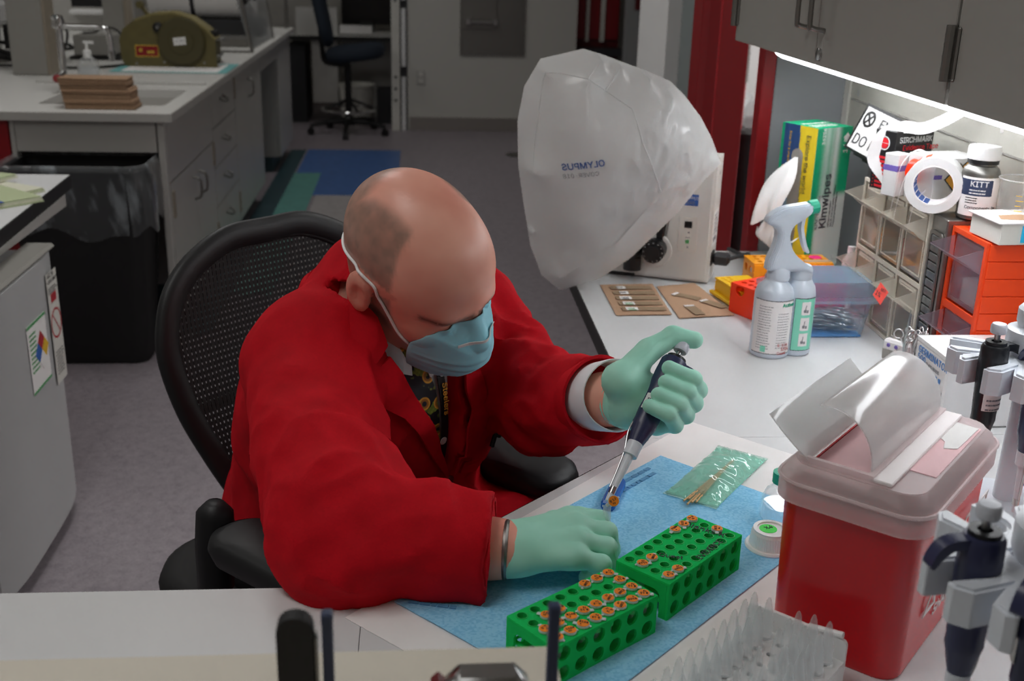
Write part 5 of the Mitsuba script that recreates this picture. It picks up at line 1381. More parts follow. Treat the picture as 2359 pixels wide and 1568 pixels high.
part(k, 'slot_frame', ext(sg.box(-.110, -.018, .110, .058).difference(sg.box(-.105, -.012, .105, .052)), .006, .1485), 'lid_milk', False, at=SHL)
th = np.radians(np.linspace(-6, 104, 24))
R0 = .047
prof = [(-.012 + R0 * (1 - math.cos(t)) * 1.0, .150 + R0 * 1.12 * math.sin(t) + .006) for t in th]
part(k, 'curled_flap', sheet([[(x, p[0] + .0 * x, p[1]) for x in np.linspace(-.100, .105, 10)] for p in prof], .0016), 'flap', True, at=SHL, label='curled clear flap')
part(k, 'flat_flap', sheet([[(x, .048 + .036 * t, .152 + .022 * t + .006 * t * t) for x in np.linspace(-.110, .100, 8)] for t in np.linspace(0, 1.25, 8)], .0016), 'flap', True, at=SHL, label='flat clear flap')
part(k, 'slot_floor', bx(-.106, .106, -.014, .053, .136, .138, .0005), 'tray_pink', at=SHL)
part(k, 'hinge_strip', bx(-.110, .110, -.036, -.014, .148, .1520, .001), 'lid_white', at=SHL)
part(k, 'window', ext(sg.box(-.06, -.062, .09, -.036), .0006, .1483), 'tray_pink', False, at=SHL)
part(k, 'torn_label', ext(sg.Polygon([(.02, -.058), (.088, -.060), (.09, -.034), (.04, -.032), (.03, -.042), (.012, -.046)]), .0004, .1492), 'paper', False, at=SHL, label='torn white label')
SS = SH @ frame((0, -LD / 2 * .955, .02), (1, 0, 0), (0, -.07, 1))
part(k, 'warning_label', ext(sg.Polygon([(.03, .075), (.11, .075), (.115, .108), (.035, .108)]).difference(sg.Polygon([(.034, .078), (.107, .078), (.111, .105), (.038, .105)])), .001, -.001), 'paper', False, at=SS)
part(k, 'warning_triangle', ext(sg.Polygon([(-.06, .03), (-.02, .03), (-.04, .065)]).difference(sg.Polygon([(-.053, .034), (-.027, .034), (-.04, .057)])), .001, .0005), 'paper', False, at=SS)
part(k, 'lettering', txt('SHARPS', .014, SS @ place(-.02, .012, .001), bold=True), 'paper', False)

# ---------------------------------------------------------------- papers, pad and the tube racks
one('white_sheet', ext([(-.078, 1.030), (.415, 1.535), (.70, 1.255), (.21, .75)], .0007, DZ + .0003), 'paper', 'large white sheet under the blue pad', 'paper', smooth=False)
mat('pad_blue', proc(lambda p, n, uv: mix(lin('93d0f2'), lin('7abfe6'), smoothstep(.3, .75, noise(p.x * 420, p.y * 420) * .6 + .4 * fbm(p.x * 60, p.y * 60, 0, 3)))), .85, bump=(proc(lambda p, n, uv: noise(p.x * 500, p.y * 500), 3e-4), .0006))
mat('pad_print', '5b98c4', .8)
PD = place(-.026, 1.056, DZ + .001, 44.1)
u, v = np.meshgrid(np.linspace(0, .513, 40), np.linspace(-.268, 0, 24), indexing='ij')
pg_ = np.dstack([u, v, .0009 + .0016 * meshkit.fbm(np.stack([u * 14, v * 14, u * 0], -1), 3, 5)])
k = thing('blue_pad', 'blue absorbent bench pad lying diagonally on the desk', 'pad')
part(k, 'cloth', sheet(pg_, .0008), 'pad_blue', 50, at=PD)
part(k, 'stamp', lines(2, .09, .006, .014, PD @ place(.385, -.012, .0031, -90 * 0), 81), 'pad_print', False)
part(k, 'stamp', lines(1, .06, .006, .014, PD @ place(.01, -.012, .0031, -60), 82), 'pad_print', False)

scene['mat_rack_green'] = {'type': 'principledthin', 'base_color': rgb(lin('2fe67c')), 'roughness': .35, 'diff_trans': .8, 'spec_trans': 0.0, 'eta': 1.45}
mat('rack_green_dark', '19b554', .45)
mat('sticker_orange', 'f58a1e', .6)
mat_clear('tube_clear', .30, 'dfe8ea', .2)
RL, RWD, RH, RP = .147, .070, .045, .0176


def holes_plate(w, d, pts, r, t, chamfer=0):
    g = sg.box(0, 0, w, d)
    for x, y in pts:
        g = g.difference(sg.Point(x, y).buffer(r, quad_segs=5))
    return ext(g, t)


GRID = [(.0120 + RP * i, RWD - .0095 - .017 * j) for j in range(4) for i in range(8)]
SIDEH = [(.0135 + .0240 * i, .0115 + .0220 * j) for i in range(6) for j in range(2)]


def green_rack(label, M):
    k = thing('tube_rack', label, 'tube rack')
    part(k, 'top', mv(holes_plate(RL, RWD, GRID, .0052, .0025), place(0, 0, RH - .0025)), 'rack_green', False, at=M)
    part(k, 'hole_collar', cat([mv(annulus(.0052, .0062, RH - .012, RH + .0006, 20), place(x, y, 0)) for x, y in GRID]), 'rack_green_dark', False, at=M, kind='stuff')
    part(k, 'middle_shelf', mv(holes_plate(RL - .006, RWD - .006, [(x - .003, y - .003) for x, y in GRID], .0045, .002), place(.003, .003, .016)), 'rack_green', False, at=M)
    for y in (.0, RWD - .003):
        part(k, 'side', mv(mv(holes_plate(RL, RH - .0027, SIDEH, .0082, .003), frame((0, .003, 0), (1, 0, 0), (0, 0, 1))), place(0, y, 0)), 'rack_green', False, at=M)
        if y > 0:
            continue
        part(k, 'side_collar', cat([mv(annulus(.0078, .0093, -.008, .0006, 22), frame((x, y + .003, z), (1, 0, 0), (0, 0, 1))) for x, z in SIDEH]), 'rack_green_dark', 40, at=M, kind='stuff')
    eg = sg.box(0, 0, RWD - .0064, RH - .0027).difference(sg.box(.016, -.03, RWD - .0224, .024).buffer(.008))
    for x in (0, RL - .003):
        part(k, 'end', mv(ext(eg, .003), frame((x, .0032, 0), (0, 1, 0), (0, 0, 1))), 'rack_green', False, at=M)
    return k


TUBE_B = shape(lathe([(0, -.034), (.0018, -.0335), (.0028, -.031), (.0046, -.016), (.0046, 0), (.0058, .0), (.0058, .0015), (.0048, .0018)], 20), 'tube_clear', True)
TUBE_C = shape(cat([lathe([(0, .0018), (.0066, .0018), (.0068, .0026), (.0066, .0042), (0, .0044)], 24), bx(-.0105, -.006, -.0022, .0022, .002, .0036, .0006), bx(.006, .0085, -.0014, .0014, .0015, .003, .0004)]), 'cap_plastic', 40)
mat('cap_plastic', 'c9d2d2', .3)
STK = shape(lathe([(0, .0045), (.0061, .0045), (.0061, .0048), (0, .0048)], 24), 'sticker_orange', False)
MARK = [shape(cat([txt(s, .0028, place(-.0045, .0003, .0049)), txt(s2, .0022, place(-.003, -.0034, .0049))]), 'ink', False) for s, s2 in (('E108', '4'), ('B 12', '7a'), ('K-3', '11'), ('1109', 'c2'))]


def stickered_tube(M, label, group, i):
    k = thing('sample_tube', label, 'tube', group)
    part(k, 'tube_body', TUBE_B, None, at=M)
    part(k, 'cap', TUBE_C, None, at=M)
    part(k, 'sticker', STK, None, at=M, label='orange sticker')
    part(k, 'marking', MARK[i % 4], None, at=M)
    return k


GR1 = place(.264, 1.006, DZ + .003, 43.5)
GR2 = place(.1295, .8985, DZ + .003, 36.5)
green_rack('green tube rack with eight stickered tubes and black handwriting on top', GR1)
part('tube_rack', 'handwriting', cat([txt('Blanks K', .009, GR1 @ place(.118, .061, RH + .0004, -80)), txt('Quest', .007, GR1 @ place(.040, .042, RH + .0004, -62)), txt('EVIDENCE', .0075, GR1 @ place(.066, .0035, RH + .0004, 4))]), 'ink', False, label='black handwriting')
green_rack('green tube rack nearest the viewer, full of orange stickered tubes', GR2)
right = [(5, 0), (6, 0), (7, 0), (0, 1), (1, 1), (7, 2), (0, 3), (1, 3)]
left = [(5, 0), (6, 0), (7, 0), (1, 1), (2, 1), (7, 1)] + [(i, 2) for i in range(8)] + [(i, 3) for i in range(8)]
n_ = 0
for lst, M, lab, grp, fl in ((right, GR1, 'clear tube with an orange sticker on its cap in the rack with black handwriting', 'tubes in the rack with handwriting', (0, 180)), (left, GR2, 'clear tube with an orange sticker on its cap in the nearer green rack', 'tubes in the nearer rack', (170, -60))):
    for i, j in lst:
        x, y = .0120 + RP * i, RWD - .0095 - .017 * j
        stickered_tube(M @ place(x, y, RH - .001, (fl[0] if i > 2 else fl[1]) + 40 * math.sin(n_ * 1.7)), lab, grp, n_)
        n_ += 1

# swab pouch
mat_clear('pouch', .30, 'bfe6da', .12)
mat('mint_backing', '8fd6c2', .5)
mat('wood', 'c9a06c', .6)
PO = frame((.325, 1.298, DZ + .0035), (.107, .139, 0), (-.139, .107, 0))
pl = .175
k = thing('swab_pouch', 'clear and mint pouch of wooden swabs lying on the blue pad', 'pouch')
u, v = np.meshgrid(np.linspace(0, pl, 50), np.linspace(-.072, 0, 30), indexing='ij')
pz = .010 * np.sin(np.pi * u / pl) ** .5 * np.sin(np.pi * (-v) / .072) ** .6
wr = .006 * (meshkit.fbm(np.stack([u * 90, v * 90, u * 0], -1), 3, 9) - .5) * np.sin(np.pi * u / pl) + .0022 * np.sin(v * 420 + 8 * np.sin(u * 60)) * (np.abs(u / pl - .5) > .38)
part(k, 'film', sheet(np.dstack([u, v, .001 + pz * 1.1 + wr]), .0), 'pouch', 60, at=PO)
part(k, 'backing', sheet(np.dstack([u, v, u * 0 + .0006]), .0006), 'mint_backing', False, at=PO, label='mint green backing')
part(k, 'seam', cat([bx(-.004, .004, -.074, .002, .0, .0022, .0008), bx(pl - .004, pl + .004, -.074, .002, .0, .0022, .0008)]), 'pouch', at=PO)
for i in range(5):
    one('wooden_swab', tube([(-.014 - .006 * (i % 3), 0, 0), (.115 + .004 * i, 0, 0)], .00125, 8), 'wood', 'thin wooden swab stick poking out of the mint pouch', 'swab', 'swabs in the pouch', at=PO @ place(.006, -.046 + .0032 * i, .0048 + .0012 * (i % 2), 4 - 1.6 * i))

# held-tube neighbours on the pad, glass vial, white cap
mat('blue_plastic', '1558a8', .3)
k = thing('blue_clip', 'small blue plastic tube holder lying on the pad beside the hand', 'tube holder')
part(k, 'body', bx(-.009, .009, -.036, .036, 0, .014, .003), 'blue_plastic', at=place(.253, 1.285, DZ + .003, -22))
part(k, 'tip', bx(-.006, .006, .034, .046, .001, .011, .003), 'blue_plastic', at=place(.253, 1.285, DZ + .003, -22))
k = thing('glass_vial', 'clear glass vial with liquid half hidden by the sharps container', 'vial')
VM = place(.4565, 1.228, DZ + .001)
part(k, 'wall', lathe([(0, 0), (.021, 0), (.024, .004), (.024, .030), (.020, .040), (.012, .047), (.012, .058)], 36), 'clear', at=VM)
part(k, 'liquid', lathe([(.0225, .002), (.0225, .022), (0, .0222)], 36), 'clear', at=VM)
part(k, 'stopper', lathe([(0, .052), (.0135, .052), (.0135, .066), (0, .067)], 24), 'spray_green', at=VM, label='green stopper')
k = thing('jar_closure', 'white ribbed jar closure with a round green sticker', 'cap')
CPM = place(.4225, 1.158, DZ + .003)
part(k, 'flange', lathe([(0, 0), (.029, 0), (.0295, .002), (.028, .004), (0, .004)], 48), 'white', at=CPM)
cz = np.linspace(0, 2 * np.pi, 145)[:-1]
part(k, 'cap_wall', loft([[(r * (1 + .012 * (i % 2)) * math.cos(a), r * (1 + .012 * (i % 2)) * math.sin(a), z) for i, a in enumerate(cz)] for z, r in ((.004, .0245), (.020, .0225), (.0225, .021))]), 'white', 20, at=CPM)
part(k, 'cap_rim', mv(annulus(.0165, .0212, .022, .0245, 40), np.eye(4)), 'white', at=CPM)
mat('green_dot', '4fe05a', .6)
part(k, 'sticker', ext(sg.Point(0, 0).buffer(.0105), .0005, .0226), 'green_dot', False, at=CPM @ place(-.003, .002, 0), label='bright green round sticker')
part(k, 'marking', txt('X4', .006, CPM @ place(-.006, .0, .0232, 20)), 'ink', False)

# rack of upturned tubes in front
WRm = place(.336, .958, DZ + .001, 226)      # x runs along the rows towards the viewer's left, y across
k = thing('white_tube_rack', 'white rack of upturned clear tubes near the lower edge', 'tube rack')
RX, RY = .235, .105
pts = [(.018 + .0205 * i, .013 + .0158 * j) for i in range(11) for j in range(6)]
part(k, 'top', mv(holes_plate(RX, RY, pts, .0035, .003), place(0, 0, .030)), 'white', False, at=WRm)
part(k, 'side', bx(0, RX, 0, .003, 0, .030, .001), 'white', at=WRm)
part(k, 'side', bx(0, RX, RY - .003, RY, 0, .030, .001), 'white', at=WRm)
part(k, 'end_plate', mv(ext(rrect(RY, .056, .006), .004), frame((-.002, RY / 2, .028), (0, 1, 0), (0, 0, 1))), 'white', 30, at=WRm, label='raised white end plate')
part(k, 'handle_bar', tube([(.0, RY * .62, .055), (.0, RY * .95, .060)], .0035, 10), 'white', at=WRm)
mat_clear('upturned', .20, 'e6eef0', .15)
UPT = shape(lathe([(.0066, 0), (.0066, .018), (.0059, .0215), (.0026, .041), (.0010, .0445), (0, .0448)], 16), 'upturned', True)
UPR = shape(annulus(.0064, .0074, .0, .0022, 16), 'frosted', 40)
rt = np.random.default_rng(4)
for i in range(11):
    for j in range(6):
        if j == 2 or rt.random() < .06:
            continue
        x, y = pts[i * 6 + j]
        q = thing('upturned_tube', 'clear pointed tube standing upside down in the white rack', 'tube', 'upturned tubes in the white rack')
        m4 = WRm @ place(x, y, .0335 + rt.uniform(0, .004), rt.uniform(0, 360))
        part(q, 'tube_body', UPT, None, at=m4)
        part(q, 'mouth_ring', UPR, None, at=m4)

# ---------------------------------------------------------------- raised shelf in the foreground
SZ = .95
mat('shelf_beige', 'cfc8ba', .5)
k = thing('raised_shelf', 'beige raised shelf along the lower edge of the picture', 'shelf')
part(k, 'board', bx(-.85, .099, .38, .689, SZ - .022, SZ, .004), 'shelf_beige')
part(k, 'support', bx(-.8, -.78, .40, .67, DZ + .001, SZ - .022, .001), 'shelf_beige')
part(k, 'support', bx(.06, .08, .40, .67, DZ + .001, SZ - .022, .001), 'shelf_beige')
k = thing('black_handset', 'black rounded handset standing on the raised shelf', 'handset')
part(k, 'body', mv(ext(rrect(.0235, .07, .011), .012), frame((-.0795, .632, SZ + .036), (1, 0, 0), (0, 0, 1))), 'black_soft', 40)
part(k, 'side_strip', bx(-.0675, -.0655, .622, .632, SZ + .001, SZ + .055, .0008), 'brushed')
one('dark_pen', cat([bx(-.0625, -.0555, .624, .632, SZ, SZ + .066, .001), bx(-.0628, -.0552, .6235, .6325, SZ + .062, SZ + .071, .0015)]), 'label_navy', 'dark blue square pen standing beside the black handset', 'pen')
one('dark_pen', cat([bx(.0855, .0930, .624, .632, SZ, SZ + .068, .001), bx(.0851, .0934, .6235, .6325, SZ + .064, SZ + .073, .0015)]), 'label_navy', 'dark blue square pen standing in front of the nearer green rack', 'pen')
k = thing('silver_stapler', 'silver rounded stapler with a dark red end on the raised shelf', 'stapler')
part(k, 'body', bx(.018, .073, .606, .640, SZ + .001, SZ + .026, .009), 'steel', 40)
part(k, 'button', mv(lathe([(0, 0), (.007, 0), (.006, .002), (0, .0025)], 20), frame((.034, .606, SZ + .014), (1, 0, 0), (0, 0, 1))), 'steel')
part(k, 'end_cap', bx(.008, .018, .606, .640, SZ + .001, SZ + .017, .005), 'red_dark', label='dark red end')
k = thing('white_device', 'white device with a pale violet strip in the lower left corner', 'device')
part(k, 'body', bx(-.40, -.212, .50, .632, SZ + .001, SZ + .014, .006), 'white', 40)
part(k, 'strip', bx(-.398, -.214, .625, .636, SZ + .002, SZ + .012, .002), 'pipette_grey')
one('red_disc', lathe([(0, 0), (.030, 0), (.030, .010), (.026, .014), (0, .014)], 40, (-.143, .598, SZ + .0005)), 'red_dark', 'dark red round disc just showing at the lower edge of the shelf', 'disc')

# ---------------------------------------------------------------- office chair of the seated man
fd_ = np.array([.7071, -.7071, 0.0])        # the way he faces
sd_ = np.array([-.7071, -.7071, 0.0])       # towards his right
ZU = np.array([0, 0, 1.0])
tl = math.radians(14)
bn, bv = fd_ * math.cos(tl) + ZU * math.sin(tl), ZU * math.cos(tl) - fd_ * math.sin(tl)
BC = np.array([-.22, 1.86, .75])
half = [(.0, .215), (.08, .213), (.155, .182), (.20, .142), (.223, .09), (.229, .04), (.216, -.042), (.193, -.115), (.164, -.193), (.135, -.255), (.08, -.29), (0, -.30)]
out2 = np.array(curve(half + [(-w, v) for w, v in half[-2::-1]], 6))[:-1]


def on_back(w, v, off=0.0):
    return BC + sd_ * w + bv * v + bn * (off + .35 * w * w - .03 * math.cos(v * 6))


mat('aeron', '1c1d1f', .5)
mat('aeron_mesh', '1b1b1c', .7)
k = thing('mesh_office_chair', 'black mesh-backed office chair the man sits on', 'chair')
ctr = np.array([on_back(*p) for p in out2])
ins = np.array([on_back(p[0] * .93, p[1] * .93 - .002) for p in out2])
part(k, 'back_frame', sweep(ctr, [(.014 * math.cos(a), .022 * math.sin(a)) for a in np.linspace(0, 2 * np.pi, 13)[:-1]], True, up=None), 'aeron', 50)
part(k, 'back_liner', sweep(ins, ring(.006, 8), True), 'black_soft', 50)
poly = sg.Polygon(out2 * [.95, .95])
strips = []
for w in np.arange(-.215, .216, .0082):
    ln = sg.LineString([(w, -.4), (w, .4)]).intersection(poly)
    if ln.is_empty or ln.geom_type != 'LineString':
        continue
    (_, a), (_, b) = ln.coords
    vs = np.linspace(min(a, b), max(a, b), 26)
    strips.append(sheet(np.array([[on_back(w + o, v) for v in vs] for o in (-.0033, .0033)])))
for v in np.arange(-.28, .21, .0105):
    ln = sg.LineString([(-.4, v), (.4, v)]).intersection(poly)
    if ln.is_empty or ln.geom_type != 'LineString':
        continue
    (a, _), (b, _) = ln.coords
    strips.append(sheet(np.array([[on_back(w, v + o, -.0008) for w in np.linspace(a, b, 22)] for o in (-.0036, .0036)])))
part(k, 'back_mesh', cat(strips), 'aeron_mesh', False, label='fine black mesh back', kind='stuff')
part(k, 'spine', tube([BC - bn * .07 + bv * o - fd_ * .0 for o in (.02, -.15, -.3, -.42)], [.02, .028, .03, .03], 14), 'aeron')
part(k, 'lumbar_bar', tube([on_back(w, -.06, -.035 - .02 * (1 - abs(w) / .2)) for w in np.linspace(-.19, .19, 15)], .010, 10), 'aeron')
SC0 = np.array([-.14, 1.66, .44])
seat = []
for z, sc in ((-.035, .86), (-.03, .95), (0, 1.0), (.02, .97), (.028, .88)):
    seat.append([SC0 + fd_ * (y * sc) + sd_ * (x * sc) + ZU * (z - .03 * max(0, y / .2 - .7)) for x, y in rrpts(.50, .44, .12, 8)])
part(k, 'seat', loft(seat), 'aeron_mesh', 50)
part(k, 'column', tube([SC0 - ZU * .04, (SC0[0], SC0[1], .09)], .03, 18), 'aeron')
part(k, 'tilt_box', mv(cb(.22, .26, .06, (0, 0, 0), .015), frame(SC0 - ZU * .07, fd_, sd_)), 'aeron')
for i in range(5):
    a = math.radians(10 + 72 * i)
    e = np.array([math.cos(a), math.sin(a), 0])
    q = part(k, 'leg', tube([(SC0[0], SC0[1], .10) + e * .03, (SC0[0], SC0[1], .09) + e * .2, (SC0[0], SC0[1], .075) + e * .31], [.026, .022, .016], 10), 'aeron')
    part(q, 'caster', tube([(SC0[0], SC0[1], .03) + e * .31 - np.cross(e, ZU) * .024, (SC0[0], SC0[1], .03) + e * .31 + np.cross(e, ZU) * .024], .029, 16), 'black')
for s, lab in ((1, None), (-1, None)):
    A0 = np.array([-.172, 1.300, .655]) if s > 0 else np.array([.135, 1.60, .655])
    pad = []
    for z, sc in ((-.022, .80), (-.017, .93), (0, 1.0), (.012, .96), (.020, .82), (.022, .5)):
        pad.append([A0 + fd_ * (y * sc) + sd_ * (x * sc) + ZU * (z + .008 * (y > .08)) for x, y in rrpts(.105, .27, .05, 8)])
    ar = part(k, 'armrest', loft(pad), 'aeron', 60)
    part(ar, 'support', tube(curve([A0 - ZU * .02 - fd_ * .02, A0 - ZU * .10 - fd_ * .05, A0 - ZU * .18 - fd_ * .08, SC0 + sd_ * (.22 * s) - ZU * .03 - fd_ * .06], 6), .022, 12), 'aeron')
    part(ar, 'rear_post', tube([A0 - fd_ * .165 - ZU * .10, A0 - fd_ * .16 - ZU * .03, A0 - fd_ * .155 + ZU * .02, A0 - fd_ * .153 + ZU * .035], [.026, .028, .026, .014], 16), 'aeron', 60)

# ---------------------------------------------------------------- signed-distance modelling of the man
def s_cap(p, a, b, ra, rb=None):
    a, b = np.asarray(a, float), np.asarray(b, float)
    rb = ra if rb is None else rb
    ab = b - a
    t = np.clip(((p - a) @ ab) / (ab @ ab), 0, 1)
    return np.linalg.norm(p - a - t[:, None] * ab, axis=1) - (ra + (rb - ra) * t)


def s_ell(p, c, ax, R=None):
    q = p - np.asarray(c, float)
    if R is not None:
        q = q @ R
    ax = np.asarray(ax, float)
    k0 = np.linalg.norm(q / ax, axis=1)
    k1 = np.maximum(np.linalg.norm(q / ax ** 2, axis=1), 1e-9)
    return k0 * (k0 - 1) / k1


def smin(k, *ds):
    d = ds[0]
    for e in ds[1:]:
        h = np.clip(.5 + .5 * (e - d) / k, 0, 1)
        d = e * (1 - h) + d * h - k * h * (1 - h)
    return d


def smax(k, a, b):
    return -smin(k, -a, -b)


def boxed(fn, p, lo, hi, pad=.05):
    """fn near the box, a safe distance away from it elsewhere (keeps the modelling quick)."""
    b = np.linalg.norm(np.maximum(0, np.maximum(lo - p, p - hi)), axis=1)
    m = b < pad
    d = b + .0
    if m.any():
        d[m] = fn(p[m])
    return d


def chain(p, pts, rs, k=.01):
    d = None
    for i in range(len(pts) - 1):
        e = s_cap(p, pts[i], pts[i + 1], rs[i], rs[i + 1])
        d = e if d is None else smin(k, d, e)
    return d


def net(fn, lo, hi, h, lip=1.6, newton=2):
    """Surface nets of the zero set of fn on a sparse grid of step h, the vertices pulled onto the surface."""
    lo, hi = np.asarray(lo, float), np.asarray(hi, float)
    B = 8
    nb = np.ceil((hi - lo) / (h * B)).astype(int)
    gi = np.stack(np.meshgrid(*[np.arange(n) for n in nb], indexing='ij'), -1).reshape(-1, 3)
    d = fn(lo + (gi + .5) * h * B)
    gi = gi[np.abs(d) < lip * h * B * .87 + h]
    cell = np.stack(np.meshgrid(*[np.arange(B)] * 3, indexing='ij'), -1).reshape(-1, 3)
    cells = (gi[:, None] * B + cell).reshape(-1, 3)
    S = nb * B + 2
    key = lambda c: (c[:, 0] * S[1] + c[:, 1]) * S[2] + c[:, 2]
    off = np.array(list(np.ndindex(2, 2, 2)))
    corner = np.unique(np.concatenate([key(cells + o) for o in off]))
    cc = np.stack([corner // (S[1] * S[2]), corner // S[2] % S[1], corner % S[2]], 1)
    val = np.concatenate([fn(lo + c * h) for c in np.array_split(cc, max(1, len(cc) // 400000 + 1))])
    ci = np.stack([np.searchsorted(corner, key(cells + o)) for o in off], 1)
    cv = val[ci]
    act = (cv.min(1) < 0) & (cv.max(1) >= 0)
    cells, cv = cells[act], cv[act]
    acc, cnt = np.zeros((len(cells), 3)), np.zeros(len(cells))
    for a in range(8):
        for b in range(a + 1, 8):
            if np.abs(off[a] - off[b]).sum() != 1:
                continue
            m = (cv[:, a] < 0) != (cv[:, b] < 0)
            t = cv[m, a] / (cv[m, a] - cv[m, b])
            acc[m] += off[a] + t[:, None] * (off[b] - off[a])
            cnt[m] += 1
    v = lo + (cells + acc / cnt[:, None]) * h
    ck = key(cells)
    order = np.argsort(ck)
    cks = ck[order]
    F = []
    for ax in range(3):
        u, w = [(1, 2), (2, 0), (0, 1)][ax]
        e = np.zeros(3, int)
        e[ax] = 1
        i1 = [i for i in range(8) if (off[i] == e).all()][0]
        m = (cv[:, 0] < 0) != (cv[:, i1] < 0)
        c0 = cells[m]
        du, dw = np.zeros(3, int), np.zeros(3, int)
        du[u], dw[w] = 1, 1
        q = np.stack([key(c0), key(c0 - du), key(c0 - du - dw), key(c0 - dw)], 1)
        j = np.minimum(np.searchsorted(cks, q), len(cks) - 1)
        ok = (cks[j] == q).all(1)
        q = order[j[ok]]
        fl = (cv[m, 0] < 0)[ok]
        q[~fl] = q[~fl][:, ::-1]
        F += [q[:, [0, 1, 2]], q[:, [0, 2, 3]]]
    for _ in range(newton):
        g = np.stack([fn(v + np.eye(3)[a] * h * .3) - fn(v - np.eye(3)[a] * h * .3) for a in range(3)], 1) / (h * .6)
        v = v - np.clip(fn(v) / np.maximum((g * g).sum(1), .05), -h, h)[:, None] * g
    m = trimesh.Trimesh(v, np.vstack(F), process=False)
    if m.volume < 0:
        m.invert()
    return m


# ---- joints
HS = 1.05
HC = np.array([.0, 1.4246, 1.0457])
HB_ = np.array([[.682, -.72, .133], [-.569, -.635, -.523], [-.461, -.281, .842]])     # columns: forward, his right, up


def hp(f, r, u):
    return HC + HB_ @ (HS * np.array([f, r, u]))


J = dict(SM=(-.04, 1.55, .905), NB=(-.055, 1.537, .935), shR=(-.15, 1.435, .885), shL=(.080, 1.685, .885), HP=(-.135, 1.675, .52),
         elR=(-.088, 1.125, .797), wrR=(.08, 1.098, .792), elL=(.180, 1.465, .812), wrL=(.247, 1.337, .872),
         hipR=(-.22, 1.60, .52), hipL=(-.10, 1.74, .52), knR=(.06, 1.31, .55), knL=(.19, 1.45, .55), anR=(.10, 1.27, .09), anL=(.23, 1.41, .09))
J = {a: np.array(b) for a, b in J.items()}
TR = np.stack([sd_, fd_, ZU], 1)
TL = np.stack([sd_, unit(fd_ - .35 * ZU), unit(ZU + .35 * fd_)], 1)


def f_head(p):
    return boxed(f_head0, p, HC - .15, HC + .15, .06)


def f_head0(p):
    q = (p - HC) @ HB_ / HS
    d = smin(.03, s_ell(q, (-.006, 0, .012), (.101, .078, .092)), s_ell(q, (.040, 0, .004), (.064, .064, .066)))
    d = smin(.03, d, s_ell(q, (.040, 0, -.062), (.056, .060, .066)), s_ell(q, (.074, 0, -.112), (.026, .026, .022)))
    d = smin(.016, d, s_cap(q, (.086, -.032, -.014), (.086, .032, -.014), .015))
    for s in (-1, 1):
        d = smin(.02, d, s_ell(q, (.066, s * .040, -.052), (.024, .02, .02)))
    d = smin(.014, d, s_cap(q, (.096, 0, -.020), (.120, 0, -.055), .008, .014))
    for s in (-1, 1):
        d = smax(.012, d, -s_ell(q, (.104, s * .031, -.034), (.016, .016, .010)))
        d = smin(.004, d, s_ell(q, (.0835, s * .031, -.034), (.0135, .0145, .0125)))
    d = smin(.008, d, s_cap(q, (.101, -.020, -.088), (.101, .020, -.088), .007))
    for s in (-1, 1):
        e = smax(.004, s_ell(q, (-.016, s * .080, -.034), (.021, .0085, .033)), -s_ell(q, (-.010, s * .0905, -.034), (.011, .0095, .019)))
        e = smin(.005, e, s_cap(q, (-.006, s * .077, -.012), (-.012, s * .078, -.056), .006, .007))
        d = smin(.006, d, e)
    return d * HS


def f_neck(p):
    return s_cap(p, hp(-.028, 0, -.055), J['NB'] - ZU * .03, .062, .070)


fing = dict(r=.0092)
# right hand, lying as a fist on the pad
RH_ = dict(
    index=[(.176, 1.145, .800), (.212, 1.152, .794), (.218, 1.150, .774), (.198, 1.146, .765)],
    middle=[(.181, 1.122, .803), (.217, 1.126, .794), (.222, 1.124, .772), (.200, 1.122, .765)],
    ring=[(.179, 1.099, .799), (.213, 1.100, .789), (.216, 1.099, .770), (.195, 1.100, .765)],
    little=[(.171, 1.077, .791), (.203, 1.075, .783), (.206, 1.076, .768), (.188, 1.079, .764)],
    thumb=[(.118, 1.132, .784), (.160, 1.163, .787), (.190, 1.172, .788), (.216, 1.168, .789)])
RR_ = dict(index=(.0115, .0105, .0098, .009), middle=(.0118, .011, .010, .0092), ring=(.0115, .0105, .0098, .009), little=(.0105, .0095, .0088, .0082), thumb=(.016, .013, .012, .0102))
# left hand round the pipette
PT, PB = np.array([.338, 1.318, .955]), np.array([.222, 1.176, .800])       # top and tip of the pipette
pa = unit(PB - PT)
vr, vu, vc = np.array([.99645, -.08015, .02579]), np.array([.00259, .33532, .94210]), np.array([-.08416, -.93869, .33434])
pe = unit(np.cross(vc, pa))
pe = pe if pe @ vr > 0 else -pe
pc = unit(np.cross(pe, pa))
pc = pc if pc @ vc > 0 else -pc


def ph(t, e, c):
    return PT + pa * t + pe * e + pc * c


LH_ = {}
for i, (nm, t) in enumerate((('index', .047), ('middle', .0665), ('ring', .086), ('little', .1045))):
    sh = (.0, .001, -.002, -.008)[i]
    LH_[nm] = [ph(t - .004, .022 + sh * .5, -.034), ph(t - .004, .043 + sh, -.006), ph(t + .001, .026 + sh, .0245), ph(t + .004, -.003 + sh * .6 - (.004 if i == 0 else 0), .0255)]
LH_['thumb'] = [ph(.085, -.050, -.004), ph(.030, -.036, -.006), ph(-.004, -.016, -.004), ph(-.012, .010, .001)]
LR_ = dict(RR_)
LR_['thumb'] = (.019, .0145, .0125, .0102)


def f_hand(p, H, R, W, grow=0.0):
    q = np.vstack([np.array(c) for c in H.values()] + [np.asarray(W)[None]])
    return boxed(lambda x: f_hand0(x, H, R, W, grow), p, q.min(0) - .03, q.max(0) + .03, .03)


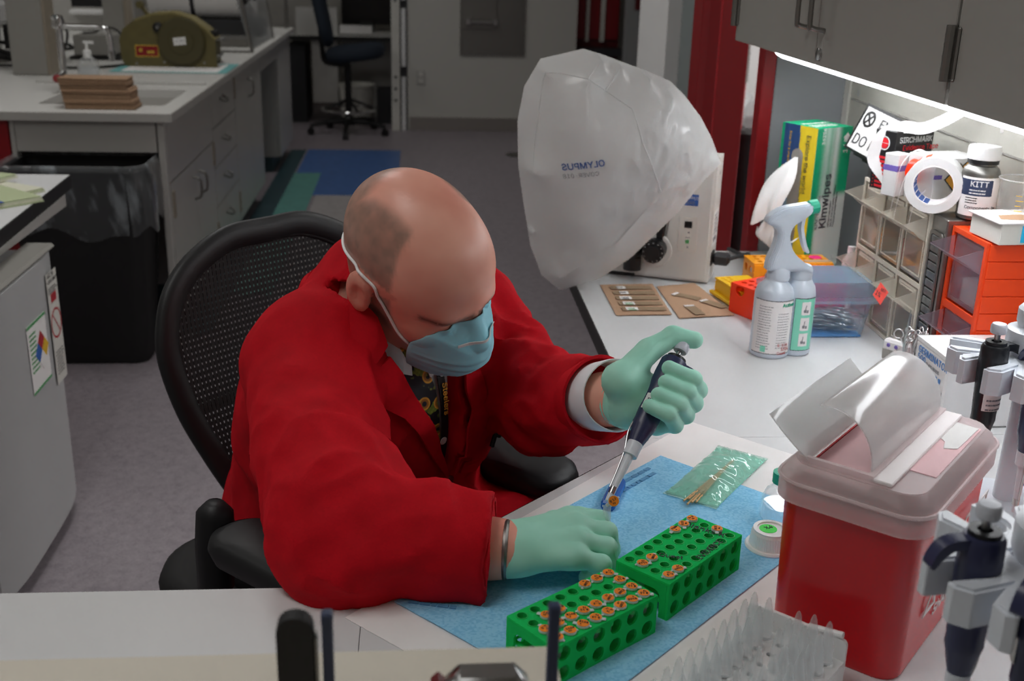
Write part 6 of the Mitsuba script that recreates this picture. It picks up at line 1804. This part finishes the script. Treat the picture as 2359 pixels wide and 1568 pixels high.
def f_hand0(p, H, R, W, grow=0.0):
    d = None
    for n_, ch in H.items():
        e = chain(p, ch, [r + grow for r in R[n_]], .005)
        d = e if d is None else smin(.002, d, e)
    M = [np.asarray(H[n_][0]) for n_ in ('index', 'middle', 'ring', 'little')]
    W = np.asarray(W, float)
    for i, m in enumerate(M):
        a = W + (m - M[1]) * .35
        d = smin(.012, d, s_cap(p, a, m, .017 + grow, .0125 + grow))
    T0, T1 = np.asarray(H['thumb'][0]), np.asarray(H['thumb'][1])
    d = smin(.014, d, s_cap(p, W, T0, .020 + grow, .018 + grow), s_cap(p, T0, M[0], .014 + grow, .010 + grow), s_cap(p, T0, M[1], .014 + grow, .010 + grow))
    return d


wrL_hand = np.array([.2720, 1.2955, .8835])
wrR_hand = np.array([.100, 1.100, .790])


def f_armskin(p):
    d = chain(p, [J['shR'], J['elR'], J['wrR'], wrR_hand], (.052, .043, .028, .027), .03)
    e = chain(p, [J['shL'], J['elL'], J['wrL'], wrL_hand], (.052, .043, .029, .027), .03)
    return np.minimum(d, e)


def f_torso(p, g=0.0):
    SM, HP_ = J['SM'], J['HP']
    mid = SM * .5 + HP_ * .5 - fd_ * .01
    d = s_ell(p, SM - ZU * .13 - fd_ * .015, (.180 + g, .122 + g, .17 + g), TL)
    d = smin(.08, d, s_ell(p, mid + ZU * .02, (.172 + g, .135 + g, .17 + g), TL), s_ell(p, HP_ + ZU * .02, (.166 + g, .145 + g, .15 + g), TR))
    d = smin(.06, d, s_cap(p, J['shR'] * .8 + SM * .2 - ZU * .0, J['shL'] * .8 + SM * .2, .062 + g))
    return smin(.05, d, s_cap(p, SM + ZU * .02, J['NB'] + ZU * .02, .075 + g, .066 + g))


def f_legs(p, g=0.0):
    d = None
    for s in 'RL':
        e = chain(p, [J['hip' + s], J['kn' + s], J['an' + s], J['an' + s] + fd_ * .16 - ZU * .045], (.085 + g, .06 + g, .042 + g, .036 + g), .03)
        d = e if d is None else smin(.02, d, e)
    return d


def f_body(p):
    d = smin(.03, f_head(p), f_neck(p))
    d = smin(.05, d, f_torso(p, -.012))
    d = smin(.03, d, f_armskin(p))
    d = smin(.05, d, f_legs(p, -.008))
    d = smin(.012, d, f_hand(p, RH_, RR_, wrR_hand, -.0016))
    return smin(.012, d, f_hand(p, LH_, LR_, wrL_hand, -.0016))


P_ = thing('person', 'bald man in a red lab coat and face mask pipetting at the desk', 'person')
bm_ = net(f_body, (-.45, .95, .0), (.50, 2.0, 1.20), .0055)
q = (bm_.vertices - HC) @ HB_ / HS
nz = meshkit.fbm(bm_.vertices * 90, 3, 1)
nf = meshkit.fbm(bm_.vertices * 22, 3, 2)
skin, skin2, stub, brow_c = (np.array(lin(c)) for c in ('efb09b', 'd98876', '74655a', '3e2d24'))
sst = lambda a, b, x: (lambda t: t * t * (3 - 2 * t))(np.clip((x - a) / (b - a), 0, 1))
col = skin + (skin2 - skin) * np.clip(nf * 1.2 - .25, 0, 1)[:, None]
near = np.linalg.norm(bm_.vertices - HC, axis=1) < .16
side = sst(.037, .052, np.abs(q[:, 1]) + .010 * (nf - .5) + .55 * np.maximum(0, -.02 - q[:, 0]) * 0)
back = sst(-.050, -.072, q[:, 0] + .01 * (nf - .5))
front = sst(.034, .026, q[:, 0] + .008 * (nf - .5) + .15 * np.maximum(0, q[:, 2] - .03))
low = sst(-.10, -.075, q[:, 2] + np.where(q[:, 0] > .0, -.004, 0))
hair = np.maximum(side * front, back) * low * near * (1 - sst(.072, .086, np.abs(q[:, 1])) * (q[:, 2] < -.005))
earz = (np.abs(q[:, 1]) > .074) & (q[:, 2] < .003) & (q[:, 0] > -.04)
hair = np.where(earz, 0, hair)
col = col * (1 - .92 * hair[:, None] * (.75 + .5 * (nz[:, None] - .5))) + stub * .92 * hair[:, None] * (.75 + .5 * (nz[:, None] - .5))
for s in (-1, 1):
    bw = np.exp(-((q[:, 2] + .016 - .10 * np.abs(q[:, 1] - s * .03) * 0) / .0048) ** 2) * sst(.050, .044, np.abs(q[:, 1] - s * .010 - s * .022) * 1.6) * (q[:, 0] > .06) * near
    col = col * (1 - .85 * bw[:, None]) + brow_c * .85 * bw[:, None]
lip = np.exp(-((q[:, 2] + .088) / .006) ** 2) * (np.abs(q[:, 1]) < .024) * (q[:, 0] > .08) * near
col = col * (1 - .4 * lip[:, None]) + np.array([.35, .10, .09]) * .4 * lip[:, None]
red = (np.exp(-((np.abs(q[:, 1]) - .04) / .02) ** 2) * np.exp(-((q[:, 2] + .055) / .03) ** 2) * (q[:, 0] > .03) + earz * .8) * near
col = col * (1 - .35 * red[:, None]) + np.array(lin('a8483c')) * .35 * red[:, None]
scene['mat_skin'] = {'type': 'twosided', 'bsdf': {'type': 'principled', 'base_color': {'type': 'mesh_attribute', 'name': 'vertex_color'}, 'roughness': .40, 'specular': .5}}
part(P_, 'body', bm_, 'skin', True, color=col)
for s in (1, -1):
    e_ = part(P_, 'eye', trimesh.creation.icosphere(2, .0115 * HS), 'white', True, at=np.block([[HB_, hp(.0845, s * .031, -.037)[:, None]], [np.zeros((1, 3)), np.ones((1, 1))]]))
    part(e_, 'iris', mv(lathe([(0, 0), (.005, -.0005), (.0052, -.001)], 16), frame(hp(.0845, s * .031, -.037) + HB_ @ np.array([.0096, 0, -.0066]), HB_[:, 1], np.cross(unit(HB_ @ np.array([.0096, 0, -.0066])), HB_[:, 1]))), 'kraft_dark', True)
# eyelashes of the lowered lids
for s in (1, -1):
    part(P_, 'eyelashes', tube([hp(.0965 - .9 * (a / .5) ** 2 * .011 * 1, s * .031 + a * .026, -.0405 + .004 * (a / .5) ** 2) for a in np.linspace(-.5, .5, 9)], .0012, 6), 'dark')

# ---- gloves
mat('glove', proc(lambda p, n, uv: mix(lin('aee8d4'), lin('9bdcc5'), fbm(p.x * 40, p.y * 40, p.z * 40, 3))), .5, .35)


def unit_rows(v):
    return v / np.linalg.norm(v, axis=1, keepdims=True)


def glove(H, R, W, arm, cuff_r, label, lo, hi):
    W, arm = np.asarray(W, float), np.asarray(arm, float)
    ax = unit(arm - W)
    cend = W + ax * .038

    def fn(p):
        d = f_hand(p, H, R, W, .0008)
        rr = np.linalg.norm((p - W) - ((p - W) @ ax)[:, None] * ax, axis=1)
        t = (p - W) @ ax
        c = s_cap(p, W - ax * .01, cend + ax * .02, .0275, cuff_r) 
        d = smin(.018, d, c)
        d = d - .0011 * np.sin(t * 900 + 3 * np.sin(t * 210)) * ((t > .004) & (t < .06))
        d = d - .0016 * (meshkit.noise(p * [55, 55, 55]) - .5)
        return smax(.003, d, t - .038)
    m = net(fn, lo, hi, .0022, newton=1)
    e1 = unit(np.cross(ax, [.1, .2, .97]))
    e2 = np.cross(ax, e1)
    c0 = W + ax * .036
    ringp = np.array([c0 + (e1 * math.cos(a) + e2 * math.sin(a)) * .05 for a in np.linspace(0, 2 * np.pi, 49)[:-1]])
    for _ in range(25):
        ringp = ringp - unit_rows(ringp - c0) * (fn(ringp) * .7)[:, None]
    return cat([m, tube(ringp, .0016, 8, True)])


part(P_, 'glove', glove(RH_, RR_, wrR_hand, J['elR'], .0335, '', (.03, 1.04, .75), (.25, 1.23, .87)), 'glove', True, label='mint green glove on the hand resting on the pad')
hw = np.vstack([np.array(c) for c in LH_.values()] + [wrL_hand[None], J['wrL'][None]])
part(P_, 'glove', glove(LH_, LR_, wrL_hand, J['wrL'], .0345, '', hw.min(0) - .05, hw.max(0) + .05), 'glove', True, label='mint green glove holding the pipette')
pm_ = np.eye(4)
pm_[:3, :3] = np.stack([unit(pe + .05 * pc), np.cross(-pa, unit(pe)), -pa], 1)
pm_[:3, 3] = PT
u_, _, w_ = np.linalg.svd(pm_[:3, :3])
pm_[:3, :3] = u_ @ w_
pipette('navy pipette with a clear tip held in the gloved hand', pm_, tip=False)
tipk = part('pipette_004', 'tip', lathe([(.0036, -.196), (.0034, -.205), (.0022, -.228), (.0008, -.2420)], 20), 'frosted', at=pm_, label='clear tip') if False else None

# ---- lab coat
mat('coat', proc(lambda p, n, uv: mix(lin('c40d1e'), lin('ab0817'), fbm(p.x * 35, p.y * 35, p.z * 35, 3)) * (.94 + .12 * noise(p.x * 900, p.y * 900, p.z * 900))), .8, .15, sheen=.05)
mat('shirt', 'e4e6ea', .8)
mat('trousers', '17171b', .85)
cuffR = J['wrR'] + unit(J['elR'] - J['wrR']) * .012
cuffL = J['wrL'] + unit(J['elL'] - J['wrL']) * .040


def f_sleeve(p, sh, el, wr, cuff, rs):
    a = s_cap(p, sh, el, rs[0], rs[1])
    b = s_cap(p, el, wr + unit(wr - el) * .05, rs[1] - .004, rs[2])
    d = smin(.035, a, b)
    return np.maximum(d, (p - cuff) @ unit(wr - el))


def f_coat0(p):
    d = f_torso(p, .016)
    skirt = smin(.05, s_ell(p, J['HP'] + fd_ * .10 - ZU * .02, (.188, .20, .12), TR), s_cap(p, J['hipL'] + ZU * .01, J['knL'] * .8 + J['hipL'] * .2 + ZU * .01, .105, .085))
    d = smin(.05, d, skirt)
    r = f_sleeve(p, J['shR'], J['elR'], J['wrR'], cuffR, (.076, .062, .050))
    l = f_sleeve(p, J['shL'], J['elL'], J['wrL'], cuffL, (.048, .046, .047))
    d = smin(.035, d, r)
    d = smin(.035, d, l)
    return np.maximum(d, .765 + .004 - p[:, 2] - 10 * np.maximum(0, (p[:, 0] + .052) * -.7071 + (p[:, 1] - 1.092) * .7071))      # rests on the desk


def bone_folds(p, a, b, f, amp, seed, centre, width):
    """Folds across a limb, strongest round the parameter centre."""
    ab = b - a
    L = np.linalg.norm(ab)
    ab = ab / L
    t = (p - a) @ ab
    rad = p - a - t[:, None] * ab
    r = np.linalg.norm(rad, axis=1)
    e1 = unit(np.cross(ab, [.3, .2, .9]))
    e2 = np.cross(ab, e1)
    an = np.arctan2(rad @ e2, rad @ e1)
    w = np.exp(-((t / L - centre) / width) ** 2) * (r < .14)
    n1 = meshkit.fbm(np.stack([t * f, np.cos(an) * 1.3 + t * 6, np.sin(an) * 1.3], 1) + seed, 2, seed)
    return amp * w * (1 - 2 * np.abs(2 * n1 - 1))


def coat_disp(p):
    d = bone_folds(p, J['elR'], J['wrR'], 13, .011, 3, .12, .45) + bone_folds(p, J['shR'], J['elR'], 11, .009, 5, .8, .5)
    d += bone_folds(p, J['elL'], J['wrL'], 24, .010, 7, .05, .5) + bone_folds(p, J['shL'], J['elL'], 16, .010, 9, .7, .6)
    n = meshkit.fbm(np.stack([p @ sd_ * 9 + p[:, 2] * 3, p @ fd_ * 6, p[:, 2] * 4.5], 1), 3, 21)
    d += .026 * (.5 - np.abs(2 * n - 1))
    n2 = meshkit.fbm(np.stack([p @ sd_ * 16 + p[:, 2] * 9, p @ fd_ * 12, p[:, 2] * 6], 1), 2, 33)
    return d + .005 * (.5 - np.abs(2 * n2 - 1))


# chest frame: w towards his left, v up the chest, out of the chest
CN = unit(fd_ - .02 * ZU)
CV = unit(ZU - .02 * fd_)
CW = -sd_
CO_ = J['SM'] - ZU * .12


def chest(p):
    q = p - CO_
    return q @ CW, q @ CV, q @ CN


V_CUT = [(-.125, .21), (-.113, .158), (-.103, .117), (-.085, .072), (-.048, -.009), (-.004, -.088), (.004, -.071), (-.006, .008), (.010, .101), (.024, .21)]
SLIT = [(-.010, -.092), (-.014, -.36), (.07, -.36)]


def s_poly(w, v, P):
    """Signed distance to a polygon in the chest frame."""
    P = np.asarray(P, float)
    q = np.stack([w, v], 1)
    d, s = np.full(len(q), 9.0), np.ones(len(q))
    for a, b in zip(P, np.roll(P, 1, 0)):
        e, x = b - a, q - a
        h = x - np.clip((x @ e) / (e @ e), 0, 1)[:, None] * e
        d = np.minimum(d, (h * h).sum(1))
        c1, c2, c3 = q[:, 1] >= a[1], q[:, 1] < b[1], e[0] * x[:, 1] > e[1] * x[:, 0]
        s = np.where((c1 & c2 & c3) | (~c1 & ~c2 & ~c3), -s, s)
    return s * np.sqrt(d)


def vee(p):
    """Negative inside the open V of the coat, which runs from the neck down to its button, and in the slit below it."""
    w, v, o = chest(p)
    return np.where(o > .0, np.minimum(s_poly(w, v, V_CUT), s_poly(w, v, SLIT)), .2)


def f_coat(p):
    d = f_coat0(p) - coat_disp(p)
    return smax(.004, d, -smax(.004, vee(p), -(f_torso(p, -.012))))


cm_ = net(f_coat, (-.50, .98, .36), (.40, 2.02, 1.06), .006, lip=2.0, newton=1)
sm_neck = np.linalg.norm(cm_.vertices - HC, axis=1)
K_ = part(P_, 'lab_coat', cm_, 'coat', True, label='red lab coat')


def to_surface(w, v, fn, lift, n=40):
    """Points of the chest frame marched back along the chest's normal onto the surface of fn."""
    P = CO_ + np.outer(w, CW) + np.outer(v, CV) + CN * .34
    t = np.zeros(len(P))
    for _ in range(n):
        t += np.clip(fn(P - t[:, None] * CN), -.02, .05) * .7
    return P - (t - lift)[:, None] * CN


def patch(poly, fn, lift, thick, step=.006, bend=None):
    """A flat cut of cloth (a polygon in the chest frame) laid on the surface of fn."""
    g = sg.Polygon(poly)
    x0, y0, x1, y1 = g.bounds
    b = np.asarray(g.exterior.segmentize(step).coords)[:-1]
    gx, gy = np.meshgrid(np.arange(x0, x1, step), np.arange(y0, y1, step))
    ins = [p for p in zip(gx.ravel(), gy.ravel()) if g.buffer(-step * .45).contains(sg.Point(p))]
    pts = np.vstack([b, ins]) if ins else b
    tri = np.array([t for t in Delaunay(pts).simplices if g.buffer(1e-6).contains(sg.Point(pts[t].mean(0)))])
    a, c = pts[tri[:, 1]] - pts[tri[:, 0]], pts[tri[:, 2]] - pts[tri[:, 0]]
    cr = a[:, 0] * c[:, 1] - a[:, 1] * c[:, 0]
    tri[cr < 0] = tri[cr < 0][:, ::-1]
    lf = lift if bend is None else lift + bend(pts)
    top = to_surface(pts[:, 0], pts[:, 1], fn, lf)
    n = len(pts)
    e = np.arange(len(b))
    e2 = np.roll(e, -1)
    return trimesh.Trimesh(np.vstack([top, top - CN * thick]), np.vstack([tri, tri[:, ::-1] + n, np.stack([e, e + n, e2 + n], 1), np.stack([e, e2 + n, e2], 1)]), process=False)


f_shirt = lambda p: f_torso(p, .004)
shirt_m = net(lambda p: np.maximum(f_torso(p, .003), -(p - J['HP']) @ ZU - .02), (-.42, 1.28, .46), (.28, 1.95, 1.06), .008)
part(P_, 'shirt', shirt_m, 'shirt', True, label='white shirt')
f_over = lambda p: f_torso(p, .005)
f_front = lambda p: f_torso(p, .016) - coat_disp(p)
lapR = [(-.107, .128), (-.126, .119), (-.136, .112), (-.138, .070), (-.102, .044), (-.052, -.032), (-.010, -.088), (-.046, -.010), (-.083, .071)]
lapL = [(.010, .110), (.026, .104), (.042, .050), (.026, -.008), (.004, -.086), (.004, -.070), (-.006, .008)]
for lp in (lapR, lapL):
    part(K_, 'lapel', patch(lp, f_front, .009, .004, bend=lambda q_: .004 * np.sin(q_[:, 1] * 40) + .003), 'coat', 50)


def patch3(corners, fn, lift, thick, step=.006):
    """A cut of cloth through corners given in the room, laid on the surface of fn."""
    c = np.asarray(corners, float)
    o = c.mean(0)
    u_, s_, vt = np.linalg.svd(c - o)
    g = sg.Polygon((c - o) @ vt[:2].T)
    b = np.asarray(g.exterior.segmentize(step).coords)[:-1]
    x0, y0, x1, y1 = g.bounds
    gx, gy = np.meshgrid(np.arange(x0, x1, step), np.arange(y0, y1, step))
    ins = np.array([p for p in zip(gx.ravel(), gy.ravel()) if g.buffer(-step * .45).contains(sg.Point(p))])
    pts = np.vstack([b, ins])
    tri = Delaunay(pts).simplices
    tri = tri[shapely.contains_xy(g.buffer(1e-6), *pts[tri].mean(1).T)]
    top = o + pts @ vt[:2]
    for _ in range(14):
        d = fn(top)
        gr = np.stack([fn(top + e) - d for e in np.eye(3) * 1e-3], 1) / 1e-3
        gr /= np.maximum(np.linalg.norm(gr, axis=1, keepdims=True), .2)
        top = top - ((d - lift) * .6)[:, None] * gr
    m = trimesh.Trimesh(top, tri, process=False)
    n, e = len(pts), np.arange(len(b))
    e2 = np.roll(e, -1)
    return outward(trimesh.Trimesh(np.vstack([top, top - gr * thick]), np.vstack([tri, tri[:, ::-1] + n, np.stack([e, e2 + n, e + n], 1), np.stack([e, e2, e2 + n], 1)]), process=False))


COLLAR_LEAF = [(-.097, 1.480, 1.019), (-.090, 1.421, .976), (-.090, 1.378, .917), (-.058, 1.386, .902), (-.044, 1.401, .922), (-.062, 1.415, .965), (-.080, 1.450, 1.000)]
part(K_, 'collar_leaf', patch3(COLLAR_LEAF, f_front, .012, .004), 'coat', 50)
# coat collar standing round the neck and folded over
gc = []
f_c0 = lambda p: smin(.02, f_torso(p, .016) - coat_disp(p), f_neck(p) - .004)
for a in np.radians(np.linspace(-108, 108, 56)):
    ca, sa = math.cos(a), math.sin(a)
    dr_ = .052 * (1 - ca)
    for tt, (rad, hh) in enumerate(((.070, -.005), (.074, .030), (.081, .040), (.090, .034), (.106, .008), (.124, -.022))):
        gc.append(J['NB'] - fd_ * (rad * ca) + CW * (rad * 1.05 * sa - .010 * (1 - ca)) + ZU * (hh - dr_ * (1 + .25 * tt / 5)) + fd_ * (.014 * (1 - ca)))
gc = np.array(gc)
for _ in range(6):
    dd_ = f_c0(gc)
    gg = np.stack([f_c0(gc + e) - dd_ for e in np.eye(3) * 1e-3], 1) / 1e-3
    gc += (np.clip(.010 - dd_, 0, .006) * .8)[:, None] * gg
part(K_, 'collar', sheet(gc.reshape(56, 6, 3), .003), 'coat', True)
# shirt collar and tie
gs = []
for a in np.radians(np.linspace(-150, 150, 40)):
    c0 = J['NB'] + fd_ * .006
    ca = math.cos(a)
    gs.append([c0 - fd_ * (r_ * ca) + CW * (r_ * math.sin(a)) + ZU * (hh - .050 * (1 - ca) * .8) + fd_ * .016 * (1 - ca) for r_, hh in ((.066, .0), (.068, .042), (.071, .050), (.078, .036), (.086, .010))])
part(P_, 'shirt_collar', sheet(np.array(gs), .002), 'shirt', True)
for s in (-1, 1):
    part(P_, 'collar_wing', patch([(-.054 + s * .012, .120), (-.054 + s * .062, .165), (-.054 + s * .050, .088), (-.054 + s * .022, .078)], f_over, .004, .002), 'shirt', 40)
TIE_A, TIE_B, TIE_C, TIE_D = (lin(c) for c in ('12131c', '9a5e1e', '66782a', 'e2a238'))


def tie_tex(p, n, uv):
    w = (p.x - CO_[0]) * CW[0] + (p.y - CO_[1]) * CW[1]
    v = p.z
    d, _, r = mikit.voronoi(w * 34, v * 34)
    ringy = smoothstep(.10, .16, d) * (1 - smoothstep(.30, .36, d))
    c = mix(TIE_A, mix(TIE_B, TIE_D, smoothstep(.2, .3, d)), ringy * dr.select(r > .35, 1.0, 0.0))
    leaf = smoothstep(.52, .62, fbm(w * 70, v * 70, 3, 3)) * (1 - ringy)
    return mix(c, mix(TIE_C, lin('8f9a3a'), noise(w * 300, v * 300)), leaf)


mat('tie', {'type': 'rgb', 'value': [.1, .1, .1]}, .5)
scene['mat_tie']['bsdf']['base_color'] = proc(tie_tex)
part(P_, 'tie', patch([(-.066, .108), (-.038, .108), (-.024, .06), (-.018, .0), (.006, -.10), (-.038, -.10), (-.050, .0), (-.073, .068)], f_over, .001, .004), 'tie', 40, label='black tie with gold and green flowers')
part(P_, 'tie_knot', patch([(-.070, .130), (-.032, .130), (-.040, .102), (-.064, .102)], f_over, .006, .008), 'tie', 40)
mat('lanyard', '0c0c0e', .6)
ly = part(P_, 'lanyard', patch([(-.024, .114), (-.010, .110), (-.008, .02), (.002, -.09), (-.008, -.09), (-.020, .02)], f_over, .006, .0015), 'lanyard', 40, label='black lanyard with gold lettering')
lt = meshkit.text_mesh('Steelers', .009, .0006, True)
lv = lt.vertices
pl_ = to_surface(-.0135 + lv[:, 1] - .004 + .0, .068 - lv[:, 0], f_over, .0085 + lv[:, 2])
part(ly, 'lettering', trimesh.Trimesh(pl_, lt.faces, process=False), 'print_amber', False)
for v in (.082, -.022):
    part(ly, 'emblem', patch([(-.014 + .006 * math.cos(a), v + .006 * math.sin(a)) for a in np.linspace(0, 2 * np.pi, 17)[:-1]], f_over, .0082, .0006, .003), 'white', False)
pk_ = part(K_, 'breast_pocket', patch([(.014, .010), (.108, -.010), (.104, -.085), (.066, -.105), (.030, -.092)], f_front, .0045, .004, .008), 'coat', 50, label='breast pocket')
for i, (w, a, l, m) in enumerate(((.058, .0, .03, 'black'), (.090, .0, .05, 'black'))):
    wv = np.linspace(0, 1, 6)
    pp = to_surface(w + .012 * wv, -.045 + (.045 + l) * wv, f_front, .012)
    one('pocket_pen', tube(pp, .0036 if i == 0 else .0048, 10), m, ('thin black pen clipped in the breast pocket', 'thicker black pen clipped nearer the arm in the breast pocket')[i], 'pen')
bt = to_surface(np.array([-.004]), np.array([-.088]), f_front, .010)[0]
part(K_, 'button', mv(lathe([(0, 0), (.008, 0), (.0085, .0015), (.006, .003), (0, .0025)], 20), frame(bt, CW, CV)), 'red_dark')
part(K_, 'buttonhole', patch([(.002, .012), (.010, .015), (.009, .018), (.001, .015)], f_front, .003, .002, .002), 'red_dark', False)

# ---- cuffs
def cuff_tube(c, ax, r, length, wall, n=40, flare=0.0):
    ax = unit(ax)
    e1 = unit(np.cross(ax, [.2, .1, .97]))
    e2 = np.cross(ax, e1)
    rings = []
    for t, rr in ((-.01, r - .001), (.3, r), (.97, r + flare), (1.0, r + flare - wall * .3), (.985, r + flare - wall), (.3, r - wall), (-.2, r - wall * 1.5)):
        rings.append([c + ax * (t * length) + rr * (1 + .03 * math.sin(3 * a + 1)) * (e1 * math.cos(a) + e2 * math.sin(a)) for a in np.linspace(0, 2 * np.pi, n + 1)[:-1]])
    m = loft(rings, False)
    outward(m)
    return m


axR, axL = unit(J['wrR'] - J['elR']), unit(J['wrL'] - J['elL'])
part(K_, 'cuff', cuff_tube(cuffR - axR * .004, axR, .0555, .018, .004), 'coat', 50)
part(K_, 'cuff', cuff_tube(cuffL - axL * .004, axL, .055, .030, .004, flare=.004), 'coat', 50)
part(P_, 'shirt_cuff', cuff_tube(cuffL + axL * .006 + ZU * .004, axL, .046, .050, .0025, flare=.002), 'shirt', 50, label='white shirt cuff')
part(P_, 'shirt_cuff', cuff_tube(cuffR - axR * .02, axR, .043, .03, .0025), 'shirt', 50)
one_w = cuffR + axR * .030
part(P_, 'wristwatch', tube([one_w + .0305 * (unit(np.cross(axR, ZU)) * math.cos(a) + ZU * math.sin(a)) for a in np.linspace(0, 2 * np.pi, 33)[:-1]], .0036, 8, True), 'brushed', 40, label='metal watch bracelet')
part(P_, 'trousers', net(lambda p: np.maximum(smin(.05, f_legs(p, .006), s_ell(p, J['HP'], (.185, .155, .12), TR)), .12 - p[:, 2]), (-.42, 1.15, .10), (.42, 2.0, .72), .012), 'trousers', True, label='black trousers')
for s in 'RL':
    a = J['an' + s]
    part(P_, 'shoe', net(lambda p: np.maximum(smin(.03, s_cap(p, a - ZU * .03 - fd_ * .03, a + fd_ * .19 - ZU * .045, .048, .042), s_cap(p, a - ZU * .02, a + ZU * .03, .05)), -p[:, 2] + .001), a - .26, a + .26, .008), 'black', True)

# ---- face mask
mat('mask', proc(lambda p, n, uv: mix(lin('a6e2f0'), lin('92d4e6'), fbm(p.x * 60, p.y * 60, p.z * 60, 3))), .75, .3)
mu, mvv = np.meshgrid(np.linspace(-1, 1, 49), np.linspace(-1, 1, 41), indexing='ij')
rad = np.sqrt(np.clip(mu ** 2 + mvv ** 2 - mu ** 2 * mvv ** 2 * .55, 0, None))
mw = .066 * mu * np.sqrt(1 - .28 * mvv ** 2)
mz = -.080 + .058 * mvv * (1 - .35 * mu ** 2) + .006 * (mvv > 0) * mvv * np.exp(-(mu / .3) ** 2)
edge = np.clip(np.maximum(np.abs(mu), np.abs(mvv)), 0, 1)
base_f = .098 - 7.5 * mw ** 2 - .012 * mvv ** 2 * (mvv < 0)
mf = base_f + .040 * (1 - edge ** 2.2) * (1 - .35 * mvv * (mvv > 0)) + .0016 * np.sin(mvv * 26 + 2 * mu ** 2) * (mvv < .15) * (1 - edge ** 4)
mf = mf + .012 * np.exp(-(mw / .013) ** 2) * np.clip((mvv - .2) / .8, 0, 1)
mp_ = HC + (np.stack([mf, mw, mz], -1).reshape(-1, 3) * HS @ HB_.T)
dh = f_head(mp_)
gr_ = HB_[:, 0]
mp_ = mp_ + np.maximum(0, .0032 - dh)[:, None] * gr_ * 1.15
mp_ = mp_.reshape(mu.shape + (3,))
mk = part(P_, 'face_mask', sheet(mp_, .0016), 'mask', True, label='pale blue moulded face mask')
ns = []
for t in np.linspace(-1, 1, 25):
    i = int(round((t * .5 + 1) / 2 * 48))
    j = 31
    ns.append(mp_[i, j] + HB_[:, 0] * .0022)
ns = np.array(ns)
for _ in range(3):
    ns[1:-1] = (ns[:-2] + ns[1:-1] + ns[2:]) / 3
part(mk, 'nose_clip', sweep(ns, [(-.004, -.0006), (.004, -.0006), (.004, .0006), (-.004, .0006)], up=HB_[:, 0]), 'paper', 50, label='white nose strip')


def head_path(pts, lift=.0022, n=14):
    """A strap laid over the head through points given in the head's frame."""
    p = HC + (np.asarray(curve(pts, n)) * HS) @ HB_.T
    for _ in range(12):
        d = smin(.03, f_head(p), f_neck(p))
        g = np.stack([(smin(.03, f_head(p + e), f_neck(p + e)) - d) for e in np.eye(3) * 1e-4], 1)
        g /= np.maximum(np.linalg.norm(g, axis=1, keepdims=True), 1e-9)
        p = p - ((d - lift) * .7)[:, None] * g
    return p


for s in (1, -1):
    part(mk, 'strap', tube(head_path([(.062, s * .060, -.082), (.040, s * .070, -.062), (.016, s * .080, -.026), (.006, s * .082, -.004), (-.03, s * .081, .003), (-.065, s * .066, -.008), (-.09, s * .03, -.018), (-.095, 0, -.02)]), .0021, 8), 'white', True, label='white elastic strap')

# the tube he fills
k = thing('held_tube', 'clear tube with an orange stickered open cap between the gloved fingers', 'tube')
HT = np.eye(4)
zt = unit([.05, .55, .80])
HT[:3, 2] = zt
HT[:3, 0] = unit(np.cross([0, 1, 0], zt))
HT[:3, 1] = np.cross(zt, HT[:3, 0])
HT[:3, 3] = (.221, 1.156, .811)
part(k, 'tube_body', TUBE_B, None, at=HT)
CP2 = frame((.2275, 1.156, .8185), (.80, .25, .45), (-.45, .35, .80))
part(k, 'cap', TUBE_C, None, at=CP2)
part(k, 'sticker', STK, None, at=CP2, label='orange sticker')
part(k, 'marking', MARK[1], None, at=CP2)
